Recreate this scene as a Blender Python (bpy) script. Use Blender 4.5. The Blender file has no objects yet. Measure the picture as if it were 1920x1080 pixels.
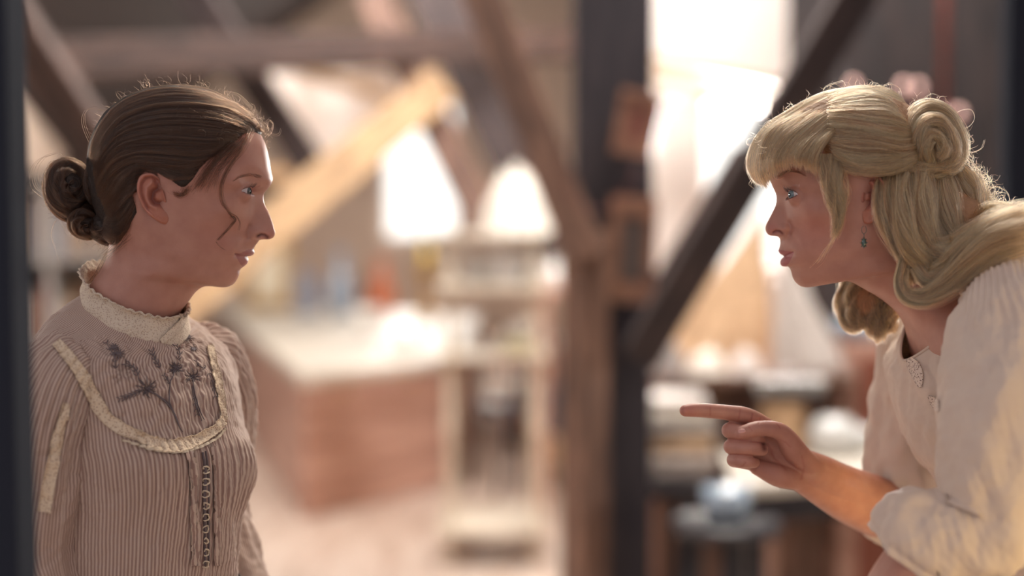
import bpy, math, random
import numpy as np
from mathutils import Vector, Matrix
from mathutils.bvhtree import BVHTree

scene = bpy.context.scene
# ------------------------------------------------------------------ camera
FPX = 2667.0                                   # focal length in pixels of the 1920 wide frame (50 mm on 36 mm)
CAMZ = 1.50
PITCH = math.atan(140.0 / FPX)                 # the camera looks slightly down
FOCUS = 1.58
cam_data = bpy.data.cameras.new('camera')
cam_data.sensor_width = 36.0
cam_data.lens = 36.0 * FPX / 1920.0
cam_data.clip_start = 0.05
cam_data.dof.use_dof = True
cam_data.dof.focus_distance = FOCUS
cam_data.dof.aperture_fstop = 1.2
cam = bpy.data.objects.new('camera', cam_data)
scene.collection.objects.link(cam)
cam.location = (0, 0, CAMZ)
cam.rotation_euler = (math.pi / 2 - PITCH, 0, 0)
scene.camera = cam

# ------------------------------------------------------------------ view, world, lights
scene.view_settings.view_transform = 'Standard'
scene.view_settings.look = 'None'
scene.view_settings.exposure = 0.08
scene.view_settings.gamma = 1.0
scene.view_settings.use_curve_mapping = False
scene.cycles.use_denoising = True
scene.cycles.max_bounces = 6
scene.cycles.diffuse_bounces = 3
scene.cycles.glossy_bounces = 3
scene.cycles.transmission_bounces = 5
scene.cycles.transparent_max_bounces = 12
scene.cycles.sample_clamp_indirect = 4.0
scene.cycles.caustics_reflective = False
scene.cycles.caustics_refractive = False

world = bpy.data.worlds.new('overcast_sky')
scene.world = world
world.use_nodes = True
wn = world.node_tree
wn.nodes.clear()
w_out = wn.nodes.new('ShaderNodeOutputWorld')
w_bg = wn.nodes.new('ShaderNodeBackground')
w_tc = wn.nodes.new('ShaderNodeTexCoord')
w_sep = wn.nodes.new('ShaderNodeSeparateXYZ')
w_ramp = wn.nodes.new('ShaderNodeValToRGB')
wn.links.new(w_tc.outputs['Generated'], w_sep.inputs[0])
wn.links.new(w_sep.outputs['Y'], w_ramp.inputs[0])
w_ramp.color_ramp.elements[0].position = 0.0
w_ramp.color_ramp.elements[0].color = (0.22, 0.20, 0.21, 1)      # the dim side of the sky, behind the camera
w_ramp.color_ramp.elements[1].position = 0.6
w_ramp.color_ramp.elements[1].color = (1.0, 0.97, 0.92, 1)        # bright overcast side, beyond the windows
wn.links.new(w_ramp.outputs[0], w_bg.inputs[0])
w_bg.inputs[1].default_value = 2.0
wn.links.new(w_bg.outputs[0], w_out.inputs[0])


def area_light(name, loc, target, size, power, color, size_y=None, spread=None):
    d = bpy.data.lights.new(name, 'AREA')
    d.energy = power
    d.color = color
    d.size = size
    if size_y:
        d.shape = 'RECTANGLE'
        d.size_y = size_y
    if spread:
        d.spread = spread
    o = bpy.data.objects.new(name, d)
    scene.collection.objects.link(o)
    o.location = loc
    o.rotation_euler = (Vector(target) - Vector(loc)).to_track_quat('-Z', 'Y').to_euler()
    return o


# daylight at the dormer and tall windows; the other area lights are added
area_light('roof_window_light', (0.75, 3.7, 4.05), (0.0, 1.6, 1.5), 1.1, 130, (1.0, 0.91, 0.78), 0.8)  # added backlight from above for the rim on the hair
area_light('right_wall_window_light', (4.45, 3.6, 2.1), (-0.4, 1.6, 1.45), 1.0, 420, (1.0, 0.94, 0.86), 1.1)  # added rim light from the right, no known window there
area_light('left_wall_window_light', (-4.3, 4.2, 2.0), (0.4, 1.6, 1.4), 1.0, 330, (1.0, 0.93, 0.84), 1.1)  # added rim light for the blonde profile and the bun
area_light('dormer_window_light', (1.06, 6.45, 1.95), (-0.35, 1.6, 1.45), 0.42, 520, (1.0, 0.96, 0.9), 0.6)
area_light('tall_window_light', (-0.85, 13.2, 2.0), (-1.2, 8.0, 0.9), 0.65, 60, (1.0, 0.95, 0.88), 1.1)
area_light('skylight_over_the_counter', (-1.2, 6.6, 3.6), (-1.0, 7.4, 0.9), 1.1, 190, (1.0, 0.92, 0.84), 1.1)  # added fill above the counter, the roof has no opening
area_light('left_wall_second_window_light', (-4.3, 6.9, 2.2), (-0.9, 7.0, 2.6), 1.2, 170, (1.0, 0.94, 0.88), 1.2)  # added fill for the pale ceiling panels and the honey beam
area_light('dormer_skylight', (1.1, 4.9, 3.85), (1.1, 6.2, 2.0), 0.9, 150, (1.0, 0.98, 0.95), 0.6)  # added to brighten the white dormer wall
area_light('right_roof_window_light', (1.5, 3.9, 3.6), (1.0, 4.9, 0.8), 0.8, 34, (1.0, 0.95, 0.9), 0.6)  # added fill for the goods on the low table
area_light('left_wall_near_window_light', (-4.3, 8.6, 1.8), (-0.4, 8.2, 0.6), 1.0, 120, (1.0, 0.95, 0.9), 1.0)  # added fill for the far part of the shop
area_light('ridge_window_light', (-0.3, 4.4, 4.2), (-0.7, 7.4, 0.4), 0.7, 75, (1.0, 0.95, 0.9), 0.7)  # added to brighten the counter front
area_light('window_light_behind_camera', (-2.2, -1.8, 2.6), (0.0, 1.7, 1.4), 1.8, 12, (0.95, 0.94, 1.0), 1.6)  # added soft fill from the camera side


# ------------------------------------------------------------------ helpers
def P(px, py, y):
    """world point seen at photo pixel (px, py) at depth y"""
    cx, cz = (px - 960.0) / FPX, (540.0 - py) / FPX
    dy = math.cos(PITCH) + cz * math.sin(PITCH)
    dz = -math.sin(PITCH) + cz * math.cos(PITCH)
    return np.array([cx * y / dy, y, CAMZ + dz * y / dy])


def PA(pts, y):
    """many pixels -> world points; y scalar or array"""
    pts = np.asarray(pts, float)
    cx, cz = (pts[..., 0] - 960.0) / FPX, (540.0 - pts[..., 1]) / FPX
    dy = math.cos(PITCH) + cz * math.sin(PITCH)
    dz = -math.sin(PITCH) + cz * math.cos(PITCH)
    y = np.broadcast_to(np.asarray(y, float), cx.shape)
    return np.stack([cx * y / dy, y, CAMZ + dz * y / dy], -1)


def pchip(x, y, xi):
    x = np.asarray(x, float)
    y = np.asarray(y, float)
    one = y.ndim == 1
    if one:
        y = y[:, None]
    h = np.diff(x)[:, None]
    d = np.diff(y, axis=0) / h
    m = np.zeros_like(y)
    if len(x) > 2:
        a, b = d[:-1], d[1:]
        w1, w2 = 2 * h[1:] + h[:-1], h[1:] + 2 * h[:-1]
        ok = (a * b) > 0
        with np.errstate(divide='ignore', invalid='ignore'):
            hm = (w1 + w2) / (w1 / a + w2 / b)
        m[1:-1] = np.where(ok, hm, 0)
    m[0], m[-1] = d[0], d[-1]
    xi = np.asarray(xi, float)
    k = np.clip(np.searchsorted(x, xi) - 1, 0, len(x) - 2)
    hh = (x[k + 1] - x[k])[:, None]
    t = ((xi - x[k])[:, None]) / hh
    t2, t3 = t * t, t * t * t
    r = y[k] * (2 * t3 - 3 * t2 + 1) + m[k] * hh * (t3 - 2 * t2 + t) + y[k + 1] * (-2 * t3 + 3 * t2) + m[k + 1] * hh * (t3 - t2)
    return r[:, 0] if one else r


def catmull(pts, n):
    """n points along a smooth curve through pts (centripetal parameter)"""
    pts = np.asarray(pts, float)
    if len(pts) == 2:
        return pts[0] + (pts[1] - pts[0]) * np.linspace(0, 1, n)[:, None]
    d = np.sqrt(np.maximum(np.linalg.norm(np.diff(pts, axis=0), axis=1), 1e-9))
    s = np.concatenate([[0], np.cumsum(d)])
    m = np.zeros_like(pts)
    for i in range(1, len(pts) - 1):
        m[i] = ((pts[i] - pts[i - 1]) / d[i - 1] * d[i] + (pts[i + 1] - pts[i]) / d[i] * d[i - 1]) / (d[i] + d[i - 1])
    m[0] = (pts[1] - pts[0]) / d[0]
    m[-1] = (pts[-1] - pts[-2]) / d[-1]
    xi = np.linspace(0, s[-1], n)
    k = np.clip(np.searchsorted(s, xi) - 1, 0, len(s) - 2)
    hh = (s[k + 1] - s[k])[:, None]
    t = ((xi - s[k])[:, None]) / hh
    t2, t3 = t * t, t * t * t
    return pts[k] * (2 * t3 - 3 * t2 + 1) + m[k] * hh * (t3 - 2 * t2 + t) + pts[k + 1] * (-2 * t3 + 3 * t2) + m[k + 1] * hh * (t3 - t2)


def sstep(a, b, x):
    t = np.clip((np.asarray(x, float) - a) / (b - a), 0, 1)
    return t * t * (3 - 2 * t)


def polydist(p, line):
    """distance from points p (...,2) to a polyline (n,2)"""
    p = np.asarray(p, float)
    line = np.asarray(line, float)
    best = np.full(p.shape[:-1], 1e9)
    for a, b in zip(line[:-1], line[1:]):
        ab = b - a
        t = np.clip(((p - a) @ ab) / max(ab @ ab, 1e-12), 0, 1)
        q = a + t[..., None] * ab
        best = np.minimum(best, np.linalg.norm(p - q, axis=-1))
    return best


def inpoly(p, poly):
    p = np.asarray(p, float)
    poly = np.asarray(poly, float)
    x, y = p[..., 0], p[..., 1]
    c = np.zeros(x.shape, bool)
    j = len(poly) - 1
    for i in range(len(poly)):
        xi, yi = poly[i]
        xj, yj = poly[j]
        with np.errstate(divide='ignore', invalid='ignore'):
            hit = ((yi > y) != (yj > y)) & (x < (xj - xi) * (y - yi) / (yj - yi + 1e-12) + xi)
        c ^= hit
        j = i
    return c


def noise3(p, scale, seed=0):
    """cheap smooth pseudo noise, -1..1, vectorised: sum of rotated sines"""
    r = np.random.RandomState(seed)
    p = np.asarray(p, float) * scale
    out = np.zeros(p.shape[:-1])
    for k in range(7):
        d = r.normal(size=3)
        d /= np.linalg.norm(d)
        f = 0.7 + 1.3 * r.rand()
        out += np.sin((p @ d) * f * 2 * math.pi + r.rand() * 6.28 + 1.3 * np.sin((p @ np.roll(d, 1)) * f * 3.1 + r.rand() * 6))
    return out / 3.5


# ------------------------------------------------------------------ object helpers
COL = scene.collection


def link(o, parent=None):
    COL.objects.link(o)
    if parent is not None:
        o.parent = parent
    return o


def tag(o, label=None, cat=None, group=None, kind=None):
    if label:
        o['label'] = label
    if cat:
        o['category'] = cat
    if group:
        o['group'] = group
    if kind:
        o['kind'] = kind
    return o


def thing(name, label, cat, loc=(0, 0, 0), rz=0.0, group=None):
    o = bpy.data.objects.new(name, None)
    o.empty_display_size = 0.05
    link(o)
    o.location = loc
    o.rotation_euler = (0, 0, rz)
    return tag(o, label, cat, group)


def raw_mesh(name, verts, faces, mats, parent=None, smooth=True, face_mat=None, col=None, uv=None):
    """verts (n,3); faces list or (m,4) array; col (n,3) point colours; uv (n,2) per vertex"""
    verts = np.asarray(verts, float)
    me = bpy.data.meshes.new(name)
    if isinstance(faces, np.ndarray):
        m, k = faces.shape
        me.vertices.add(len(verts))
        me.vertices.foreach_set('co', verts.ravel())
        me.loops.add(m * k)
        me.loops.foreach_set('vertex_index', faces.ravel().astype(np.int32))
        me.polygons.add(m)
        me.polygons.foreach_set('loop_start', (np.arange(m) * k).astype(np.int32))
        try:
            me.polygons.foreach_set('loop_total', np.full(m, k, np.int32))
        except Exception:
            pass
        me.update(calc_edges=True)
    else:
        me.from_pydata([tuple(v) for v in verts], [], faces)
    me.validate(verbose=False)
    for m_ in (mats if isinstance(mats, (list, tuple)) else [mats]):
        me.materials.append(m_)
    me.polygons.foreach_set('use_smooth', np.full(len(me.polygons), smooth))
    if face_mat is not None and len(face_mat) == len(me.polygons):
        me.polygons.foreach_set('material_index', np.asarray(face_mat, np.int32))
    if col is not None:
        a = me.color_attributes.new('tint', 'FLOAT_COLOR', 'POINT')
        c = np.ones((len(verts), 4))
        c[:, :3] = col
        a.data.foreach_set('color', c.ravel())
    if uv is not None:
        l = me.uv_layers.new(name='uv')
        vi = np.empty(len(me.loops), np.int32)
        me.loops.foreach_get('vertex_index', vi)
        l.data.foreach_set('uv', np.asarray(uv, float)[vi].ravel())
    me.update()
    o = bpy.data.objects.new(name, me)
    return link(o, parent)


def grid_faces(nr, nc, wrap=True, flip=False):
    r = np.arange(nr - 1)[:, None]
    c = np.arange(nc if wrap else nc - 1)[None, :]
    c2 = (c + 1) % nc
    f = np.stack([r * nc + c, r * nc + c2, (r + 1) * nc + c2, (r + 1) * nc + c], -1).reshape(-1, 4)
    return f[:, ::-1].copy() if flip else f


class MB:
    """collects simple solids into one mesh"""

    def __init__(s):
        s.v, s.f, s.n = [], [], 0

    def add(s, v, f):
        v = np.asarray(v, float)
        s.v.append(v)
        s.f += [tuple(int(i) + s.n for i in q) for q in f]
        s.n += len(v)
        return s

    def box(s, lo, hi, bev=0.0):
        x0, y0, z0 = lo
        x1, y1, z1 = hi
        if bev <= 0:
            v = [(x0, y0, z0), (x1, y0, z0), (x1, y1, z0), (x0, y1, z0), (x0, y0, z1), (x1, y0, z1), (x1, y1, z1), (x0, y1, z1)]
            return s.add(v, [(3, 2, 1, 0), (4, 5, 6, 7), (0, 1, 5, 4), (1, 2, 6, 5), (2, 3, 7, 6), (3, 0, 4, 7)])
        b = min(bev, (x1 - x0) / 2.1, (y1 - y0) / 2.1, (z1 - z0) / 2.1)
        def ring(z, i):
            return [(x0 + i, y0, z), (x1 - i, y0, z), (x1, y0 + i, z), (x1, y1 - i, z), (x1 - i, y1, z), (x0 + i, y1, z), (x0, y1 - i, z), (x0, y0 + i, z)]
        def ring_in(z):
            c = b
            return [(x0 + c, y0 + c * .3, z), (x1 - c, y0 + c * .3, z), (x1 - c * .3, y0 + c, z), (x1 - c * .3, y1 - c, z), (x1 - c, y1 - c * .3, z), (x0 + c, y1 - c * .3, z), (x0 + c * .3, y1 - c, z), (x0 + c * .3, y0 + c, z)]
        v = ring_in(z0) + ring(z0 + b, b * .5) + ring(z1 - b, b * .5) + ring_in(z1)
        f = [tuple(range(7, -1, -1)), tuple(range(24, 32))]
        for k in range(3):
            for i in range(8):
                j = (i + 1) % 8
                f.append((k * 8 + i, k * 8 + j, k * 8 + 8 + j, k * 8 + 8 + i))
        return s.add(v, f)

    def beam(s, a, b, w, h, up=(0, 0, 1), bev=0.006):
        """a squared timber from a to b, w across, h along 'up'"""
        a, b = np.asarray(a, float), np.asarray(b, float)
        d = b - a
        L = np.linalg.norm(d)
        d /= L
        u = np.asarray(up, float)
        u = u - d * (u @ d)
        if np.linalg.norm(u) < 1e-5:
            u = np.array([0, 1.0, 0]) - d * d[1]
        u /= np.linalg.norm(u)
        r = np.cross(d, u)
        t = MB().box((-w / 2, 0, -h / 2), (w / 2, L, h / 2), bev)
        v = np.concatenate(t.v)
        v = a + v[:, :1] * r + v[:, 1:2] * d + v[:, 2:] * u
        return s.add(v, t.f)

    def lathe(s, prof, c=(0, 0, 0), n=32, axis=(0, 0, 1)):
        prof = np.asarray(prof, float)
        th = np.arange(n) * 2 * math.pi / n
        v = np.stack([prof[:, :1] * np.cos(th), prof[:, :1] * np.sin(th), np.broadcast_to(prof[:, 1:2], (len(prof), n))], -1).reshape(-1, 3)
        q = Vector((0, 0, 1)).rotation_difference(Vector(axis)).to_matrix()
        v = v @ np.array(q).T + np.asarray(c, float)
        f = grid_faces(len(prof), n).tolist()
        f.append(tuple(range(n - 1, -1, -1)))
        f.append(tuple((len(prof) - 1) * n + i for i in range(n)))
        return s.add(v, f)

    def tube(s, pts, r, n=10, cap=True):
        pts = np.asarray(pts, float)
        r = np.broadcast_to(np.asarray(r, float), (len(pts),))
        fr = frames(pts)
        th = np.arange(n) * 2 * math.pi / n
        v = pts[:, None] + r[:, None, None] * (np.cos(th)[None, :, None] * fr[:, None, 0] + np.sin(th)[None, :, None] * fr[:, None, 1])
        f = grid_faces(len(pts), n).tolist()
        if cap:
            f.append(tuple(range(n - 1, -1, -1)))
            f.append(tuple((len(pts) - 1) * n + i for i in range(n)))
        return s.add(v.reshape(-1, 3), f)

    def ball(s, c, r, n=16, m=10, jit=0.0, seed=0):
        r = np.broadcast_to(np.asarray(r, float), (3,))
        ph = np.linspace(0, math.pi, m)
        th = np.arange(n) * 2 * math.pi / n
        d = np.stack([np.sin(ph)[:, None] * np.cos(th), np.sin(ph)[:, None] * np.sin(th), np.broadcast_to(np.cos(ph)[:, None], (m, n))], -1)
        k = 1 + jit * noise3(d + seed, 1.3, seed)[..., None]
        v = (d * r * k).reshape(-1, 3) + np.asarray(c, float)
        return s.add(v, grid_faces(m, n, flip=True).tolist())

    def build(s, name, mat, parent=None, smooth=False, uv=None):
        o = raw_mesh(name, np.concatenate(s.v), s.f, mat, parent, smooth=smooth, uv=uv)
        return o


def frames(pts, up=(0.13, 0.2, 1.0)):
    """parallel-transport frames: (n,2,3) normal and binormal"""
    pts = np.asarray(pts, float)
    t = np.gradient(pts, axis=0)
    t /= np.maximum(np.linalg.norm(t, axis=1, keepdims=True), 1e-12)
    u = np.asarray(up, float)
    out = np.zeros((len(pts), 2, 3))
    u = u - t[0] * (u @ t[0])
    if np.linalg.norm(u) < 1e-6:
        u = np.array([1.0, 0, 0]) - t[0] * t[0][0]
    u /= np.linalg.norm(u)
    for i in range(len(pts)):
        u = u - t[i] * (u @ t[i])
        u /= max(np.linalg.norm(u), 1e-9)
        out[i, 0] = u
        out[i, 1] = np.cross(t[i], u)
    return out


def local(v, o):
    """world coordinates -> the local frame of an Empty that only has a location and a z turn (or of its untouched parts)"""
    while o.parent is not None:
        o = o.parent
    c, s_ = math.cos(-o.rotation_euler.z), math.sin(-o.rotation_euler.z)
    v = np.asarray(v, float) - np.array(o.location)
    return np.stack([v[..., 0] * c - v[..., 1] * s_, v[..., 0] * s_ + v[..., 1] * c, v[..., 2]], -1)


# ------------------------------------------------------------------ materials
def new_mat(name):
    m = bpy.data.materials.new(name)
    m.use_nodes = True
    nt = m.node_tree
    b = nt.nodes['Principled BSDF']
    return m, nt, b


def lin(r, g, b):
    f = lambda c: (c / 255 / 12.92) if c / 255 <= 0.04045 else ((c / 255 + 0.055) / 1.055) ** 2.4
    return (f(r), f(g), f(b), 1)


def plain(name, rgb, rough=0.6, metal=0.0, noise=0.0, nscale=20.0, bump=0.0, coat=0.0, trans=0.0, emit=None, es=0.0, sheen=0.0):
    m, nt, b = new_mat(name)
    b.inputs['Base Color'].default_value = lin(*rgb)
    b.inputs['Roughness'].default_value = rough
    b.inputs['Metallic'].default_value = metal
    b.inputs['Coat Weight'].default_value = coat
    b.inputs['Transmission Weight'].default_value = trans
    b.inputs['Sheen Weight'].default_value = sheen
    if emit:
        b.inputs['Emission Color'].default_value = lin(*emit)
        b.inputs['Emission Strength'].default_value = es
    if noise or bump:
        tc = nt.nodes.new('ShaderNodeTexCoord')
        nz = nt.nodes.new('ShaderNodeTexNoise')
        nz.inputs['Scale'].default_value = nscale
        nz.inputs['Detail'].default_value = 6
        nt.links.new(tc.outputs['Object'], nz.inputs['Vector'])
        if noise:
            mx = nt.nodes.new('ShaderNodeMix')
            mx.data_type = 'RGBA'
            c = np.array(lin(*rgb)[:3])
            mx.inputs[6].default_value = (*(c * (1 - noise)), 1)
            mx.inputs[7].default_value = (*np.minimum(c * (1 + noise), 1), 1)
            nt.links.new(nz.outputs[0], mx.inputs[0])
            nt.links.new(mx.outputs[2], b.inputs['Base Color'])
        if bump:
            bp = nt.nodes.new('ShaderNodeBump')
            bp.inputs['Strength'].default_value = bump
            bp.inputs['Distance'].default_value = 0.01
            nt.links.new(nz.outputs[0], bp.inputs['Height'])
            nt.links.new(bp.outputs[0], b.inputs['Normal'])
    return m


def wood(name, dark, light, rough=0.6, scale=3.0, stretch=(1, 1, 12), bump=0.25, coat=0.0):
    m, nt, b = new_mat(name)
    tc = nt.nodes.new('ShaderNodeTexCoord')
    mp = nt.nodes.new('ShaderNodeMapping')
    mp.inputs['Scale'].default_value = stretch
    nz = nt.nodes.new('ShaderNodeTexNoise')
    nz.inputs['Scale'].default_value = scale
    nz.inputs['Detail'].default_value = 8
    nz.inputs['Distortion'].default_value = 0.6
    rp = nt.nodes.new('ShaderNodeValToRGB')
    rp.color_ramp.elements[0].position = 0.33
    rp.color_ramp.elements[0].color = lin(*dark)
    rp.color_ramp.elements[1].position = 0.67
    rp.color_ramp.elements[1].color = lin(*light)
    bp = nt.nodes.new('ShaderNodeBump')
    bp.inputs['Strength'].default_value = bump
    bp.inputs['Distance'].default_value = 0.01
    nt.links.new(tc.outputs['Object'], mp.inputs[0])
    nt.links.new(mp.outputs[0], nz.inputs['Vector'])
    nt.links.new(nz.outputs[0], rp.inputs[0])
    nt.links.new(rp.outputs[0], b.inputs['Base Color'])
    nt.links.new(nz.outputs[0], bp.inputs['Height'])
    nt.links.new(bp.outputs[0], b.inputs['Normal'])
    b.inputs['Roughness'].default_value = rough
    b.inputs['Coat Weight'].default_value = coat
    return m
# ================================================================== the attic room
mat_timber = wood('old_timber', (52, 40, 38), (96, 73, 65), rough=0.75, scale=5, stretch=(6, 6, 1), bump=0.4)
mat_timber_dark = wood('dark_timber', (46, 38, 40), (74, 60, 58), rough=0.8, scale=5, stretch=(6, 6, 1), bump=0.4)
mat_timber_warm = wood('honey_timber', (150, 116, 84), (206, 170, 128), rough=0.65, scale=5, stretch=(6, 6, 1), bump=0.3)
mat_boards = wood('roof_boards', (40, 32, 33), (68, 54, 52), rough=0.85, scale=3, stretch=(1, 8, 8), bump=0.4)
mat_boards_brown = wood('wall_boards', (30, 24, 25), (54, 42, 40), rough=0.8, scale=3, stretch=(6, 6, 1), bump=0.3)
mat_plaster = plain('white_plaster', (226, 214, 206), rough=0.9, noise=0.06, nscale=6, bump=0.2)
mat_plaster_warm = plain('warm_plaster', (196, 176, 160), rough=0.9, noise=0.1, nscale=6, bump=0.2)
mat_floor = wood('pale_floor_boards', (176, 152, 136), (216, 198, 184), rough=0.4, scale=2, stretch=(8, 1, 1), bump=0.1, coat=0.2)
mat_black_frame = plain('dark_door_frame', (44, 47, 56), rough=1.0)
mat_black_frame.node_tree.nodes['Principled BSDF'].inputs['Specular IOR Level'].default_value = 0.1
m_, nt_, b_ = new_mat('window_glass')
tr_ = nt_.nodes.new('ShaderNodeBsdfTransparent')
mx_ = nt_.nodes.new('ShaderNodeMixShader')
mx_.inputs[0].default_value = 0.06                    # thin clear pane: mostly see-through, a little reflection
b_.inputs['Roughness'].default_value = 0.05
nt_.links.new(tr_.outputs[0], mx_.inputs[1])
nt_.links.new(b_.outputs[0], mx_.inputs[2])
nt_.links.new(mx_.outputs[0], nt_.nodes['Material Output'].inputs['Surface'])
mat_window_glass = m_


def S_(o):
    o['kind'] = 'structure'
    return o


def pt(x, y, z):
    return np.array([x, y, z], float)


S_(MB().box((-4.5, -2.5, -0.12), (4.8, 13.6, 0.0)).build('floor', mat_floor))


def slab(name, pts, n, mat, thick=0.05, kind=True):
    """flat panel from corner points, thickness along n"""
    p = np.array(pts, float)
    n = np.asarray(n, float)
    n = n / np.linalg.norm(n) * thick
    k = len(p)
    v = np.concatenate([p, p + n])
    f = [tuple(range(k)), tuple(range(2 * k - 1, k - 1, -1))] + [(i, i + k, (i + 1) % k + k, (i + 1) % k) for i in range(k)]
    o = raw_mesh(name, v, f, mat, smooth=False)
    return S_(o) if kind else o


# gable wall with the tall window, in panels round the opening
YB = 13.3


def wall_with_hole(name, y, x0, x1, z0, z1, hx0, hx1, hz0, hz1, mat, thick=0.18):
    mb = MB()
    mb.box((x0, y, z0), (hx0, y + thick, z1))
    mb.box((hx1, y, z0), (x1, y + thick, z1))
    mb.box((hx0, y, z0), (hx1, y + thick, hz0))
    mb.box((hx0, y, hz1), (hx1, y + thick, z1))
    return S_(mb.build(name, mat))


wl0, wr0 = P(716, 452, YB), P(862, 190, YB)
wall_with_hole('wall_back', YB, -4.4, 0.75, 0, 5.0, wl0[0], wr0[0], wl0[2], wr0[2], mat_plaster_warm)
# the white dormer wall and its window
YD = 6.2
dl, dr = P(1302, 520, YD), P(1505, 176, YD)
wall_with_hole('wall_dormer', YD, 0.56, 4.6, 0, 4.6, dl[0], dr[0], dl[2], dr[2], mat_plaster, 0.14)
S_(MB().box((0.56, YD + 0.14, 0), (0.70, YB, 4.8)).build('wall_right_of_hall', mat_plaster_warm))
S_(MB().box((-4.5, -2.5, 0), (-4.4, YB, 1.9)).build('wall_left', mat_boards_brown))
S_(MB().box((4.6, -2.5, 0), (4.7, YD, 1.9)).build('wall_right', mat_boards_brown))


def window(name, y, lo, hi, bars_x, bars_z, fr=0.05):
    mb = MB()
    x0, z0, x1, z1 = lo[0], lo[2], hi[0], hi[2]
    for (a, b) in (((x0, y, z0), (x1, y + .06, z0 + fr)), ((x0, y, z1 - fr), (x1, y + .06, z1)), ((x0, y, z0 + fr), (x0 + fr, y + .06, z1 - fr)), ((x1 - fr, y, z0 + fr), (x1, y + .06, z1 - fr))):
        mb.box(a, b)
    for k in bars_x:
        x = x0 + (x1 - x0) * k
        mb.box((x - .012, y + .01, z0 + fr), (x + .012, y + .05, z1 - fr))
    for k in bars_z:
        z = z0 + (z1 - z0) * k
        mb.box((x0 + fr, y + .012, z - .012), (x1 - fr, y + .048, z + .012))
    o = S_(mb.build(name, mat_plaster))
    g = MB().box((x0 + fr, y + .028, z0 + fr), (x1 - fr, y + .032, z1 - fr)).build('window_pane', mat_window_glass, o)
    return o


window('window_1', YB + 0.06, wl0, wr0, (), ())
window('window_2', YD + 0.05, dl, dr, (), ())

# roof: two slopes of dark boards over the room
rz = 4.7
slab('ceiling', [(-4.5, 2.2, 1.5), (0.05, 2.2, rz), (0.05, YB, rz), (-4.5, YB, 1.5)], (-.6, 0, 1), mat_boards, 0.06)
slab('ceiling_right_slope', [(4.7, 2.2, 1.5), (4.7, YD + .1, 1.5), (0.05, YD + .1, rz), (0.05, 2.2, rz)], (.6, 0, 1), mat_boards, 0.06)

# dark board partition behind the blonde woman
xw = (1478 - 960) / FPX * 5.3
mbp = MB()
for k in range(14):
    x0 = xw + k * 0.19
    mbp.box((x0, 5.3 + 0.006 * (k % 2), 0), (x0 + 0.184, 5.36, 3.6), 0.004)
S_(mbp.build('wall_partition', mat_boards_brown))
mb = MB().box((P(1884, 500, 3.4)[0], 3.4, 0), (P(1884, 500, 3.4)[0] + 0.6, 3.46, 3.4), .004)
S_(mb.build('door_1', mat_black_frame))

# the dark edge right beside the camera
a, b = P(-62, -200, 1.16), P(33, 3840, 1.16)
mb = MB()
mb.beam(a, b, 0.075, 0.05, up=(0, 1, 0), bev=.003)
S_(mb.build('trim_1', mat_black_frame))


def timber(name, label, a, b, w, h, mat, up=(0, 1, 0), group=None, ext=1.0):
    """one roof timber between two points given as (px, py, distance)"""
    A, B = P(*a), P(*b)
    A = B + (A - B) * ext
    d = (B - A) / np.linalg.norm(B - A)
    u = np.asarray(up, float)
    u = u - d * (u @ d)
    u /= np.linalg.norm(u)
    r = np.cross(u, d)
    L = np.linalg.norm(B - A)
    bx = MB().box((-w / 2, -h / 2, 0), (w / 2, h / 2, L), 0.008)
    o = bx.build(name, mat)
    M = Matrix(((r[0], u[0], d[0], A[0]), (r[1], u[1], d[1], A[1]), (r[2], u[2], d[2], A[2]), (0, 0, 0, 1)))
    o.matrix_world = M
    return tag(o, label, 'timber', group)


# the post and the timbers that meet on it
pb = P(1097, 900, 4.25)
mat_timber_lit = wood('brown_timber', (86, 64, 56), (142, 108, 92), rough=0.7, scale=5, stretch=(6, 6, 1), bump=0.35)  # brighter copy of the old timber, its lit side put into the colour
pw = MB().box((-.052, -.052, 0), (.052, .052, P(1097, 430, 4.25)[2]), .006).build('timber_post', mat_timber_lit)
pw.location = (pb[0], 4.25, 0)
pw.rotation_euler = (0, 0, math.radians(38))
tag(pw, 'upright brown post in the middle where the long brown brace ends', 'timber')
mat_slate = wood('slate_black_timber', (40, 38, 46), (62, 56, 62), rough=0.85, scale=5, stretch=(6, 6, 1), bump=0.3)
bl, br_ = P(1076, 500, 4.4)[0], P(1222, 500, 4.4)[0]
sl = MB().box((bl, 4.36, 0), (br_, 4.50, 4.2), .006).build('timber_post', mat_slate)
tag(sl, 'broad blackish upright timber that the two framed pictures hang on', 'timber')
timber('timber_brace', 'brown brace running from the upper left down to the middle post', (825, -207, 4.30), (1100, 490, 4.22), .115, .12, mat_timber_lit)
timber('timber_brace', 'dark brace rising from the middle post towards the right, across the white dormer window', (1199, 668, 4.2), (1700, -171, 3.95), .108, .13, mat_timber_dark)
timber('timber_brace', 'lighter brown plank lying along the left side of the dark brace', (1232, 560, 4.6), (1400, 285, 4.5), .09, .05, mat_timber)
timber('timber_beam', 'pale honey coloured diagonal beam between the brunette face and the tall window', (80, 785, 4.95), (812, 170, 6.3), .17, .20, mat_timber_warm, up=(.25, 1, .35), ext=1.5)
timber('timber_beam', 'brown diagonal beam sloping down along the right edge of the tall window', (700, -7, 6.5), (918, 440, 6.2), .145, .14, mat_timber_lit)
timber('timber_beam', 'dark broad beam crossing behind the brown brace at the top centre', (730, -203, 7.0), (1060, 470, 6.9), .30, .14, mat_timber_dark)
timber('rafter', 'dark rafter above the brunette head, slanting down across the pale ceiling', (330, -66, 6.0), (592, 330, 6.25), .14, .12, mat_timber_dark)
timber('rafter', 'dark brown rafter in the top left corner over the hair bun', (-80, -117, 4.42), (232, 350, 4.9), .13, .12, mat_timber)
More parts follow.
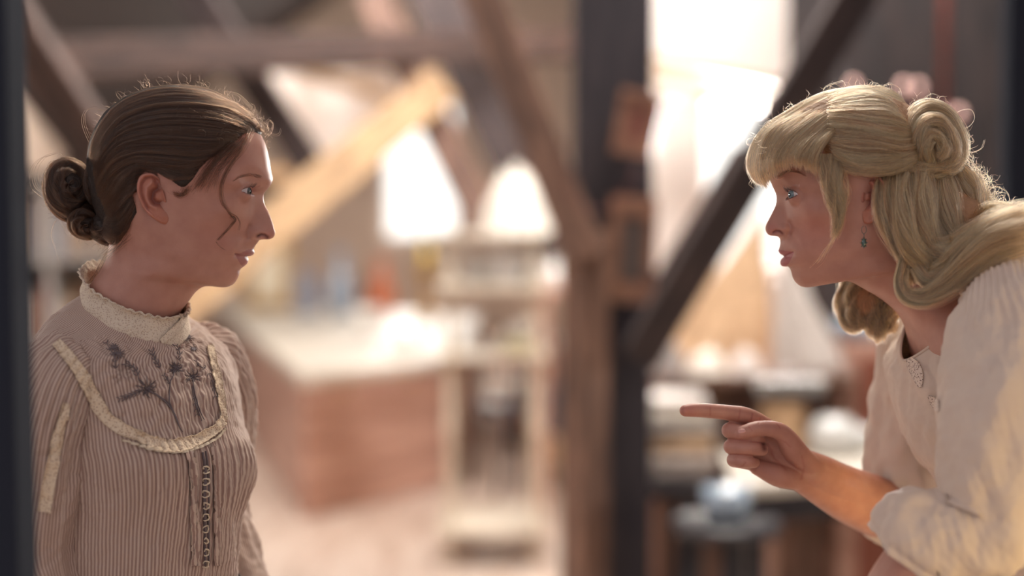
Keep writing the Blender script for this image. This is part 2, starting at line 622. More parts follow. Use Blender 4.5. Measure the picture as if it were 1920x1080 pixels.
timber('collar_beam', 'dark horizontal beam at the top left behind the brunette head', (-340, 127, 4.7), (1090, 83, 7.1), .14, .15, mat_timber)
timber('rail', 'short brown rail next to the brunette forehead', (470, 330, 7.2), (640, 322, 7.4), .06, .05, mat_timber_warm)
timber('rail', 'short dark rail just below the brown one next to the brunette forehead', (470, 362, 7.25), (600, 362, 7.4), .075, .05, mat_timber_dark)

# pale sloping ceiling panels between the rafters
def panel(pts, mat, name):
    p = [P(*q) for q in pts]
    n = np.cross(p[1] - p[0], p[2] - p[0])
    if n[1] < 0:
        n = -n
    return slab(name, p, n, mat, 0.03)


panel([(478, 128, 6.4), (782, 122, 8.2), (770, 215, 8.2), (600, 400, 6.9)], mat_plaster, 'ceiling_panel_1')
panel([(26, 170, 5.6), (122, 290, 5.9), (112, 322, 5.9), (22, 318, 5.6)], mat_plaster_warm, 'ceiling_panel_2')
timber('lath', 'thin grey lath lying across the pale ceiling panel', (560, 128, 6.4), (762, 196, 7.6), .05, .03, mat_timber_warm)
# dormer ceiling strips above the right window
for (ya, yb, lab) in ((118, 168, 'upper'), (150, 206, 'lower')):
    timber('lath', f'{lab} of the two pale laths above the dormer window', (1205, ya - 10, 5.9), (1480, yb - 4, 5.9), .035, .05, mat_timber_warm)


# frames added around the unseen fill and rim lights, no known windows
def lamp_frame(i, lamp):
    L = bpy.data.objects[lamp]
    w, h = L.data.size / 2 + .05, L.data.size_y / 2 + .05
    mb = MB()
    for (a, b) in (((-w - .06, -h - .06, .02), (w + .06, -h, .09)), ((-w - .06, h, .02), (w + .06, h + .06, .09)), ((-w - .06, -h, .02), (-w, h, .09)), ((w, -h, .02), (w + .06, h, .09))):
        mb.box(a, b, .004)
    o = S_(mb.build('window_%d' % i, mat_plaster))
    o.location = L.location
    o.rotation_euler = L.rotation_euler


for i_, n_l in enumerate(('roof_window_light', 'right_wall_window_light', 'left_wall_window_light', 'skylight_over_the_counter', 'left_wall_second_window_light', 'dormer_skylight', 'right_roof_window_light', 'ridge_window_light', 'window_light_behind_camera')):
    lamp_frame(3 + i_, n_l)
# ================================================================== furniture and wares in the back of the shop
mat_red_wood = wood('red_brown_wood', (166, 122, 106), (216, 174, 156), rough=0.5, scale=1.6, stretch=(1, 1, 9), bump=0.05, coat=0.1)
mat_counter_top = plain('white_counter_top', (222, 212, 198), rough=0.5, noise=0.05, nscale=5)
mat_cream_paint = plain('cream_paint', (214, 200, 180), rough=0.5, noise=0.06, nscale=12)
mat_china = plain('white_china', (232, 230, 226), rough=0.12, coat=1.0)
mat_linen = plain('white_linen', (232, 224, 212), rough=0.9, bump=0.4, nscale=60)
mat_gold = plain('gilt_frame', (196, 158, 96), rough=0.35, metal=0.6)
mat_brown_frame = wood('brown_picture_frame', (120, 84, 68), (164, 120, 98), rough=0.5, scale=6)
mat_paper = plain('print_paper', (206, 186, 168), rough=0.8)
mat_print = plain('red_brown_print', (120, 72, 64), rough=0.8, noise=0.4, nscale=40)
mat_dark_print = plain('dark_green_painting', (84, 72, 70), rough=0.6, noise=0.5, nscale=25)
mat_black = plain('black_lacquer', (44, 40, 46), rough=0.45, coat=0.2)
mat_brass = plain('brass', (190, 150, 84), rough=0.3, metal=1.0)
mat_glassware = plain('clear_glass', (226, 236, 240), rough=0.05, trans=0.85, coat=0.5)
mat_tan_cloth = plain('tan_cloth', (200, 166, 132), rough=0.9, noise=0.42, nscale=22, bump=0.3, sheen=.3)
mat_white_cloth = plain('pale_cloth', (206, 194, 186), rough=0.9, noise=0.3, nscale=24, bump=0.3, sheen=.3)
mat_grey_cloth = plain('grey_cloth', (150, 140, 136), rough=0.9, noise=0.1, nscale=14, bump=0.3)
mat_orange = plain('orange_glass', (214, 110, 60), rough=0.3, coat=.5)
mat_bluegrey = plain('blue_grey_glaze', (150, 166, 184), rough=0.2, coat=0.8)
mat_books = [plain('book_cloth_%s' % n, c, rough=0.8) for n, c in (('tan', (190, 160, 128)), ('cream', (220, 206, 182)), ('grey', (150, 150, 160)), ('red', (150, 92, 84)), ('brown', (120, 92, 80)), ('blue', (120, 130, 150)))]
mat_flame = plain('lamp_flame', (255, 190, 20), emit=(255, 190, 10), es=2.4)
mat_bulb = plain('frosted_bulb', (230, 190, 180), rough=0.3, emit=(235, 180, 165), es=1.0)
mat_red_rod = plain('red_brown_rod', (120, 62, 52), rough=0.5)

def solid_cloth(parts, thick=0.0012):
    vs, fs, uvs, n0 = [], [], [], 0
    for (V, uv) in parts:
        N = np.cross(np.roll(V, -1, 1) - np.roll(V, 1, 1), np.gradient(V, axis=0))
        N /= np.maximum(np.linalg.norm(N, axis=-1, keepdims=True), 1e-12)
        if ((V - V.mean(axis=1, keepdims=True)) * N).sum() < 0:
            N = -N
        G = np.concatenate([V, (V - N * thick)[::-1]])
        nr, nc = G.shape[:2]
        f0 = grid_faces(nr, nc)
        last = np.stack([np.arange(nc) + (nr - 1) * nc, (np.arange(nc) + 1) % nc + (nr - 1) * nc, (np.arange(nc) + 1) % nc, np.arange(nc)], -1)
        fs.append(np.concatenate([f0, last]) + n0)
        vs.append(G.reshape(-1, 3))
        uvs.append(np.concatenate([uv, uv[::-1]]).reshape(-1, 2))
        n0 += nr * nc
    return np.concatenate(vs), np.concatenate(fs), np.concatenate(uvs)



# --- the large counter: its white top and the wooden body
CZ = 0.72


def onplane(px, py, z):
    """photo pixel -> point on the horizontal plane z"""
    a = P(px, py, 1.0) - np.array([0, 0, CAMZ])
    k = (z - CAMZ) / a[2]
    return a * k + np.array([0, 0, CAMZ])


A, B, C = onplane(565, 702, CZ), onplane(848, 668, CZ), onplane(398, 566, CZ)
Dp = onplane(905, 592, CZ)
ctr = thing('shop_counter', 'long red-brown wooden counter with a white top behind the striped blouse', 'counter', (A[0], A[1], 0))


def prism(name, quad, z0, z1, mat, parent, inset=0.0):
    q = np.array([p[:2] for p in quad], float)
    c = q.mean(0)
    q = q + (c - q) / np.linalg.norm(c - q, axis=1, keepdims=True) * inset
    v = [(x, y, z0) for x, y in q] + [(x, y, z1) for x, y in q]
    k = len(q)
    f = [tuple(range(k))[::-1], tuple(range(k, 2 * k))] + [(i, (i + 1) % k, (i + 1) % k + k, i + k) for i in range(k)]
    o = raw_mesh(name, local(np.array(v), parent) if parent else v, f, mat, parent, smooth=False)
    md = o.modifiers.new('soft', 'BEVEL')
    md.width = 0.006
    md.segments = 2
    return o


prism('body', [A, B, Dp, C], 0.0, CZ - .055, mat_red_wood, ctr, 0.05)
prism('top', [A, B, Dp, C], CZ - .055, CZ, mat_counter_top, ctr, 0.0)
d_ab = (B - A) / np.linalg.norm(B - A)
n_ab = np.array([d_ab[1], -d_ab[0], 0])
L_ab = np.linalg.norm(B - A)
for k in range(2):                                 # shallow drawers under the top
    a_ = A + d_ab * (0.05 + k * (L_ab - .1) / 2) + n_ab * -0.028
    b__ = A + d_ab * (0.05 + (k + 1) * (L_ab - .1) / 2 - 0.02) + n_ab * -0.028
    mb = MB().beam(pt(a_[0], a_[1], CZ - .115), pt(b__[0], b__[1], CZ - .115), .028, .085, bev=.004)
    o = mb.build('drawer', mat_red_wood, ctr)
    o.data.transform(Matrix.Translation(-Vector(ctr.location)))
    m_ = (a_ + b__) / 2 + n_ab * .02
    kn = MB().ball((m_[0], m_[1], CZ - .115), .014, 12, 8).build('knob', mat_brass, o, smooth=True)
    kn.data.transform(Matrix.Translation(-Vector(ctr.location)))


def put(px, py, z=CZ):
    p = onplane(px, py, z)
    return p


def turned(name, label, cat, prof, px, py, z, mat, n=28, group=None, s=1.0):
    p = put(px, py, z)
    o = MB().lathe(np.array(prof) * s, (0, 0, 0), n).build(name, mat, smooth=True)
    o.location = p
    return tag(o, label, cat, group)


goblet = [(0.001, 0), (.05, 0), (.052, .006), (.015, .015), (.010, .03), (.022, .06), (.07, .11), (.098, .16), (.100, .19), (.094, .19), (.088, .16), (.055, .11), (.001, .08)]
bowl = [(0.001, 0), (.03, 0), (.032, .008), (.05, .03), (.07, .07), (.072, .085), (.067, .084), (.045, .035), (.001, .016)]
jar = [(0.001, 0), (.05, 0), (.056, .01), (.06, .06), (.055, .10), (.036, .115), (.036, .13), (.041, .132), (.041, .142), (.01, .15), (.008, .165), (.001, .167)]
cup = [(0.001, 0), (.02, 0), (.022, .004), (.03, .02), (.034, .05), (.036, .056), (.033, .056), (.028, .02), (.001, .01)]
vase = [(0.001, 0), (.04, 0), (.05, .03), (.062, .09), (.05, .16), (.026, .21), (.022, .26), (.034, .29), (.030, .292), (.018, .26), (.001, .25)]
bottle = [(0.001, 0), (.032, 0), (.034, .01), (.034, .13), (.03, .15), (.012, .18), (.012, .225), (.015, .227), (.015, .24), (.001, .241)]
turned('goblet', 'large white goblet standing on the white counter top', 'goblet', goblet, 688, 640, CZ, mat_china, s=1.05)
turned('bowl', 'small white bowl on the counter edge, nearer to the cream display stand', 'bowl', bowl, 768, 652, CZ, mat_china, s=1.0)
turned('cup', 'small white cup beside the bowl on the counter edge', 'cup', cup, 736, 662, CZ, mat_china, s=1.2)
turned('vase', 'blue grey bulbous vase at the back of the counter under the honey coloured beam', 'vase', vase, 640, 592, CZ, mat_bluegrey, s=1.7)
turned('oil_lamp_glass', 'orange glass lamp chimney at the foot of the tall window', 'lamp', vase, 716, 592, CZ, mat_orange, s=1.5)

# lamp with a yellow flame, under the tall window
p = put(800, 602)
lmp = thing('table_lamp', 'little brass lamp with a yellow flame below the tall bright window', 'lamp', tuple(p))
MB().lathe([(0.001, 0), (.09, 0), (.09, .02), (.03, .06), (.02, .30), (.07, .34), (.07, .40), (.03, .43), (.001, .43)]).build('lamp_base', mat_brass, lmp, smooth=True)
MB().ball((0, 0, .500), (.030, .030, .06), 14, 10).build('flame', mat_flame, lmp, smooth=True)
MB().lathe([(.045, .43), (.065, .48), (.06, .56), (.04, .64), (.038, .64), (.058, .56), (.063, .48), (.043, .43)]).build('glass_chimney', mat_glassware, lmp, smooth=True)


def framed(name, label, corners, mats, parts=(0.16, 0.30), thick=0.02, n=None):
    """picture from its four photo corners (px,py,distance): tl, tr, br, bl"""
    tl, tr, br, bl = [P(*c) for c in corners]
    o = thing(name, label, 'picture', tuple((bl + br) / 2))
    nrm = np.cross(tr - tl, bl - tl)
    nrm /= np.linalg.norm(nrm)
    if nrm[1] > 0:
        nrm = -nrm

    def q(u, v, w):
        return (tl * (1 - u) + tr * u) * (1 - v) + (bl * (1 - u) + br * u) * v + nrm * w

    def plate(nm, u0, v0, u1, v1, w0, w1, mat, par):
        v = [q(u0, v0, w0), q(u1, v0, w0), q(u1, v1, w0), q(u0, v1, w0), q(u0, v0, w1), q(u1, v0, w1), q(u1, v1, w1), q(u0, v1, w1)]
        return v, [(0, 1, 2, 3), (7, 6, 5, 4), (0, 4, 5, 1), (1, 5, 6, 2), (2, 6, 7, 3), (3, 7, 4, 0)]

    a, b = parts
    mb = MB()
    for (u0, v0, u1, v1) in ((0, 0, 1, a * .8), (0, 1 - a * .8, 1, 1), (0, a * .8, a, 1 - a * .8), (1 - a, a * .8, 1, 1 - a * .8)):
        v, f = plate('', u0, v0, u1, v1, 0, thick, None, None)
        mb.add(v, f)
    fo = mb.build('frame', mats[0], o)
    fo.data.transform(Matrix.Translation(-Vector(o.location)))
    v, f = plate('', a, a * .8, 1 - a, 1 - a * .8, 0, thick * .4, None, None)
    m = MB().add(v, f).build('mat_board', mats[1], o)
    m.data.transform(Matrix.Translation(-Vector(o.location)))
    v, f = plate('', b, b * .85, 1 - b, 1 - b * .85, thick * .4, thick * .5, None, None)
    m = MB().add(v, f).build('print', mats[2], o)
    m.data.transform(Matrix.Translation(-Vector(o.location)))
    return o


framed('framed_picture', 'small tilted print in a brown frame, upper of the two on the post', [(1168, 166, 4.33), (1250, 182, 4.30), (1222, 296, 4.30), (1147, 286, 4.33)], (mat_brown_frame, mat_brown_frame, mat_print), (.10, .30))
framed('framed_picture', 'tall dark picture in a brown frame, lower of the two on the post', [(1148, 366, 4.335), (1234, 372, 4.32), (1226, 570, 4.32), (1136, 564, 4.335)], (mat_brown_frame, mat_brown_frame, mat_dark_print), (.16, .24))
framed('framed_picture', 'bright blank sheet in a gilt frame beside the brunette mouth', [(462, 446, 11.5), (548, 440, 11.5), (548, 581, 11.5), (462, 581, 11.5)], (mat_gold, mat_paper, plain('bright_sheet', (240, 226, 200), rough=.5)), (.17, .20))

# --- a row of pale objects along the back of the counter
rk = random.Random(9)
xk = 556
kk = 0
labs = {}
while xk < 700:
    w_ = rk.choice([12, 15, 18, 22])
    if 606 < xk + w_ and xk < 674 or xk + w_ > 694:
        xk += 6
        continue
    p = put(xk + w_ / 2, 590)
    sc = p[1] / FPX
    h_ = rk.uniform(.26, .40)
    mb = MB().box((-w_ * sc / 2, -.09, 0), (w_ * sc / 2, .09, h_), .006)
    o = mb.build('book', rk.choice(mat_books))
    o.location = p
    tag(o, 'upright old book in the blurred row at the back of the counter', 'book', 'old books along the back of the counter')
    xk += w_ + 1
    kk += 1

# --- cream display stand with shelves
st = thing('display_stand', 'slender cream painted display stand with open shelves beside the counter', 'display stand', tuple(onplane(925, 1040, 0)))
D0, D1 = 6.0, 6.42
xl, xr = P(842, 600, D0)[0], P(1004, 600, D0)[0]
loc = Vector(st.location)
ztop = P(900, 434, D0)[2]
for (x, y) in ((xl, D0), (xr, D0), (xl, D1), (xr, D1)):
    o = MB().lathe([(.001, 0), (.024, 0), (.024, .03), (.014, .05), (.018, .3), (.014, .55), (.024, .58), (.024, .61), (.014, .64), (.018, .9), (.014, 1.15), (.024, 1.18), (.024, 1.21), (.014, 1.24), (.016, ztop), (.001, ztop)], (x, y, 0), 14).build('post', mat_cream_paint, st, smooth=True)
    o.data.transform(Matrix.Translation(-loc))
shelf_z = [P(900, 436, D0)[2], P(900, 534, D0)[2], P(900, 664, D0)[2], 0.16]
for z in shelf_z:
    o = MB().box((xl - .05, D0 - .05, z - .022), (xr + .05, D1 + .05, z), .006).build('shelf', mat_cream_paint, st)
    o.data.transform(Matrix.Translation(-loc))
# heap of white linen on its top
def heap(name, label, c, rx, ry, h, mat, seed, cat='linen', n=72, m=34, kind=None):
    th = np.arange(n) * 2 * math.pi / n
    r = np.linspace(0, 1, m)
    R, TH = np.meshgrid(r, th, indexing='ij')
    x, y = R * np.cos(TH) * rx, R * np.sin(TH) * ry
    base = np.stack([x, y, 0 * x], -1)
    k = noise3(base + seed, 9, seed) * .5 + noise3(base + seed, 20, seed + 1) * .25
    z = h * np.clip(1 - R ** 2.2, 0, 1) ** .8 * (1 + .35 * k) + .008
    z[-1] = 0
    edge = 1 + 0.10 * np.sin(TH * 7 + seed) * R
    v = np.stack([x * edge, y * edge, z], -1)
    f = grid_faces(m, n, flip=False).tolist()
    f.append(tuple((m - 1) * n + i for i in range(n))[::-1])
    o = raw_mesh(name, v.reshape(-1, 3), f, mat)
    o.location = c
    return tag(o, label, cat, kind=kind)


xm = (xl + xr) / 2
heap('crumpled_cloth', 'heap of crumpled white lace on top of the cream display stand', (xm + .11, D0 + .18, shelf_z[0] + .001), .155, .16, .235, mat_linen, 3)
zs = shelf_z[1]


def shelf_item(name, label, cat, prof, px, z, dy, mat, s):
    o = MB().lathe(np.array(prof) * s, (0, 0, 0), 26).build(name, mat, smooth=True)
    o.location = (P(px, 500, D0 + dy)[0], D0 + dy, z + .001)
    return tag(o, label, cat)


shelf_item('covered_jar', 'white covered jar on the left of the stand shelf', 'jar', jar, 890, zs, .12, mat_china, .95)
shelf_item('covered_jar', 'tall white covered jar in the middle of the stand shelf', 'jar', jar, 944, zs, .10, mat_china, 1.15)
shelf_item('glass_vase', 'clear glass vase behind the jars on the stand shelf', 'vase', vase, 975, zs, .30, mat_glassware, .62)
shelf_item('soap_dish', 'pale yellow oval dish on the lower stand shelf', 'dish', [(0.001, 0), (.07, 0), (.10, .03), (.105, .06), (.1, .062), (.06, .02), (.001, .018)], 972, shelf_z[2], .14, plain('pale_yellow_glaze', (238, 228, 176), rough=.2, coat=.8), .78)

# side table with glassware right of the stand
stl = thing('side_table', 'narrow side table with glassware, between the display stand and the middle post', 'table', (P(1052, 700, 6.9)[0], 6.9, 0))
zt = P(1050, 536, 6.9)[2]
MB().box((-.10, -.2, zt - .03), (.12, .2, zt), .006).build('table_top', mat_red_wood, stl)
for (x, y) in ((-.08, -.17), (.1, -.17), (-.08, .17), (.1, .17)):
    MB().box((x - .014, y - .014, 0), (x + .014, y + .014, zt - .03), .003).build('leg', mat_red_wood, stl)
for (px, mt, lb, s_) in ((1038, mat_china, 'rounded white jar on the narrow side table', .85), (1060, mat_glassware, 'clear glass jar on the narrow side table', .8)):
    o = MB().lathe(np.array(jar) * s_, (0, 0, 0), 24).build('covered_jar', mt, smooth=True)
    o.location = (P(px, 500, 6.9)[0], 6.9 + (.06 if mt is mat_glassware else -.05), zt + .001)
    tag(o, lb, 'jar')

# cabinet and chairs further back, seen through the stand
cb = thing('low_cabinet', 'low red-brown cabinet seen through the lower part of the display stand', 'cabinet', (P(960, 700, 9.6)[0], 9.6, 0))
MB().box((-.13, 0, .04), (.44, .45, .60), .01).build('body', mat_red_wood, cb)
for x0 in (-.11, .18):
    o = MB().box((x0, -.02, .08), (x0 + .25, 0.0, .56), .006).build('door', mat_red_wood, cb)
    MB().ball((x0 + .21 if x0 < 0 else x0 + .04, -.03, .33), .014, 10, 8).build('knob', mat_brass, o, smooth=True)
heap('crumpled_cloth', 'crumpled cream cloth lying on the low cabinet', (P(990, 640, 9.7)[0], 9.80, .601), .20, .15, .14, mat_linen, 8)


def bent_chair(name, label, px, y, rz, seat_mat, s=1.0):
    c = thing(name, label, 'chair', (P(px, 700, y)[0], y, 0), rz, None)
    MB().lathe([(.001, .44), (.19, .44), (.20, .455), (.19, .47), (.001, .475)], (0, 0, 0), 28).build('seat', seat_mat, c, smooth=True)
    for (x, yy) in ((-.14, -.14), (.14, -.14), (-.14, .14), (.14, .14)):
        MB().tube(np.array([(x * 1.25, yy * 1.25, 0), (x * 1.05, yy * 1.05, .25), (x, yy, .44)]), .014, 8).build('leg', mat_black, c, smooth=True)
    t = np.linspace(0, math.pi, 26)
    MB().tube(np.stack([.18 * np.cos(t) * -1, .15 + 0 * t + .05 * np.sin(t), .45 + .46 * np.sin(t) ** .7], -1), .014, 8).build('back_frame', mat_black, c, smooth=True)
    MB().tube(np.stack([.10 * np.cos(t) * -1, .155 + 0 * t + .04 * np.sin(t), .45 + .33 * np.sin(t) ** .7], -1), .010, 8).build('inner_back_hoop', mat_black, c, smooth=True)
    return c


bent_chair('bentwood_chair', 'black bentwood chair behind the right post of the display stand', 958, 7.7, math.radians(-60), mat_black)
bent_chair('bentwood_chair', 'black bentwood chair with pale seat behind the left post of the display stand', 962, 8.75, math.radians(40), mat_linen)
mb = MB().box((-.16, -.14, 0), (.16, .14, .26), .01)
o = mb.build('storage_box', plain('slate_grey_card', (92, 90, 98), rough=.8, noise=.1, nscale=20))
o.location = (P(1046, 830, 8.4)[0], 8.4, 0.20)
tag(o, 'slate grey box on a tan crate left of the middle post', 'box')
o = MB().box((-.17, -.16, 0), (.17, .16, .20), .01).build('wooden_crate', mat_tan_cloth)
o.location = (P(1046, 830, 8.4)[0], 8.4, 0)
tag(o, 'low tan crate under the slate grey box', 'crate')

# --- shelves with pale things behind the bun
rkx0, rkx1, rky = P(18, 500, 5.6)[0], P(330, 500, 5.6)[0], 5.6
rack = thing('bookcase', 'pale grey open bookcase behind the hair bun', 'bookcase', ((rkx0 + rkx1) / 2, rky, 0))
hw = (rkx1 - rkx0) / 2
mat_grey_paint = plain('grey_white_paint', (176, 170, 166), rough=.55, noise=.06, nscale=9)
zsh = [0.05, 0.46, P(100, 640, rky)[2], P(100, 478, rky)[2], P(100, 340, rky)[2]]
for x in (-hw, -hw + .205, hw * .45, hw):
    MB().box((x - .014, -.15, 0), (x + .014, .15, zsh[-1]), .003).build('upright', mat_grey_paint, rack)
for z in zsh:
    MB().box((-hw - .01, -.155, z - .024), (hw + .01, .15, z), .003).build('shelf', mat_grey_paint, rack)
MB().box((-hw, .15, 0), (hw, .165, zsh[-1]), 0).build('back_panel', mat_white_cloth, rack)
rk = random.Random(3)
for (zi, nm) in ((2, 'lower'), (3, 'upper')):
    x = -hw + .02
    while x < hw - .05:
        w_ = rk.uniform(.018, .045)
        h_ = rk.uniform(.17, .245)
        hitx = [u_ for u_ in (-hw + .205, hw * .45) if x - .016 < u_ < x + w_ + .016]
        if hitx:
            x = hitx[0] + .018
            continue
        o = MB().box((0, -.10, 0), (w_, .08, h_), .003).build('book', rk.choice(mat_books[:4] + [mat_white_cloth, mat_paper]))
        o.location = ((rkx0 + rkx1) / 2 + x, rky, zsh[zi] + .0008)
        tag(o, 'pale book on the %s shelf of the grey bookcase behind the bun' % nm, 'book', 'books on the %s shelf of the bookcase' % nm)
        x += w_ + .003

# --- wall lamp with small bulbs behind the blonde hair
ch = thing('chandelier', 'small chandelier with pink lit bulbs on a red-brown rod above the blonde hair', 'chandelier', tuple(P(1768, 236, 4.9)))
MB().tube(np.array([(0, 0, 0.0), (0, 0, .9)]), .016, 10).build('rod', mat_red_rod, ch, smooth=True)
MB().lathe([(.001, -.05), (.02, -.04), (.045, 0), (.03, .03), (.05, .05), (.001, .07)]).build('body', mat_red_rod, ch, smooth=True)
c0 = np.array(ch.location)
for (px, py, dd) in ((1600, 160, 4.85), (1694, 162, 4.75), (1722, 164, 4.95), (1798, 212, 4.75)):
    e = P(px, py, dd) - c0
    arm = MB().tube(catmull(np.array([(0, 0, .0), e * .5 + np.array([0, 0, -.05]), e + np.array([0, 0, -.05]), e + np.array([0, 0, -.02])]), 14), .006, 8).build('arm', mat_red_rod, ch, smooth=True)
    MB().ball(e, (.016, .016, .020), 12, 10).build('bulb', mat_bulb, arm, smooth=True)
# thin red cord looping between the brace and the post
cd = MB().tube(catmull(PA([(1062, 250), (1050, 330), (1088, 388), (1140, 388), (1178, 350), (1192, 310)], 3.95), 30), .0018, 6).build('cord', mat_red_rod, smooth=True)
tag(cd, 'thin red cord hanging in a loop in front of the middle post', 'cord')

# --- draped cloths on stands, right of the dark brace
def drape(name, label, apex, base, depth, mat, folds, seed, cat='cloth', n=160, m=60):
    """cloth hanging from one point, spreading in folds. apex (px,py,D); base: two photo points left and right"""
    a = P(*apex)
    l, r = P(*base[0]), P(*base[1])
    c = (l + r) / 2
    th = np.arange(n) * 2 * math.pi / n
    t = np.linspace(0, 1, m)
    rx = np.linalg.norm(r - l) / 2
    V = np.zeros((m, n, 3))
    for i, s_ in enumerate(t):
        k = .06 + .94 * s_ ** 1.15
        fold = 1 + (.14 * np.sin(th * folds + seed + 1.5 * np.sin(s_ * 3 + seed)) + .06 * np.sin(th * folds * 2.3 + seed * 2)) * min(1, s_ * 2 + .2)
        ctr_ = a * (1 - s_) + c * s_
        V[i, :, 0] = ctr_[0] + rx * k * np.cos(th) * fold
        V[i, :, 1] = ctr_[1] + depth * k * np.sin(th) * fold
        V[i, :, 2] = a[2] * (1 - s_) + c[2] * s_ + (l[2] - r[2]) * -.5 * np.cos(th) * s_ + .012 * noise3(np.stack([np.cos(th), np.sin(th), 0 * th + s_], -1), 1.5, seed)
    v, f, u = solid_cloth([(V, np.zeros((m, n, 2)))], .003)
    o = raw_mesh(name, v, f, mat)
    return tag(o, label, cat)


# the table they stand on
tb = thing('display_table', 'table with a white top behind the pointing hand', 'table', (P(1700, 900, 4.6)[0], 4.6, 0))
t0, t1, t2, t3 = onplane(1378, 912, .72), onplane(2140, 850, .72), onplane(2100, 834, .72), onplane(1352, 843, .72)
prism('table_top', [t0, t1, t2, t3], .685, .72, mat_counter_top, tb)
prism('apron', [t0, t1, t2, t3], .60, .685, mat_black, tb, .06)
cen_t = (t0 + t1 + t2 + t3) / 4
for q_ in (t0, t1, t2, t3):
    w = q_ + (cen_t - q_) * .09
    o = MB().box((w[0] - .025, w[1] - .025, 0), (w[0] + .025, w[1] + .025, .60), .004).build('leg', mat_black, tb)
    o.data.transform(Matrix.Translation(-Vector(tb.location)))
tb2 = thing('low_table', 'dark low table with folded fabrics, right of the middle post', 'table', (P(1280, 900, 4.75)[0], 4.75, 0))
zl = P(1280, 905, 4.6)[2]
MB().box((-.26, -.22, zl - .04), (.05, .25, zl), .006).build('table_top', mat_black, tb2)
for (x, y) in ((-.23, -.19), (.02, -.19), (-.23, .22), (.02, .22)):
    MB().box((x - .02, y - .02, 0), (x + .02, y + .02, zl - .04), .003).build('leg', mat_black, tb2)

drape('draped_shawl', 'tan shawl spread in folds below the dark brace', (1432, 400, 5.25), ((1205, 694, 5.25), (1440, 694, 5.25)), .08, mat_tan_cloth, 7, 1)
drape('draped_shawl', 'white shawl hanging in folds under the blonde chin', (1462, 440, 5.03), ((1452, 694, 5.03), (1582, 694, 5.03)), .07, mat_white_cloth, 6, 4)
# shelf that carries the shawls and the china
sh = thing('wall_shelf', 'dark shelf cabinet carrying the shawls behind the pointing finger', 'cabinet', (P(1400, 700, 5.15)[0], 5.12, 0))
z7 = P(1400, 694, 5.1)[2]
x0s, x1s = P(1216, 700, 5.0)[0] - sh.location[0], P(1600, 700, 5.0)[0] - sh.location[0]
MB().box((x0s, -.19, z7 - .03), (x1s, .24, z7), .005).build('top', mat_timber_lit, sh)
MB().box((x0s + .02, .02, 0), (x1s - .02, .15, z7 - .03), 0).build('back_panel', mat_timber_lit, sh)
for x in (x0s + .01, (x0s + x1s) / 2 + .06, x1s - .04):
    MB().box((x, -.14, 0), (x + .03, .02, z7 - .03), .003).build('side_panel', mat_red_wood, sh)
for k in range(3):
    mb = heap('crumpled_cloth', ['folded grey white cloth at the left end under the tan shawl', 'folded cream cloth in the middle under the shawls', 'folded pale cloth under the white shawl', 'small rumpled cloth at the right end under the white shawl'][k],
              (P([1250, 1325, 1400, 1575][k], 690, 4.98)[0], 5.0, z7), [.07, .065, .06, .035][k], .045, [.10, .08, .07, .06][k], [mat_grey_cloth, mat_linen, mat_white_cloth, mat_linen][k], 20 + k)

# row of small china cups on a box with a pleated shade
zc = P(1480, 738, 4.6)[2]
for k in range(6):
    o = MB().lathe(np.array(cup) * .84, (0, 0, 0), 20).build('china_cup', mat_china, smooth=True)
    px = 1432 + k * 20
    o.location = (P(px, 720, 4.6)[0], 4.6, zc)
    tag(o, 'small white china cup in the row above the pointing hand', 'cup', 'row of china cups above the hand')
bx = MB().box((P(1422, 745, 4.6)[0], 4.54, zc - .02), (P(1546, 745, 4.6)[0], 4.68, zc), .003).build('cup_board', mat_boards_brown)
tag(bx, 'small dark board under the row of china cups', 'board')
ls = thing('pleated_shade', 'tan pleated lampshade standing under the row of cups', 'lampshade', (P(1468, 800, 4.6)[0], 4.6, .72))
n_ = 120
th_ = np.arange(n_) * 2 * math.pi / n_
r_ = 1 + .05 * np.sign(np.sin(th_ * 22))
hsh = zc - .02 - .72
V = np.array([[(.072 * s * math.cos(t) * q, .06 * s * math.sin(t) * q, z) for t, q in zip(th_, r_)] for z, s in ((0, 1.0), (hsh * .5, .96), (hsh - .001, .92))])
v, f, u = solid_cloth([(V, np.zeros((3, n_, 2)))], .002)
raw_mesh('shade', v, f, mat_tan_cloth, ls, smooth=False)
MB().tube(np.array([(0, 0, 0), (0, 0, hsh - .002)]), .006, 8).build('stem', mat_brass, ls, smooth=True)
o = MB().lathe([(0.001, 0), (.055, 0), (.075, .02), (.082, .06), (.075, .10), (.05, .125), (.001, .13)], (0, 0, 0), 30).build('sugar_bowl', mat_china, smooth=True)
o.location = (P(1563, 820, 4.55)[0], 4.55, .721)
tag(o, 'rounded white china bowl behind the wrist of the pointing hand', 'bowl')
o = MB().lathe([(0.001, 0), (.03, 0), (.042, .02), (.045, .05), (.036, .075), (.001, .08)], (0, 0, 0), 24).build('sugar_bowl', mat_china, smooth=True)
o.location = (P(1622, 815, 4.62)[0], 4.62, .721)
tag(o, 'small white china pot against the sleeve of the pointing arm', 'pot')

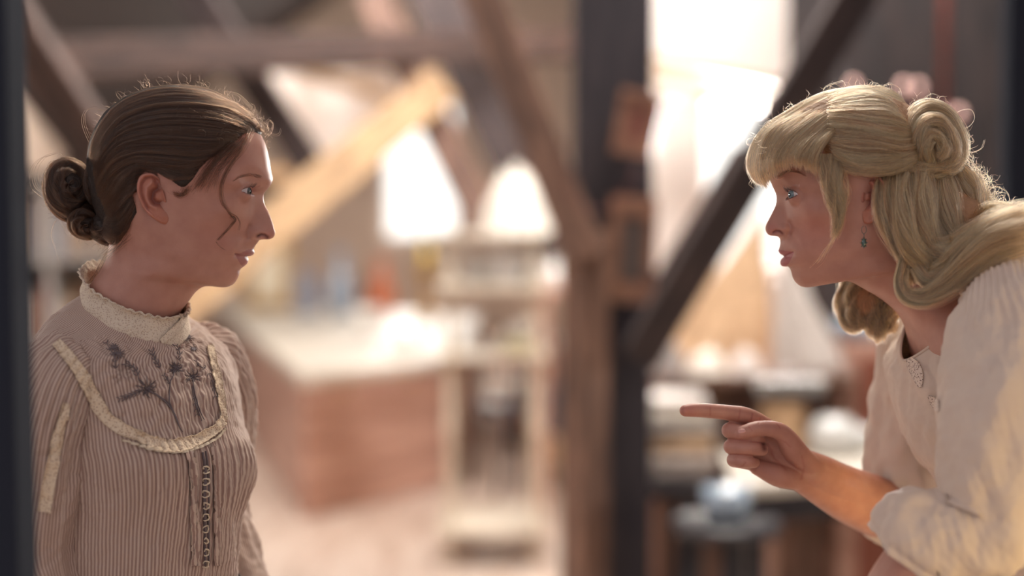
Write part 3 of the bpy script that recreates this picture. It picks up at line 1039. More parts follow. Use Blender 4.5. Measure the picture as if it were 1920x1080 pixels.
# folded fabrics and a basket on the low table
rk = random.Random(5)
zz0 = zl
labs = ['pale grey', 'white', 'tan', 'grey', 'cream', 'white']
mts = [mat_grey_cloth, mat_white_cloth, mat_tan_cloth, mat_grey_cloth, mat_linen, mat_white_cloth]
pos = ['bottom', 'second from the bottom', 'third from the bottom', 'third from the top', 'second from the top', 'topmost']
for k in range(6):
    h_ = rk.uniform(.032, .052)
    o = MB().box((-.13 + rk.uniform(0, .02), -.12, 0), (.12 - rk.uniform(0, .03), .12, h_), .014).build('folded_fabric', mts[k], smooth=True)
    o.location = (P(1272, 800, 4.7)[0] + rk.uniform(-.01, .01), 4.7, zz0 + .0005)
    o.rotation_euler = (0, 0, rk.uniform(-.1, .1))
    tag(o, '%s folded fabric, %s in the stack right of the middle post' % (labs[k], pos[k]), 'fabric')
    zz0 += h_ + .001
o = MB().lathe([(0.001, 0), (.05, 0), (.06, .02), (.07, .09), (.066, .09), (.055, .02), (.001, .012)], (0, 0, 0), 26).build('glass_bowl', mat_bluegrey, smooth=True)
o.location = (P(1362, 930, 3.9)[0], 3.9, P(1362, 975, 3.9)[2])
tag(o, 'blue grey bowl below the pointing hand', 'bowl')
s_ = thing('stool', 'small dark stool under the blue grey bowl', 'stool', (o.location[0], 3.9, 0))
zb = o.location[2]
MB().lathe([(.001, zb - .03), (.15, zb - .03), (.155, zb - .015), (.15, zb - .001), (.001, zb - .001)], (0, 0, 0), 26).build('seat', mat_black, s_, smooth=True)
for k in range(3):
    a = k * 2.1 + .4
    MB().tube(np.array([(.15 * math.cos(a), .15 * math.sin(a), 0), (.10 * math.cos(a), .10 * math.sin(a), zb - .03)]), .014, 8).build('leg', mat_black, s_, smooth=True)
# tall red-brown cabinet behind the blonde blouse
cb = thing('tall_cabinet', 'red-brown cabinet between the shawls and the cream blouse', 'cabinet', (P(1640, 700, 5.0)[0], 4.98, 0))
z8 = P(1600, 642, 5.0)[2]
x0c, x1c = P(1596, 700, 5)[0] - cb.location[0], .6
MB().box((x0c, 0, 0), (x1c, .26, z8), .008).build('body', mat_red_wood, cb)
for a_, b__ in ((x0c + .02, x0c + .3), (x0c + .32, x1c - .02)):
    o = MB().box((a_, -.018, .08), (b__, 0, z8 - .05), .005).build('door', plain('brick_red_panel', (138, 78, 60), rough=.5, noise=.15, nscale=10), cb)
    MB().ball((b__ - .03, -.03, .6), .012, 10, 8).build('knob', mat_brass, o, smooth=True)
o = MB().lathe([(0.001, 0), (.05, 0), (.09, .03), (.10, .07), (.094, .07), (.08, .035), (.001, .012)], (0, 0, 0), 30).build('pale_bowl', mat_bluegrey, smooth=True)
o.location = (P(1556, 600, 5.05)[0] + .12, 5.10, z8)
tag(o, 'pale blue bowl on the red-brown cabinet under the blonde chin curls', 'bowl')
# ================================================================== people: tools
def catmull_at(pts, idx):
    """smooth curve through pts, evaluated at fractional point indices"""
    pts = np.asarray(pts, float)
    n = len(pts)
    d = np.maximum(np.sqrt(np.linalg.norm(np.diff(pts, axis=0), axis=1)), 1e-6)
    m = np.zeros_like(pts)
    for i in range(1, n - 1):
        m[i] = ((pts[i] - pts[i - 1]) / d[i - 1] * d[i] + (pts[i + 1] - pts[i]) / d[i] * d[i - 1]) / (d[i] + d[i - 1])
    m[0] = (pts[1] - pts[0]) / d[0]
    m[-1] = (pts[-1] - pts[-2]) / d[-1]
    idx = np.asarray(idx, float)
    k = np.clip(idx.astype(int), 0, n - 2)
    t = (idx - k)[:, None]
    hh = d[k][:, None]
    t2, t3 = t * t, t * t * t
    return pts[k] * (2 * t3 - 3 * t2 + 1) + m[k] * hh * (t3 - 2 * t2 + t) + pts[k + 1] * (-2 * t3 + 3 * t2) + m[k + 1] * hh * (t3 - t2)


def proj(v):
    """world -> photo pixels"""
    v = np.asarray(v, float)
    c, s_ = math.cos(PITCH), math.sin(PITCH)
    y, z = v[..., 1], v[..., 2] - CAMZ
    d = y * c - z * s_
    u = y * s_ + z * c
    return np.stack([960 + FPX * v[..., 0] / d, 540 - FPX * u / d], -1)


class Head:
    """one continuous head + neck surface, lofted along its side profile.
    s = +1 faces right in the photo, -1 faces left; D = distance of the middle plane."""

    def __init__(h, prof, keys, D, s, face_rows):
        h.D, h.s = D, s
        prof = np.asarray(prof, float)
        ki = np.array([k[0] for k in keys], float)
        back = np.array([k[1] for k in keys], float)
        W = np.array([k[2] for k in keys], float)
        M = np.array([k[3] for k in keys], float)
        FW = np.array([k[4] for k in keys], float)
        VE = np.array([k[5] for k in keys], float)
        t = []
        for i in range(len(prof) - 1):
            L = np.linalg.norm(prof[i + 1] - prof[i]) * 0.607
            sp = 0.75 if face_rows[0] <= i < face_rows[1] else 2.6
            n = max(2, int(math.ceil(L / sp)))
            t += list(i + np.arange(n) / n)
        t.append(len(prof) - 1.0)
        t = np.array(t)
        h.t = t
        F = PA(catmull_at(prof, t), D)
        B = PA(pchip(ki, back, t), D)
        W, M, FW, VE = [pchip(ki, a, t) for a in (W / 1000, M * 0.000607, FW / 1000, VE)]
        th = np.concatenate([np.linspace(0, math.radians(78), 170, endpoint=False), np.linspace(math.radians(78), math.pi, 66)])
        h.th = th
        Fk, Bk = catmull_at(prof, ki), back
        axk = (Bk - Fk) / np.maximum(np.linalg.norm(Bk - Fk, axis=1, keepdims=True), 1e-9)
        Mk = Fk + axk * np.array([k[3] for k in keys], float)[:, None]
        MF = PA(pchip(ki, Mk, t), D)
        arc = np.concatenate([[0], np.cumsum(np.linalg.norm(np.diff(MF, axis=0), axis=1) * 0.5 + np.linalg.norm(np.diff(B, axis=0), axis=1) * 0.5)])
        def smooth(A, sg=0.0035):
            A2 = A if A.ndim > 1 else A[:, None]
            w = np.exp(-0.5 * ((arc[:, None] - arc[None, :]) / sg) ** 2) * np.gradient(arc)[None, :].clip(1e-7)
            w[0] = 0
            w[0, 0] = 1
            r = (w @ A2) / w.sum(1, keepdims=True)
            return r if A.ndim > 1 else r[:, 0]
        k0 = sstep(3, 8, t)
        MF = MF + (smooth(MF) - MF) * k0[:, None]
        B = B + (smooth(B) - B) * k0[:, None]
        W = W + (smooth(W) - W) * k0
        VE = VE + (smooth(VE) - VE) * k0
        mid = (MF + B) / 2
        half = (MF - B) / 2
        c, s_ = np.cos(th), np.sin(th)
        a = np.sign(c) * np.abs(c) ** np.where(c > 0, 0.88, 0.94)
        g = np.maximum(s_, 0)[None, :] ** 0.94 * (1 - VE[:, None] * np.maximum(a, 0)[None, :] ** 1.2 * 0.55)
        lat = W[:, None] * g
        V = mid[:, None] + half[:, None] * a[None, :, None]
        V[..., 1] = D - lat
        fall = np.exp(-(lat / np.maximum(FW[:, None], 1e-4)) ** 2.3) * (c > 0)[None, :]
        self_d = (F - MF)[:, None] * fall[..., None]
        V += self_d
        h.V, h.lat = V, lat
        h.fall = fall
        h.fwd = np.array([s, 0, 0.0])
        h.col = np.ones(V.shape) * np.array([0.50, 0.25, 0.185])
        h.rough = np.zeros(V.shape[:2])
        h.extra = []

    def bump(h, px, py, sx, sy, lat_mm, fwd_mm=0, up_mm=0, rot=0, side=True, col=None, k=1.0):
        q = proj(h.V)
        dx, dy = q[..., 0] - px, q[..., 1] - py
        c, s_ = math.cos(math.radians(rot)), math.sin(math.radians(rot))
        u, v = dx * c + dy * s_, -dx * s_ + dy * c
        w = np.exp(-((u / sx) ** 2 + (v / sy) ** 2))
        w = w * (h.V[..., 1] < h.D + 1e-6)
        if side:
            w = w * sstep(0.0, 0.006, h.lat)
        w[:, h.th > 2.2] *= 0.0 if px is None else 1.0
        h.V[..., 1] -= w * lat_mm / 1000
        h.V[..., 0] += w * fwd_mm / 1000 * h.s
        h.V[..., 2] += w * up_mm / 1000
        if col is not None:
            h.tint(w * k, col)
        return w

    def groove(h, line, width, lat_mm, fwd_mm=0, up_mm=0, col=None, k=1.0, power=2.0, taper=True):
        q = proj(h.V)
        line = np.asarray(line, float)
        d = polydist(q, line)
        w = np.exp(-(d / width) ** power) * sstep(0.0, 0.004, h.lat)
        h.V[..., 1] -= w * lat_mm / 1000
        h.V[..., 0] += w * fwd_mm / 1000 * h.s
        h.V[..., 2] += w * up_mm / 1000
        if col is not None:
            h.tint(w * k, col)

    def tint(h, w, col):
        w = np.clip(w, 0, 1)[..., None]
        h.col = h.col * (1 - w) + np.asarray(col) * w

    def eye(h, px, py, w_mm, R=11.6, az=(-48, 78), up=25, lo=19, gaze_az=15, gaze_el=0, crease=9.0, lid=1.1):
        """shape the lids around an eyeball and remember where it goes"""
        w = w_mm / 1000
        E = P(px, py, h.D - w)
        h.E, h.ER, h.gaze = E, R / 1000, (gaze_az, gaze_el)
        d = h.V - E
        fx, ly, uz = d[..., 0] * h.s, -d[..., 1], d[..., 2]
        r = np.linalg.norm(d, axis=-1)
        azi = np.degrees(np.arctan2(ly, fx))
        ele = np.degrees(np.arcsin(np.clip(uz / np.maximum(r, 1e-6), -1, 1)))
        a0 = np.array([math.cos(math.radians(22)), math.sin(math.radians(22)), 0.0])
        ang = np.degrees(np.arccos(np.clip((fx * a0[0] + ly * a0[1]) / np.maximum(r, 1e-6), -1, 1)))
        wgt = (1 - sstep(40, 92, ang)) * (r < 0.034) * (1 - sstep(0.022, 0.034, r))
        # medial side keeps the nose
        wgt = wgt * (1 - sstep(-40, -75, azi))
        target = (R + lid) / 1000
        target = target - 0.0008 * np.exp(-((ele - (up + 16)) / 6.0) ** 2) * (azi > az[0]) * (azi < az[1] + 5)
        x = np.clip((azi - az[0]) / (az[1] - az[0]), 0, 1)
        shape = np.maximum(np.sin(math.pi * x ** 0.85), 0) ** 0.62
        shape = np.where((azi > az[0]) & (azi < az[1]), shape, 0)
        eu, el = up * shape, -lo * shape * (0.75 + 0.25 * np.sin(math.pi * x))
        slant = 3.0 * (x - 0.3)
        inside = np.minimum(eu + slant - ele, ele - el - slant)
        k = sstep(-0.2, 3.0, inside) * (shape > 0.02)
        rr = r * (1 - wgt) + target * wgt
        near = (fx > -0.006) & (azi > -100) & (azi < 130)
        lim = (R + lid * 0.9) / 1000
        kk = 0.0045
        hh = np.clip(0.5 + 0.5 * (rr - lim) / kk, 0, 1)
        smx = lim * (1 - hh) + rr * hh + kk * hh * (1 - hh) * 0.6
        rr = np.where(near & (r < 0.03), smx, rr)
        rr = rr * (1 - k) + (R - 2.2) / 1000 * k
        rr = np.where(k > 0, rr, rr)
        h.V = E + d / np.maximum(r, 1e-6)[..., None] * rr[..., None]
        rim = np.exp(-((inside) / 2.6) ** 2) * (wgt > 0.3) * (shape > 0.02)
        h.tint(rim * 0.55, (0.36, 0.12, 0.09))
        h.tint(k, (0.30, 0.10, 0.08))
        h.eye_par = (az, up, lo)
        return E

    def lid_point(h, x, upper=True, r_mm=13.3):
        """a point on the lid edge, x 0 (inner) .. 1 (outer)"""
        az, up, lo = h.eye_par
        a = az[0] + (az[1] - az[0]) * x
        sh = max(math.sin(math.pi * x ** 0.85), 0) ** 0.62
        e = up * sh + 3 * (x - 0.3) if upper else -lo * sh * (0.75 + 0.25 * math.sin(math.pi * x)) + 3 * (x - 0.3)
        a, e = math.radians(a), math.radians(e)
        dr = np.array([math.cos(e) * math.cos(a) * h.s, -math.cos(e) * math.sin(a), math.sin(e)])
        return h.E + dr * r_mm / 1000, dr

    def surface(h):
        """closed two-sided grid (near half + mirrored far half)"""
        V = h.V.copy()
        V[:, 0, 1] = h.D
        V[:, -1, 1] = h.D
        far = V[:, -2:0:-1].copy()
        far[..., 1] = 2 * h.D - far[..., 1]
        C = np.concatenate([h.col, h.col[:, -2:0:-1]], 1)
        return np.concatenate([V, far], 1), C

    def mesh(h, name, mat, parent, yaw=0):
        S, C = h.surface()
        nr, nc = S.shape[:2]
        v = S.reshape(-1, 3)
        f = grid_faces(nr, nc, flip=(h.s > 0))
        c = C.reshape(-1, 3)
        for (ev, ef, ec) in h.extra:
            f = np.concatenate([f, ef + len(v)])
            v = np.concatenate([v, ev])
            c = np.concatenate([c, ec])
        return raw_mesh(name, local(v, parent) if parent else v, f, mat, parent, col=c)

    def ear(h, outline, wf, wb, centre, ridges, tilt_px=None, thick=3.0, depth_at=()):
        """ear as a dished shell. outline: photo pixels, closed loop from top front over the back to the lobe and the front.
        wf, wb: how far (mm) from the middle plane its front and back edges stand"""
        out = catmull(np.concatenate([outline, outline[:1]]), 97)[:-1]
        ce = np.asarray(centre, float)
        rho = np.linspace(0, 1, 44)
        g = ce + (out[None] - ce) * rho[:, None, None]
        x = g[..., 0] * h.s
        x0, x1 = (out[:, 0] * h.s).min(), (out[:, 0] * h.s).max()
        fb = (x - x0) / (x1 - x0)                 # 0 at the back edge, 1 at the front
        wlat = wb + (wf - wb) * fb ** 0.8
        col = np.ones(g.shape[:2] + (3,)) * np.array([0.47, 0.185, 0.12])
        H = np.zeros(g.shape[:2])
        for (line, wd, amp, tint) in ridges:
            d = polydist(g, np.asarray(line, float))
            w = np.exp(-(d / wd) ** 2)
            H += amp * w
            if tint is not None:
                col = col * (1 - 0.8 * w[..., None]) + np.asarray(tint) * 0.8 * w[..., None]  # shade of the ear put into the colour: dark hollows, paler ridges
        H += 1.2 * sstep(0.80, 0.93, rho)[:, None] * (1 - sstep(0.6, 0.95, fb))      # rolled rim
        H -= 2.2 * sstep(0.93, 1.0, rho)[:, None]
        wl = (wlat + H) / 1000
        V = PA(g, h.D - wl)
        rows = [V]
        cols = [col]
        for (k, drop) in ((0.985, 3.2), (0.93, 5.5), (0.8, 11), (0.7, 20)):
            gg = ce + (out - ce) * k
            fbo = fb[-1]
            rows.append(PA(gg, h.D - (wlat[-1] - drop * (1 - 0.2 * fbo)) / 1000)[None])
            cols.append(col[-1:] * 0.9)
        V = np.concatenate(rows)
        C = np.concatenate(cols)
        nr, nc = V.shape[:2]
        f = grid_faces(nr, nc, flip=(h.s < 0))
        v = V.reshape(-1, 3)
        c = C.reshape(-1, 3)
        h.extra.append((v, f, c))
        v2 = v.copy()
        v2[:, 1] = 2 * h.D - v2[:, 1]
        h.extra.append((v2, f[:, ::-1].copy(), c))


def eyeball(h, name, mats, parent, side=1):
    """sphere with cornea bulge, iris and pupil; mats = sclera, iris, pupil"""
    R = h.ER
    n, m = 64, 48
    ph = np.concatenate([np.linspace(0, 0.62, 26, endpoint=False), np.linspace(0.62, math.pi, m - 26)])
    thv = np.arange(n) * 2 * math.pi / n
    d = np.stack([np.sin(ph)[:, None] * np.cos(thv), np.sin(ph)[:, None] * np.sin(thv), np.broadcast_to(np.cos(ph)[:, None], (m, n))], -1)
    rr = R + 0.0008 * np.exp(-(ph / 0.40) ** 4)
    v = d * rr[:, None, None]
    ga, ge = [math.radians(a) for a in h.gaze]
    g = Vector((math.cos(ge) * math.cos(ga) * h.s, -math.cos(ge) * math.sin(ga) * side, math.sin(ge)))
    if side < 0:
        g = Vector((math.cos(ge) * math.cos(ga) * h.s, -math.cos(ge) * math.sin(ga), math.sin(ge)))
    q = np.array(Vector((0, 0, 1)).rotation_difference(g).to_matrix())
    E = h.E.copy()
    if side < 0:
        E[1] = 2 * h.D - E[1]
    v = v.reshape(-1, 3) @ q.T + E
    f = grid_faces(m, n, flip=True)
    k = np.repeat(np.arange(m - 1), n)
    pm = (ph[:-1] + ph[1:])[k] / 2
    fm = np.where(pm < 0.17, 2, np.where(pm < 0.50, 1, 0))
    return raw_mesh(name, local(v, parent), f, mats, parent, face_mat=fm)


def hair_object(name, strands, r0, r1, mat, parent, kind=None):
    """strands: list of (k,3) arrays or an (n,k,3) array, world space; Blender hair curves"""
    if isinstance(strands, np.ndarray):
        sizes = [strands.shape[1]] * strands.shape[0]
        pts = strands.reshape(-1, 3)
    else:
        sizes = [len(s_) for s_ in strands]
        pts = np.concatenate(strands)
    cu = bpy.data.hair_curves.new(name)
    cu.add_curves([int(x) for x in sizes])
    p = local(pts, parent).astype(np.float32)
    cu.attributes['position'].data.foreach_set('vector', p.ravel())
    t = np.concatenate([np.linspace(0, 1, k) for k in sizes])
    rad = (r0 * (1 - t ** 3) + r1 * t ** 3).astype(np.float32)
    a = cu.attributes.get('radius') or cu.attributes.new('radius', 'FLOAT', 'POINT')
    a.data.foreach_set('value', rad)
    ends = np.cumsum(sizes)
    mid = pts[ends - (np.array(sizes) // 2) - 1]
    rs = np.random.RandomState(len(sizes))
    sh = 0.5 + 0.45 * noise3(mid, 260, 1) + 0.35 * noise3(mid, 620, 2) + 0.18 * rs.normal(size=len(sizes))
    a2 = cu.attributes.new('shade', 'FLOAT', 'POINT')
    a2.data.foreach_set('value', np.repeat(np.clip(sh, 0, 1), sizes).astype(np.float32))
    cu.materials.append(mat)
    o = bpy.data.objects.new(name, cu)
    link(o, parent)
    if kind:
        o['kind'] = kind
    return o


def hair_mat(name, dark, light, rough=0.35, spec=0.5):
    m, nt, b = new_mat(name)
    hi = nt.nodes.new('ShaderNodeHairInfo')
    rp = nt.nodes.new('ShaderNodeValToRGB')
    rp.color_ramp.elements[0].color = lin(*dark)
    rp.color_ramp.elements[1].color = lin(*light)
    at = nt.nodes.new('ShaderNodeAttribute')
    at.attribute_name = 'shade'
    nt.links.new(at.outputs['Fac'], rp.inputs[0])
    ph = nt.nodes.new('ShaderNodeBsdfHairPrincipled')
    ph.parametrization = 'COLOR'
    nt.links.new(rp.outputs[0], ph.inputs['Color'])
    ph.inputs['Roughness'].default_value = rough
    ph.inputs['Radial Roughness'].default_value = 0.4
    out = nt.nodes['Material Output']
    nt.nodes.remove(b)
    nt.links.new(ph.outputs[0], out.inputs['Surface'])
    return m


def skin_mat(name, tint=(1, 1, 1), sss=0.18):
    m, nt, b = new_mat(name)
    at = nt.nodes.new('ShaderNodeAttribute')
    at.attribute_name = 'tint'
    tc = nt.nodes.new('ShaderNodeTexCoord')
    nz = nt.nodes.new('ShaderNodeTexNoise')
    nz.inputs['Scale'].default_value = 55
    nz.inputs['Detail'].default_value = 5
    mx = nt.nodes.new('ShaderNodeMix')
    mx.data_type = 'RGBA'
    mx.blend_type = 'MULTIPLY'
    mx.inputs[0].default_value = 1.0
    rp = nt.nodes.new('ShaderNodeValToRGB')
    rp.color_ramp.elements[0].position = 0.3
    rp.color_ramp.elements[0].color = (0.86 * tint[0], 0.80 * tint[1], 0.80 * tint[2], 1)
    rp.color_ramp.elements[1].position = 0.7
    rp.color_ramp.elements[1].color = (1.0 * tint[0], 1.0 * tint[1], 1.0 * tint[2], 1)
    nz2 = nt.nodes.new('ShaderNodeTexNoise')
    nz2.inputs['Scale'].default_value = 900
    nz2.inputs['Detail'].default_value = 3
    bp = nt.nodes.new('ShaderNodeBump')
    bp.inputs['Strength'].default_value = 0.12
    bp.inputs['Distance'].default_value = 0.001
    nt.links.new(tc.outputs['Object'], nz.inputs['Vector'])
    nt.links.new(tc.outputs['Object'], nz2.inputs['Vector'])
    nt.links.new(nz.outputs[0], rp.inputs[0])
    nt.links.new(at.outputs['Color'], mx.inputs[6])
    nt.links.new(rp.outputs[0], mx.inputs[7])
    nt.links.new(mx.outputs[2], b.inputs['Base Color'])
    nt.links.new(nz2.outputs[0], bp.inputs['Height'])
    nt.links.new(bp.outputs[0], b.inputs['Normal'])
    b.inputs['Roughness'].default_value = 0.5
    b.inputs['Subsurface Weight'].default_value = sss
    b.inputs['Subsurface Radius'].default_value = (1.0, 0.35, 0.2)
    b.inputs['Subsurface Scale'].default_value = 0.008
    return m


mat_sclera = plain('eye_white', (205, 190, 186), rough=0.15, coat=1.0)
mat_iris_dark = plain('iris_grey_brown', (70, 68, 66), rough=0.2, coat=1.0, noise=0.3, nscale=600)
mat_iris_blue = plain('iris_grey_blue', (104, 124, 132), rough=0.2, coat=1.0, noise=0.3, nscale=600)
mat_pupil = plain('pupil', (6, 6, 7), rough=0.1, coat=1.0)
# ================================================================== clothing tools
def ring_loft(o, f, l, u, sections, n=220, rows=180):
    """tapering garment: sections = (height along u, forward shift, slope, front, back, side, squareness), metres"""
    o, f, l, u = [np.asarray(a, float) for a in (o, f, l, u)]
    sec = np.asarray(sections, float)
    k = np.arange(len(sec), dtype=float)
    d = np.concatenate([[0], np.cumsum(np.abs(np.diff(sec[:, 0])) + 0.5 * np.abs(np.diff(sec[:, 5])) + 1e-4)])
    tt = np.linspace(0, d[-1], rows)
    sx = pchip(d, sec, tt)
    ph = np.arange(n) * 2 * math.pi / n
    c, s_ = np.cos(ph), np.sin(ph)
    e = (2 / sx[:, 6])[:, None]
    a = np.sign(c) * np.abs(c) ** e
    b = np.sign(s_) * np.abs(s_) ** e
    F = np.where(c > 0, sx[:, 3][:, None], sx[:, 4][:, None]) * a + sx[:, 1][:, None]
    L = sx[:, 5][:, None] * b
    H = sx[:, 0][:, None] - sx[:, 2][:, None] * (F)
    V = o + F[..., None] * f + L[..., None] * l + H[..., None] * u
    return V, ph, tt, (F, L, H)


def grid_normals(V, wrap=True):
    if wrap:
        dc = np.roll(V, -1, 1) - np.roll(V, 1, 1)
    else:
        dc = np.gradient(V, axis=1)
    dr = np.gradient(V, axis=0)
    n = np.cross(dc, dr)
    n /= np.maximum(np.linalg.norm(n, axis=-1, keepdims=True), 1e-12)
    c = V.mean(axis=(0, 1))
    if ((V - V.mean(axis=1, keepdims=True)) * n).sum() < 0:
        n = -n
    return n


def cloth_tube(path, radii, n=96, rows=120, squash=None, up=(0, -1, 0.2)):
    """sleeve: smooth tube; radii (k,) or (k,2)"""
    path = np.asarray(path, float)
    radii = np.asarray(radii, float)
    if radii.ndim == 1:
        radii = np.stack([radii, radii], 1)
    p = catmull(path, rows)
    d = np.concatenate([[0], np.cumsum(np.sqrt(np.linalg.norm(np.diff(path, axis=0), axis=1)))])
    r = pchip(d, radii, np.linspace(0, d[-1], rows))
    fr = frames(p, up)
    ph = np.arange(n) * 2 * math.pi / n
    V = p[:, None] + r[:, None, :1] * np.cos(ph)[None, :, None] * fr[:, None, 0] + r[:, None, 1:] * np.sin(ph)[None, :, None] * fr[:, None, 1]
    return V, ph


def solid_cloth(parts, thick=0.0012):
    """join several (rows, cols, 3) wrap-grids into verts, faces, uv; each gets a turned-in inner layer"""
    vs, fs, uvs, n0 = [], [], [], 0
    for (V, uv) in parts:
        N = grid_normals(V)
        inner = V - N * thick
        G = np.concatenate([V, inner[::-1]])
        U = np.concatenate([uv, uv[::-1]])
        nr, nc = G.shape[:2]
        c = V.mean(axis=1, keepdims=True)
        f0 = grid_faces(nr, nc)
        # orientation: outwards
        a, b, cc = G[0, 0], G[0, 1], G[1, 0]
        fn = np.cross(b - a, cc - a)
        if (fn * (a - c[0, 0])).sum() < 0:
            f0 = f0[:, ::-1].copy()
        last = np.stack([np.arange(nc) + (nr - 1) * nc, (np.arange(nc) + 1) % nc + (nr - 1) * nc, (np.arange(nc) + 1) % nc, np.arange(nc)], -1)
        fs.append(np.concatenate([f0, last]) + n0)
        vs.append(G.reshape(-1, 3))
        uvs.append(U.reshape(-1, 2))
        n0 += nr * nc
    return np.concatenate(vs), np.concatenate(fs), np.concatenate(uvs)


def make_bvh(v, f):
    return BVHTree.FromPolygons([Vector(p) for p in v], [tuple(q) for q in f.tolist()])


CAMP = Vector((0, 0, CAMZ))


def hit(bvh, px, py, off=0.0):
    d = Vector(P(px, py, 2.0)) - CAMP
    d.normalize()
    loc, nor, idx, dist = bvh.ray_cast(CAMP, d)
    if loc is None:
        return None
    if nor.dot(d) > 0:
        nor = -nor
    return np.array(loc) + np.array(nor) * off, np.array(nor)


def ribbon(bvh, line, width, off=0.0012, n=120, across=7, scallop=0.0, sc_n=30, profile=None, smooth_n=True):
    """a strip of trim laid on the garment, traced where the photo shows it. width in pixels (scalar or per key)"""
    c = catmull(line, n)
    t = np.gradient(c, axis=0)
    t /= np.maximum(np.linalg.norm(t, axis=1, keepdims=True), 1e-9)
    nn = np.stack([-t[:, 1], t[:, 0]], 1)
    w = np.interp(np.linspace(0, 1, n), np.linspace(0, 1, len(np.atleast_1d(width))), np.atleast_1d(width)) / 2
    G = np.zeros((n, across, 3))
    U = np.zeros((n, across, 2))
    s_ = np.concatenate([[0], np.cumsum(np.linalg.norm(np.diff(c, axis=0), axis=1))])
    last = None
    for i in range(n):
        for j in range(across):
            x = (j / (across - 1)) * 2 - 1
            ww = w[i] * (1 + scallop * abs(math.sin(math.pi * sc_n * i / n)) * (1 if x > 0 else 0))
            q = c[i] + nn[i] * x * ww
            o_ = off if profile is None else off + profile(x)
            r = hit(bvh, q[0], q[1], o_)
            if r is None:
                G[i, j] = last if last is not None else P(q[0], q[1], 1.6)
            else:
                G[i, j] = r[0]
                last = r[0]
            U[i, j] = (s_[i], x * w[i])
    return G, U


def open_solid(parts, thick=0.0010):
    vs, fs, uvs, n0 = [], [], [], 0
    for (V, uv) in parts:
        dc, dr = np.gradient(V, axis=1), np.gradient(V, axis=0)
        N = np.cross(dc, dr)
        N /= np.maximum(np.linalg.norm(N, axis=-1, keepdims=True), 1e-12)
        s_ = np.sign(((np.array(CAMP) - V) * N).sum())
        N = N * s_
        nr, nc = V.shape[:2]
        B = V - N * thick
        f0 = grid_faces(nr, nc, wrap=False, flip=(s_ < 0))
        f1 = f0[:, ::-1] + nr * nc
        idx = np.arange(nr * nc).reshape(nr, nc)
        loop = np.concatenate([idx[0, :-1], idx[:-1, -1], idx[-1, :0:-1], idx[:0:-1, 0]])
        l2 = np.roll(loop, -1)
        side = np.stack([loop, l2, l2 + nr * nc, loop + nr * nc], -1)
        fs.append(np.concatenate([f0, f1, side]) + n0)
        vs += [V.reshape(-1, 3), B.reshape(-1, 3)]
        uvs += [uv.reshape(-1, 2)] * 2
        n0 += 2 * nr * nc
    return np.concatenate(vs), np.concatenate(fs), np.concatenate(uvs)


def thread(bvh, line, r_px=1.0, off=0.0012, n=16, ns=5):
    c = catmull(line, n)
    pts = []
    for q in c:
        r = hit(bvh, q[0], q[1], off)
        if r is not None:
            pts.append(r[0])
    if len(pts) < 3:
        return None
    rr = r_px * 0.0006
    t = np.linspace(0, 1, len(pts))
    return np.array(pts), rr * (0.45 + 0.55 * np.sin(math.pi * np.clip(t, 0.03, 0.97)))


def cloth_mat(name, a, b_, period=None, rough=0.85, bump=0.3, trans=0.25, stripe_w=0.5, weave=1600, rgb3=None):
    """cotton: fine weave, optional stripes along v with the given period (metres, uv x)"""
    m, nt, b = new_mat(name)
    uv = nt.nodes.new('ShaderNodeUVMap')
    uv.uv_map = 'uv'
    tc = nt.nodes.new('ShaderNodeTexCoord')
    nz = nt.nodes.new('ShaderNodeTexNoise')
    nz.inputs['Scale'].default_value = 260
    nz.inputs['Detail'].default_value = 6
    nt.links.new(tc.outputs['Object'], nz.inputs['Vector'])
    big = nt.nodes.new('ShaderNodeTexNoise')
    big.inputs['Scale'].default_value = 60
    big.inputs['Detail'].default_value = 4
    nt.links.new(tc.outputs['Object'], big.inputs['Vector'])
    add = nt.nodes.new('ShaderNodeMath')
    add.operation = 'ADD'
    nt.links.new(nz.outputs[0], add.inputs[0])
    nt.links.new(big.outputs[0], add.inputs[1])
    bp = nt.nodes.new('ShaderNodeBump')
    bp.inputs['Strength'].default_value = bump
    bp.inputs['Distance'].default_value = 0.0012
    nt.links.new(add.outputs[0], bp.inputs['Height'])
    if period:
        sx = nt.nodes.new('ShaderNodeSeparateXYZ')
        nt.links.new(uv.outputs[0], sx.inputs[0])
        mu = nt.nodes.new('ShaderNodeMath')
        mu.operation = 'MULTIPLY'
        mu.inputs[1].default_value = 2 * math.pi / period
        nt.links.new(sx.outputs[0], mu.inputs[0])
        sn = nt.nodes.new('ShaderNodeMath')
        sn.operation = 'SINE'
        nt.links.new(mu.outputs[0], sn.inputs[0])
        rp = nt.nodes.new('ShaderNodeMapRange')
        rp.inputs['From Min'].default_value = -0.45
        rp.inputs['From Max'].default_value = 0.45
        nt.links.new(sn.outputs[0], rp.inputs[0])
        fac = rp.outputs[0]
    else:
        fac = big.outputs[0]
    mx = nt.nodes.new('ShaderNodeMix')
    mx.data_type = 'RGBA'
    mx.inputs[6].default_value = lin(*a)
    mx.inputs[7].default_value = lin(*b_)
    nt.links.new(fac, mx.inputs[0])
    nt.links.new(mx.outputs[2], b.inputs['Base Color'])
    nt.links.new(bp.outputs[0], b.inputs['Normal'])
    b.inputs['Roughness'].default_value = rough
    b.inputs['Sheen Weight'].default_value = 0.15
    if trans:
        tr = nt.nodes.new('ShaderNodeBsdfTranslucent')
        ms = nt.nodes.new('ShaderNodeMixShader')
        ms.inputs[0].default_value = trans
        nt.links.new(mx.outputs[2], tr.inputs['Color'])
        nt.links.new(b.outputs[0], ms.inputs[1])
        nt.links.new(tr.outputs[0], ms.inputs[2])
        nt.links.new(ms.outputs[0], nt.nodes['Material Output'].inputs['Surface'])
    return m


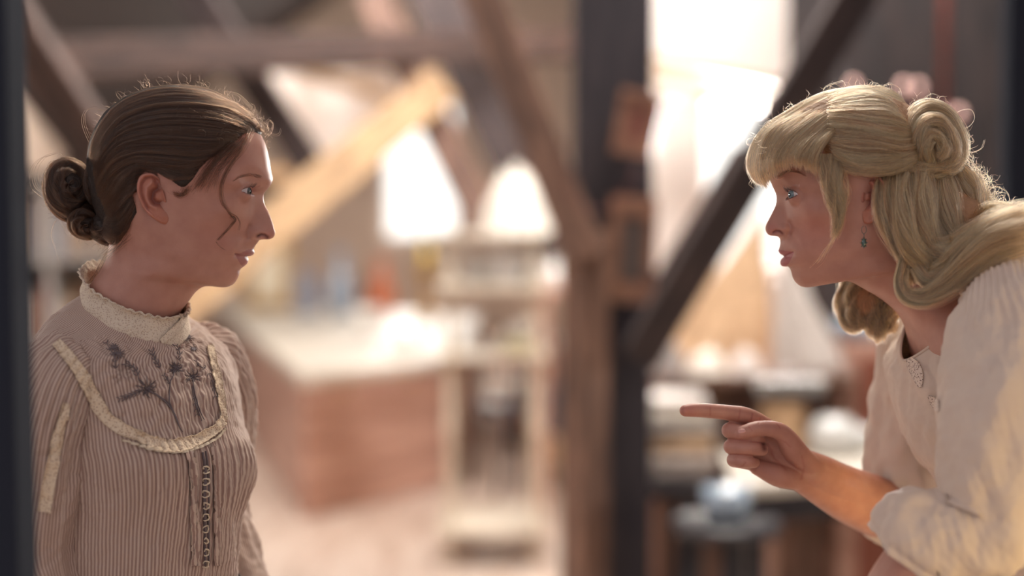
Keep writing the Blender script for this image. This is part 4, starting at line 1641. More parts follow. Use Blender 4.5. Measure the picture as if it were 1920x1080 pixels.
def lace_mat(name, a, hole, scale=330.0, trans=0.2):
    m, nt, b = new_mat(name)
    tc = nt.nodes.new('ShaderNodeTexCoord')
    vo = nt.nodes.new('ShaderNodeTexVoronoi')
    vo.inputs['Scale'].default_value = scale
    vo.feature = 'F1'
    rp = nt.nodes.new('ShaderNodeValToRGB')
    rp.color_ramp.elements[0].position = 0.22
    rp.color_ramp.elements[0].color = lin(*hole)
    rp.color_ramp.elements[1].position = 0.42
    rp.color_ramp.elements[1].color = lin(*a)
    bp = nt.nodes.new('ShaderNodeBump')
    bp.inputs['Strength'].default_value = 0.7
    bp.inputs['Distance'].default_value = 0.0012
    nt.links.new(tc.outputs['Object'], vo.inputs['Vector'])
    nt.links.new(vo.outputs['Distance'], rp.inputs[0])
    nt.links.new(rp.outputs[0], b.inputs['Base Color'])
    nt.links.new(vo.outputs['Distance'], bp.inputs['Height'])
    nt.links.new(bp.outputs[0], b.inputs['Normal'])
    b.inputs['Roughness'].default_value = 0.9
    return m
# ================================================================== organic limbs: tapered tubes fused into one skin
def fused(tubes, name, voxel=0.0011, smooth=8, n=20):
    """tubes: list of [(point xyz, radius)] -> one watertight mesh (verts, faces)"""
    mb = MB()
    for tb in tubes:
        pts = np.array([p for p, _ in tb], float)
        r = np.array([q for _, q in tb], float)
        k = max(8, 5 * len(tb))
        c = catmull(pts, k) if len(pts) > 2 else pts[0] + (pts[1] - pts[0]) * np.linspace(0, 1, k)[:, None]
        d = np.concatenate([[0], np.cumsum(np.sqrt(np.maximum(np.linalg.norm(np.diff(pts, axis=0), axis=1), 1e-9)))])
        rr = pchip(d, r, np.linspace(0, d[-1], k))
        mb.tube(c, rr, n, cap=True)
        mb.ball(c[0], rr[0], n, 12)
        mb.ball(c[-1], rr[-1], n, 12)
    tmp = raw_mesh(name + '_tmp', np.concatenate(mb.v), mb.f, [])
    m = tmp.modifiers.new('r', 'REMESH')
    m.mode = 'VOXEL'
    m.voxel_size = voxel
    m2 = tmp.modifiers.new('s', 'SMOOTH')
    m2.factor = 0.5
    m2.iterations = smooth
    dg = bpy.context.evaluated_depsgraph_get()
    dg.update()
    me = bpy.data.meshes.new_from_object(tmp.evaluated_get(dg))
    v = np.empty(len(me.vertices) * 3)
    me.vertices.foreach_get('co', v)
    v = v.reshape(-1, 3)
    f = [tuple(p.vertices) for p in me.polygons]
    q = np.array([t for t in f if len(t) == 4], dtype=int)
    bpy.data.objects.remove(tmp)
    bpy.data.meshes.remove(me)
    return v, q


def T(*rows):
    return [(P(r[0], r[1], r[2]), r[3] / 1000.0) for r in rows]


def relaxed_hand(wrist, d, n, t, up_arm=None):
    """tubes for a loosely hanging hand: d towards the fingers, n out of the palm, t towards the thumb"""
    w, d, n, t = [np.asarray(a, float) for a in (wrist, d, n, t)]
    q = lambda a, b, c: w + d * a + t * b + n * c
    tubes = []
    if up_arm is not None:
        tubes.append([(np.asarray(up_arm, float), .033), ((np.asarray(up_arm) + w) / 2, .029), (w, .020)])
    for k, (b, L, r) in enumerate(((.028, 1.0, .0086), (.009, 1.1, .0088), (-.010, 1.02, .0084), (-.027, .82, .0076))):
        kn = q(.082 - .004 * k, b, 0)
        tubes.append([(q(.0, b * .55, 0), .014), (q(.045, b * .8, .001), .0125), (kn, .0105)])
        tubes.append([(kn, .0100), (q(.082 + .038 * L, b * 1.05, .008), r + .0004), (q(.082 + .060 * L, b * 1.05, .022), r), (q(.082 + .070 * L, b * 1.05, .038), r - .0012)])
    tubes.append([(q(.01, .018, .004), .014), (q(.045, .040, .012), .0125), (q(.075, .050, .022), .0098), (q(.100, .046, .032), .0080)])
    return tubes
# ================================================================== hair tools
def cap_mesh(h, hairline, thick, feather=16.0, inset=6.0):
    """the body of the hair: the part of the head inside the hairline, thickened; near and far side"""
    V = h.V.copy()
    q = proj(V)
    ins = inpoly(q, hairline)
    d = polydist(q, np.array(list(hairline) + [hairline[0]]))
    d = np.where(ins, d, -d) - inset
    N = np.cross(np.gradient(V, axis=1), np.gradient(V, axis=0))
    N /= np.maximum(np.linalg.norm(N, axis=-1, keepdims=True), 1e-12)
    cc = P(*((300, 300) if h.s > 0 else (1600, 300)), h.D)
    N *= np.sign(((V - cc) * N).sum(-1, keepdims=True))
    e = np.clip(d / feather, -1, 1)
    th = np.where(e > 0, thick * np.sqrt(np.clip(e, 0, 1)), -0.004 * np.minimum(1, -e * 3))
    lump = 1 + 0.12 * noise3(V, 30, 3)
    V2 = V + N * (th * lump)[..., None]
    V2[:, 0, 1] = h.D
    V2[:, -1, 1] = h.D
    keep = d > -6
    far = V2[:, -2:0:-1].copy()
    far[..., 1] = 2 * h.D - far[..., 1]
    S = np.concatenate([V2, far], 1)
    Kp = np.concatenate([keep, keep[:, -2:0:-1]], 1)
    nr, nc = S.shape[:2]
    f = grid_faces(nr, nc, flip=(h.s > 0))
    k = Kp.reshape(-1)
    f = f[k[f].all(1)]
    used = np.unique(f)
    mp = np.full(nr * nc, -1)
    mp[used] = np.arange(len(used))
    return S.reshape(-1, 3)[used], mp[f]


def on_cap(bvh, p, D, centre, side=-1, off=0.0005):
    """photo pixels -> points on the hair surface; misses are pulled towards the centre"""
    out = np.zeros((len(p), 3))
    for i, q in enumerate(p):
        q = np.array(q, float)
        for _ in range(40):
            w = P(q[0], q[1], D - 0.045)
            loc, nor, ix, ds = bvh.ray_cast(Vector((w[0], D + side * 0.4, w[2])), Vector((0, -side, 0)))
            if loc is not None and (loc.y - D) * side > -0.004:
                break
            q = q + (np.asarray(centre) - q) * 0.012
        if loc is None:
            out[i] = w
            continue
        n = Vector(nor)
        if n.y * side < 0:
            n = -n
        out[i] = np.array(loc) + np.array(n) * off
    return out


def sheet(guides, n, rng, jit=0.0010, k=22, thick=0.002, smin=(0, 0.12), smax=(0.86, 1.0), wave=0.0008, uniform=True):
    """strands interpolated between neighbouring guide curves (world points)"""
    G = np.array([catmull(g, 40) for g in guides])
    m = len(G)
    nc_ = max(8, n // 45)
    cg = rng.rand(nc_) * (m - 1)
    ci = rng.randint(0, nc_, n)
    free = rng.rand(n) < 0.42
    gx = np.where(free, rng.rand(n) * (m - 1), np.clip(cg[ci] + rng.normal(size=n) * 0.035, 0, m - 1.001))
    clift = (rng.rand(nc_) * 0.0024)[ci] * (~free)
    i = np.clip(gx.astype(int), 0, m - 2)
    fr = (gx - i)[:, None, None]
    fr = fr * fr * (3 - 2 * fr) * 0.5 + fr * 0.5
    C = G[i] * (1 - fr) + G[i + 1] * fr
    s0 = rng.uniform(*smin, n)
    s1 = rng.uniform(*smax, n)
    t = np.linspace(0, 1, k)
    ss = (s0[:, None] + (s1 - s0)[:, None] * t[None]) * 39
    a = np.clip(ss.astype(int), 0, 38)
    b = (ss - a)[..., None]
    ar = np.arange(n)[:, None]
    S = C[ar, a] * (1 - b) + C[ar, a + 1] * b
    ph = gx * 2.2
    wv = np.sin(ph[:, None] + t[None] * 7 + rng.rand(n)[:, None] * 1.2)[..., None] * rng.normal(size=(1, 1, 3)) * wave * 0.5
    off = rng.normal(size=(n, 1, 3)) * jit
    off2 = rng.normal(size=(n, 1, 3)) * jit * 1.3
    S = S + off * (1 - t[None, :, None]) + off2 * t[None, :, None] + wv
    if thick:
        S[..., 1] -= (rng.rand(n)[:, None] ** 1.5) * thick + clift[:, None] * math.copysign(1, thick) * np.sin(math.pi * np.clip(t[None] * .9 + .1, 0, 1))
    return S


def lock(keys, n, rng, k=26, depth=0.5, clump_tip=0.35, wave=0.0012, waves=3.0, ragged=0.12, twist=0.0):
    """a lock of hair. keys: (px, py, distance, width in px)"""
    keys = np.asarray(keys, float)
    c = catmull(PA(keys[:, :2], keys[:, 2]), k)
    w = pchip(np.linspace(0, 1, len(keys)), keys[:, 3] * 0.000607 / 2, np.linspace(0, 1, k))
    t = np.gradient(c, axis=0)
    t /= np.maximum(np.linalg.norm(t, axis=1, keepdims=True), 1e-9)
    side = np.cross(t, np.array([0, 1.0, 0]))
    side /= np.maximum(np.linalg.norm(side, axis=1, keepdims=True), 1e-9)
    dep = np.cross(t, side)
    r = np.sqrt(rng.rand(n)) ** 0.8
    a = rng.rand(n) * 2 * math.pi
    r = np.where(rng.rand(n) < .12, r * 1.3, r)
    u, v = r * np.cos(a), r * np.sin(a) * depth
    s_ = np.linspace(0, 1, k)
    tw = twist * s_[None] * 2 * math.pi
    uu = u[:, None] * np.cos(tw) - v[:, None] * np.sin(tw) / max(depth, .1)
    vv = u[:, None] * np.sin(tw) * depth + v[:, None] * np.cos(tw)
    S = c[None] + (uu * w[None])[..., None] * side[None] + (vv * w[None])[..., None] * dep[None]
    ph = u * 4.5 + v * 2.5 + 0.5 * rng.normal(size=n)
    S = S + (np.sin(s_[None] * waves * 6.28 + ph[:, None]) * wave)[..., None] * side[None] + (np.cos(s_[None] * waves * 5 + ph[:, None] * 2) * wave * .6)[..., None] * dep[None]
    S += rng.normal(size=(n, 1, 3)) * 0.0006 * s_[None, :, None] ** 2 * 3
    e = 1 - ragged * rng.rand(n)
    ss = s_[None] * e[:, None] * (k - 1)
    i = np.clip(ss.astype(int), 0, k - 2)
    b = (ss - i)[..., None]
    ar = np.arange(n)[:, None]
    return S[ar, i] * (1 - b) + S[ar, i + 1] * b


def flyaways(roots, outward, n, rng, length=(0.01, 0.03), curl=0.006, k=14, drift=(0, 0, 0)):
    """single loose curling hairs"""
    i = rng.randint(0, len(roots), n)
    p0 = roots[i]
    d = outward[i] + rng.normal(size=(n, 3)) * 0.55 + np.asarray(drift)
    d /= np.linalg.norm(d, axis=1, keepdims=True)
    L = rng.uniform(*length, n)[:, None, None]
    t = np.linspace(0, 1, k)[None, :, None]
    a = np.cross(d, rng.normal(size=(n, 3)))
    a /= np.linalg.norm(a, axis=1, keepdims=True)
    b = np.cross(d, a)
    w = rng.uniform(2.5, 7.0, n)[:, None, None]
    R = rng.uniform(0.3, 1.0, n)[:, None, None] * curl
    ph = w * t
    return p0[:, None] + d[:, None] * L * t * 0.8 + a[:, None] * R * (1 - np.cos(ph)) * t ** .3 + b[:, None] * R * np.sin(ph) * t ** .5


def lashes(h, n_up, n_lo, rng, up_len=0.0075, lo_len=0.004, far=False):
    out = []
    for (n, upper, L) in ((n_up, True, up_len), (n_lo, False, lo_len)):
        for i in range(n):
            x = 0.06 + 0.92 * (i + rng.rand() * 0.7) / n
            p, d = h.lid_point(x, upper, 12.4)
            f = np.array([h.s, -0.35 * x, 0.0])
            u = np.array([0, 0, 1.0 if upper else -1.0])
            ll = L * (0.75 + 0.4 * rng.rand()) * (0.7 + 0.5 * x)
            t = np.linspace(0, 1, 8)[:, None]
            c = p + (d * 0.8 + f * 0.35) * ll * t * 0.9 + u * ll * (0.55 * t ** 2 - 0.12 * t)
            if far:
                c[:, 1] = 2 * h.D - c[:, 1]
            out.append(c)
    return np.array(out)


def brow(bvh, line, widths, n, rng, s, D, L_px=9, up_dir=-1.0, far=False):
    out = []
    c = catmull(line, 60)
    for i in range(n):
        x = rng.rand()
        k = min(int(x * 59), 58)
        w = np.interp(x, np.linspace(0, 1, len(widths)), widths)
        t = c[k + 1] - c[k]
        t = t / max(np.linalg.norm(t), 1e-6)
        nn = np.array([-t[1], t[0]])
        if nn[1] > 0:
            nn = -nn
        p0 = c[k] + nn * (rng.rand() - 0.5) * w
        pts = []
        for j in range(6):
            z = j / 5
            q = p0 + t * L_px * z + nn * L_px * 0.30 * (1 - x) * z * (1 if rng.rand() > 0 else 1)
            r = hit(bvh, q[0], q[1], 0.0002 + 0.0010 * math.sin(math.pi * min(z, .8)))
            if r is None:
                break
            pts.append(r[0])
        if len(pts) == 6:
            pts = np.array(pts)
            if np.abs(np.diff(pts[:, 1])).max() < 0.006:
                if far:
                    pts[:, 1] = 2 * D - pts[:, 1]
                out.append(pts)
    return np.array(out)


def blob(parts, n=64, m=40, lump=0.05, seed=0):
    """solid masses under the strands: list of (px, py, D, rx_px, ry_px, depth_m, tilt)"""
    mb = MB()
    for i, (px, py, D, rx, ry, rd, tilt) in enumerate(parts):
        ph = np.linspace(0, math.pi, m)
        th = np.arange(n) * 2 * math.pi / n
        d = np.stack([np.sin(ph)[:, None] * np.cos(th), np.sin(ph)[:, None] * np.sin(th), np.broadcast_to(np.cos(ph)[:, None], (m, n))], -1)
        k = 1 + lump * noise3(d + seed + i, 1.1, seed + i)[..., None]
        v = d * np.array([rx * .000607, rd, ry * .000607]) * k
        a = math.radians(tilt)
        x, z = v[..., 0] * math.cos(a) - v[..., 2] * math.sin(a), v[..., 0] * math.sin(a) + v[..., 2] * math.cos(a)
        v = np.stack([x, v[..., 1], z], -1) + P(px, py, D)
        mb.add(v.reshape(-1, 3), grid_faces(m, n, flip=True).tolist())
    return np.concatenate(mb.v), mb.f


def wrap_ball(px, py, D, rx, ry, rd, n, rng, axis=(0.15, 1.0, 0.2), spread=0.9, arc=(1.5, 3.4), k=22, jit=0.03, tilt=0):
    """strands wound round a ball"""
    ax = np.asarray(axis, float)
    ax /= np.linalg.norm(ax)
    a = np.cross(ax, [0.3, 0.1, 1.0])
    a /= np.linalg.norm(a)
    b = np.cross(ax, a)
    la = rng.uniform(-spread, spread, n)
    la = la + 0.12 * rng.normal(size=n)
    ph0 = rng.rand(n) * 2 * math.pi
    L = rng.uniform(*arc, n)
    t = np.linspace(0, 1, k)[None]
    ph = ph0[:, None] + L[:, None] * t
    l2 = la[:, None] + 0.35 * np.sin(ph * 1.0 + 0.8) + 0.08 * np.sin(ph * 3 + la[:, None] * 9)
    d = np.cos(l2)[..., None] * (np.cos(ph)[..., None] * a + np.sin(ph)[..., None] * b) + np.sin(l2)[..., None] * ax
    rr = 1.0 + jit * rng.normal(size=(n, 1)) + jit * 1.5 * np.sin(l2 * 14 + ph)
    v = d * rr[..., None] * np.array([rx * .000607, rd, ry * .000607])
    an = math.radians(tilt)
    x, z = v[..., 0] * math.cos(an) - v[..., 2] * math.sin(an), v[..., 0] * math.sin(an) + v[..., 2] * math.cos(an)
    return np.stack([x, v[..., 1], z], -1) + P(px, py, D)
# ================================================================== the woman with the brown bun
brunette = thing('person', 'woman in profile with brown hair in a low bun, striped high-collared lace blouse', 'person', (P(255, 600, 1.62)[0], 1.62, 0))
skin_b = skin_mat('fair_skin')
prof_b = [(322, 174), (350, 172), (385, 178), (420, 192), (455, 215), (480, 240), (493, 262), (499.5, 280), (503.5, 299), (507, 321),
          (509.6, 333), (508.3, 343), (501.5, 354), (495.3, 362), (494.0, 371), (496.5, 384), (502.4, 396), (508.7, 411.5), (513.4, 427), (515.5, 436.7),
          (512.6, 444.6), (505.5, 448.6), (494.5, 448.9), (486.6, 450.0), (481.9, 455.6), (477.2, 462), (475.3, 468), (476.7, 473), (474.4, 477.4), (469.0, 480),
          (463, 481.0), (464.6, 485), (464.6, 490), (461.8, 495.5), (455, 501), (449.5, 506), (448, 514), (444, 523.5), (437.8, 532), (430, 536.8),
          (420.5, 538.6), (400, 536.5), (382, 537.5), (368, 546), (353, 565), (339, 582), (327, 600), (317, 625), (312, 680), (310, 740)]
#        idx  back        W  mask fw  vee
keys_b = [(0, (320, 174.2), 2, 0, 20, 0), (1, (290, 176), 22, 0, 20, 0), (2, (258, 184), 38, 0, 20, 0), (3, (228, 200), 51, 0, 20, .05),
          (4, (205, 222), 61, 0, 20, .1), (5, (190, 248), 68, 0, 20, .15), (7, (178, 285), 73, 0, 20, .2), (10, (176, 325), 73, 2, 24, .2),
          (13, (180, 352), 72, 6, 12, .25), (15, (185, 370), 71, 14, 9, .28), (17, (190, 390), 69, 30, 10.5, .3), (19.5, (200, 408), 67, 46, 14, .35),
          (22, (204, 418), 66, 28, 16, .38), (23.5, (205, 425), 65, 15, 18, .4), (26, (207, 435), 63, 9, 20, .42), (30, (208, 442), 61, 2, 24, .45),
          (33, (208, 450), 60, 4, 20, .5), (35, (208, 455), 58, 0, 20, .55), (38, (206, 468), 57, 2, 16, .68), (40, (204, 478), 56, 1, 14, .75),
          (41, (200, 490), 55, 0, 14, .8), (42, (194, 500), 53.5, 0, 14, .7), (43, (187, 512), 52.5, 0, 14, .45), (45, (168, 540), 52, 0, 14, .1),
          (46, (160, 562), 52, 0, 14, 0), (47, (156, 590), 54, 0, 14, 0), (48, (160, 640), 70, 0, 14, 0), (49, (165, 720), 80, 0, 14, 0)]
hb = Head(prof_b, keys_b, 1.62, 1, (5, 41))
# face modelling, all in side view pixels: x, y, spread x, spread y, sideways mm, forward mm, up mm
hb.bump(430, 300, 34, 26, -3.0)                       # temple
hb.bump(465, 336, 26, 7, 1.6, 3.4)                    # brow bone
hb.bump(470, 360, 18, 12, -1.0, -5.0)                 # eye socket, inner
hb.bump(428, 392, 26, 16, 3.2, 2.2, rot=-15)          # cheekbone
hb.bump(410, 440, 34, 24, -2.0)                       # below the cheekbone
hb.bump(350, 490, 30, 18, 2.4, rot=35)                # jaw corner
hb.bump(395, 518, 30, 10, 1.5, rot=22)                # jaw line
hb.bump(330, 545, 34, 26, -2.0)
hb.bump(286, 368, 15, 30, -7.0, col=(0.22, 0.07, 0.055))  # hollow under the ear, its shade put into the skin colour
hb.bump(450, 372, 26, 12, 2.0, 1.0)                   # below the eye
hb.bump(446, 345, 22, 8, 1.6, 1.4)                    # fold above the eye
hb.bump(437, 470, 14, 18, 1.6, 0.8)                   # beside the mouth
hb.bump(443, 478, 5, 6, -1.6, -0.8)                   # mouth corner
hb.bump(431, 521, 12, 11, 1.5)                        # chin side
hb.bump(483, 436, 9.5, 8, 3.4, 0)                     # nose wing
hb.groove([(468, 424), (465, 434), (467, 444)], 4.5, -1.8, -1.0)
hb.groove([(466, 438), (452, 462), (444, 474)], 6, -0.8, -0.5)
hb.groove([(483, 443), (489, 440), (496, 441), (501, 445)], 2.9, -2.6, 0, 0.6, col=(0.10, 0.025, 0.02), k=0.95)  # nostril, pushed in and its shade painted dark
hb.groove([(441, 476.5), (452, 478), (463, 480.5)], 1.5, -0.9, -0.5, col=(0.16, 0.045, 0.045), k=0.85)  # line between the lips, crease shade painted in
q = proj(hb.V)
# colour of the lips, cheek, brow area
lip = inpoly(q, [(441, 477), (452, 474.5), (465, 468), (480, 465), (480, 480), (463, 482), (470, 488), (467, 497), (456, 501), (450, 495), (444, 483)])
ld = np.exp(-(polydist(q, [(443, 477), (452, 474.5), (465, 468), (480, 466)]) / 1.5) ** 2)
hb.tint(np.where(lip, 0.75, 0) , (0.36, 0.12, 0.115))
hb.bump(405, 440, 40, 34, 0, col=(0.50, 0.20, 0.15), k=0.35)
hb.bump(505, 437, 14, 12, 0, side=False, col=(0.48, 0.18, 0.14), k=0.45)
hb.eye(451.5, 358.5, 29.5, up=21, lo=18, gaze_az=14, gaze_el=-2)
hb.ear([(298, 334), (288, 326), (274, 325), (263, 330), (257.5, 343), (257, 360), (262, 376), (269, 391), (280, 404), (292, 413), (304, 419.5), (313, 420), (318, 413), (319, 398), (314, 384), (309, 366), (303, 348)],
       67, 86, (292, 368),
       [([(296, 337), (284, 331), (272, 334), (265, 345), (264, 362), (269, 378), (277, 391)], 2.6, -1.8, (0.36, 0.12, 0.08)),
        ([(299, 334), (286, 326), (270, 328), (260.5, 342), (260, 360), (265, 376), (274, 392), (284, 402)], 3.2, 2.0, (0.55, 0.26, 0.20)),
        ([(285, 341), (275, 352), (274, 368), (281, 384), (292, 390)], 4.0, 2.6, (0.52, 0.24, 0.18)),
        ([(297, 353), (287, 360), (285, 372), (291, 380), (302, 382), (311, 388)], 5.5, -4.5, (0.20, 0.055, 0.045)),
        ([(293, 341), (297, 345)], 5, -2.2, (0.30, 0.10, 0.08)),
        ([(306, 360), (309, 369), (311, 377)], 4.0, 2.8, (0.50, 0.21, 0.15)),
        ([(297, 402), (305, 408)], 7, 1.5, None)])
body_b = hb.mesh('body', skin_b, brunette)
eyeball(hb, 'eye', [mat_sclera, mat_iris_dark, mat_pupil], brunette)
eyeball(hb, 'eye', [mat_sclera, mat_iris_dark, mat_pupil], brunette, side=-1)
# ------------------------------------------------------------------ her striped blouse
mat_stripe = cloth_mat('striped_cotton', (170, 138, 126), (216, 192, 174), period=0.0042, trans=0.18, bump=0.5)
mat_lace = lace_mat('cream_lace', (226, 204, 176), (184, 152, 128), scale=400)
mat_collar = lace_mat('cream_collar_lace', (222, 204, 182), (192, 166, 146), scale=480)
mat_thread = plain('dark_grey_thread', (108, 95, 96), rough=0.8)
mat_stitch = plain('cream_thread', (214, 196, 170), rough=0.8)
YAWB = math.radians(30)
ob_ = P(255, 600, 1.62)
fb_ = np.array([math.cos(YAWB), -math.sin(YAWB), 0])
lb_ = np.array([-math.sin(YAWB), -math.cos(YAWB), 0])       # towards her right arm, the near one
ub_ = np.array([0, 0, 1.0])
K = 0.000607


def zz(py):
    return -(py - 600) * K


sec_b = [(zz(572), 0.000, .52, .052, .052, .057, 2.0), (zz(590), 0.000, .50, .057, .058, .064, 2.0), (zz(606), 0.002, .40, .062, .070, .086, 2.0),
         (zz(628), 0.000, .26, .068, .082, .112, 2.05), (zz(655), -0.002, .12, .077, .090, .126, 2.15), (zz(700), 0.000, .03, .087, .094, .132, 2.2),
         (zz(750), 0.000, 0, .096, .096, .130, 2.2), (zz(805), 0.000, 0, .103, .094, .128, 2.15), (zz(840), 0.002, 0, .109, .090, .127, 2.1),
         (zz(900), 0.002, 0, .112, .086, .126, 2.1), (zz(980), 0, 0, .108, .084, .124, 2.1), (zz(1100), 0, 0, .100, .082, .122, 2.1), (zz(1300), 0, 0, .10, .088, .13, 2.1)]
Vt, pht, ttt, (Ft, Lt, Ht) = ring_loft(ob_, fb_, lb_, ub_, sec_b, n=420, rows=330)
N0 = grid_normals(Vt)
q = proj(Vt)
below = sstep(815, 845, q[..., 1] + 0.0 * q[..., 0])
front = np.clip(np.cos(pht), 0, 1)[None, :]
# gathers under the yoke, soft creases elsewhere
gat = np.abs(np.sin(pht[None, :] * 46 + 1.5 * noise3(Vt, 9, 3))) * 0.0034 - 0.0012
gat = gat * below * (1 - 0.55 * sstep(900, 1000, q[..., 1])) * (0.35 + 0.65 * front)
wob = noise3(Vt * np.array([1, 1, 0.45]), 16, 5) * 0.0017 + noise3(Vt, 34, 7) * 0.0008 + noise3(Vt, 75, 9) * 0.00045
wob = wob * sstep(0.0, 0.05, ttt)[:, None]
bust = np.exp(-((pht[None, :] - 2 * math.pi + 0.62) / 0.42) ** 2) + np.exp(-((pht[None, :] - 0.62) / 0.42) ** 2)
bust = bust * np.exp(-((q[..., 1] - 868) / 62.0) ** 2) * 0.012
pucker = np.zeros(q.shape[:2])
for (cx_, cy_) in ((276, 728), (330, 690), (362, 706), (350, 632), (232, 700)):
    dx_, dy_ = q[..., 0] - cx_, q[..., 1] - cy_
    rr_ = np.hypot(dx_, dy_)
    pucker += np.sin(np.arctan2(dy_, dx_) * 11) * np.exp(-(rr_ / 26) ** 2) * sstep(1, 8, rr_) * 0.0017 - 0.0020 * np.exp(-(rr_ / 7) ** 2)
bib = inpoly(q, [(150, 640), (190, 760), (260, 815), (340, 830), (420, 800), (420, 700), (395, 640), (340, 640), (260, 620)])
pucker += bib * (noise3(Vt * np.array([1, 1, .6]), 60, 21) * 0.0018)
Vt = Vt + N0 * (gat + wob + bust + np.where(Vt[..., 1] < 1.75, pucker, 0))[..., None]
uvt = np.stack(np.broadcast_arrays(pht[None, :] * 0.118, ttt[:, None]), -1)
parts_b = [(Vt, uvt)]
for sd in (1, -1):                                  # 1 = her right (near) sleeve
    sh = ob_ + lb_ * sd * 0.112 + ub_ * zz(692) + fb_ * -0.004
    mid1 = ob_ + lb_ * sd * 0.129 + ub_ * zz(750) + fb_ * -0.008
    mid2 = ob_ + lb_ * sd * 0.138 + ub_ * zz(860) + fb_ * -0.014
    elb = ob_ + lb_ * sd * 0.140 + ub_ * zz(1010) + fb_ * -0.020
    wri = ob_ + lb_ * sd * 0.130 + ub_ * zz(1250) + fb_ * 0.06
    start = ob_ + lb_ * sd * 0.075 + ub_ * zz(676) + fb_ * -0.004
    Vs, phs = cloth_tube([start, sh, mid1, mid2, elb, wri], [(.026, .026), (.046, .045), (.053, .050), (.054, .051), (.050, .049), (.040, .040)], n=200, rows=220, up=tuple(fb_))
    Ns = grid_normals(Vs)
    rowf = np.linspace(0, 1, len(Vs))[:, None]
    w_ = np.abs(np.sin(phs[None, :] * 17 + noise3(Vs, 8, 11))) * 0.0040 * np.exp(-((rowf - 0.26) / 0.16) ** 2) + noise3(Vs * np.array([1, 1, .35]), 22, 13) * 0.0030 + noise3(Vs, 48, 17) * 0.0009
    Vs = Vs + Ns * w_[..., None]
    uvs_ = np.stack(np.broadcast_arrays(phs[None, :] * 0.058, rowf * 0.5), -1)
    parts_b.append((Vs, uvs_))
vb, fbm, ub = solid_cloth(parts_b)
blouse_b = raw_mesh('blouse', local(vb, brunette), fbm, mat_stripe, brunette, uv=ub)
bvh_b = make_bvh(vb, fbm)

# standing lace collar with a ruffled edge, one band following the neck
nc_ = 260
ph_ = np.arange(nc_) * 2 * math.pi / nc_
rows_c = []
for (dz, gr) in ((-0.013, .0042), (-0.008, .0055), (0.000, .0048), (0.008, .0030), (0.014, .0020), (0.0175, .0034), (0.0205, .0060), (0.0195, .0046)):
    ruf = 0.0012 * np.sin(ph_ * 34) * (dz > 0.015) + 0.0007 * np.sin(ph_ * 9 + dz * 300)
    fr_ = (.0530 + gr + ruf) * np.cos(ph_)
    la_ = (.0575 + gr + ruf) * np.sin(ph_)
    h_ = zz(574) + dz - 0.52 * fr_ + 0.0008 * np.sin(ph_ * 40) * (dz > 0.017)
    rows_c.append(ob_ + fr_[:, None] * fb_ + la_[:, None] * lb_ + h_[:, None] * ub_)
Vc = np.array(rows_c)
Vc2 = np.array([catmull(np.array([Vc[k, j] for k in range(len(Vc))]), 30) for j in range(nc_)]).transpose(1, 0, 2)
vc, fc, uc = solid_cloth([(Vc2, np.stack(np.broadcast_arrays(ph_[None, :] * .06, np.linspace(0, .04, 30)[:, None]), -1))], 0.0012)
col_b = raw_mesh('collar', local(vc, brunette), fc, mat_collar, brunette, uv=uc)
# the loose end where the collar closes at the front
v_, f_, u_ = open_solid([ribbon(make_bvh(vc, fc), [(345, 590), (340, 603), (322, 622), (300, 640)], [10, 13, 12, 8], off=0.0022, n=40)])
raw_mesh('collar_edge', local(v_, brunette), f_, mat_collar, brunette, uv=u_)

# lace insertions round the yoke and down the sleeve
band = lambda x: 0.0010 * (abs(x) > 0.8)
v_, f_, u_ = open_solid([ribbon(bvh_b, [(104, 642), (122, 662), (146, 694), (168, 730), (184, 762), (206, 788), (232, 806), (262, 818)], [17, 20, 24, 24, 22, 20], off=0.0014, profile=band),
                         ribbon(bvh_b, [(256, 817), (290, 832), (330, 836), (366, 826), (396, 808), (414, 792), (418, 780)], [16, 22, 24, 22, 16, 10], off=0.0026, profile=band, scallop=0.12),
                         ribbon(bvh_b, [(392, 648), (402, 690), (411, 730), (416, 766), (419, 786)], [11, 13, 12, 9], off=0.0018, profile=band)])
raw_mesh('yoke_lace', local(v_, brunette), f_, mat_lace, brunette, uv=u_)
v_, f_, u_ = open_solid([ribbon(bvh_b, [(122, 756), (113, 800), (102, 850), (92, 900), (82, 960)], [14, 20, 22, 22, 22], off=0.0016, profile=band)])
raw_mesh('sleeve_lace', local(v_, brunette), f_, mat_lace, brunette, uv=u_)
# gathered seam below the yoke
v_, f_, u_ = open_solid([ribbon(bvh_b, [(228, 824), (262, 836), (300, 846), (340, 848), (376, 838), (404, 822), (420, 804)], [4, 5, 5, 4], off=0.0030)])
raw_mesh('yoke_piping', local(v_, brunette), f_, mat_stitch, brunette, uv=u_)
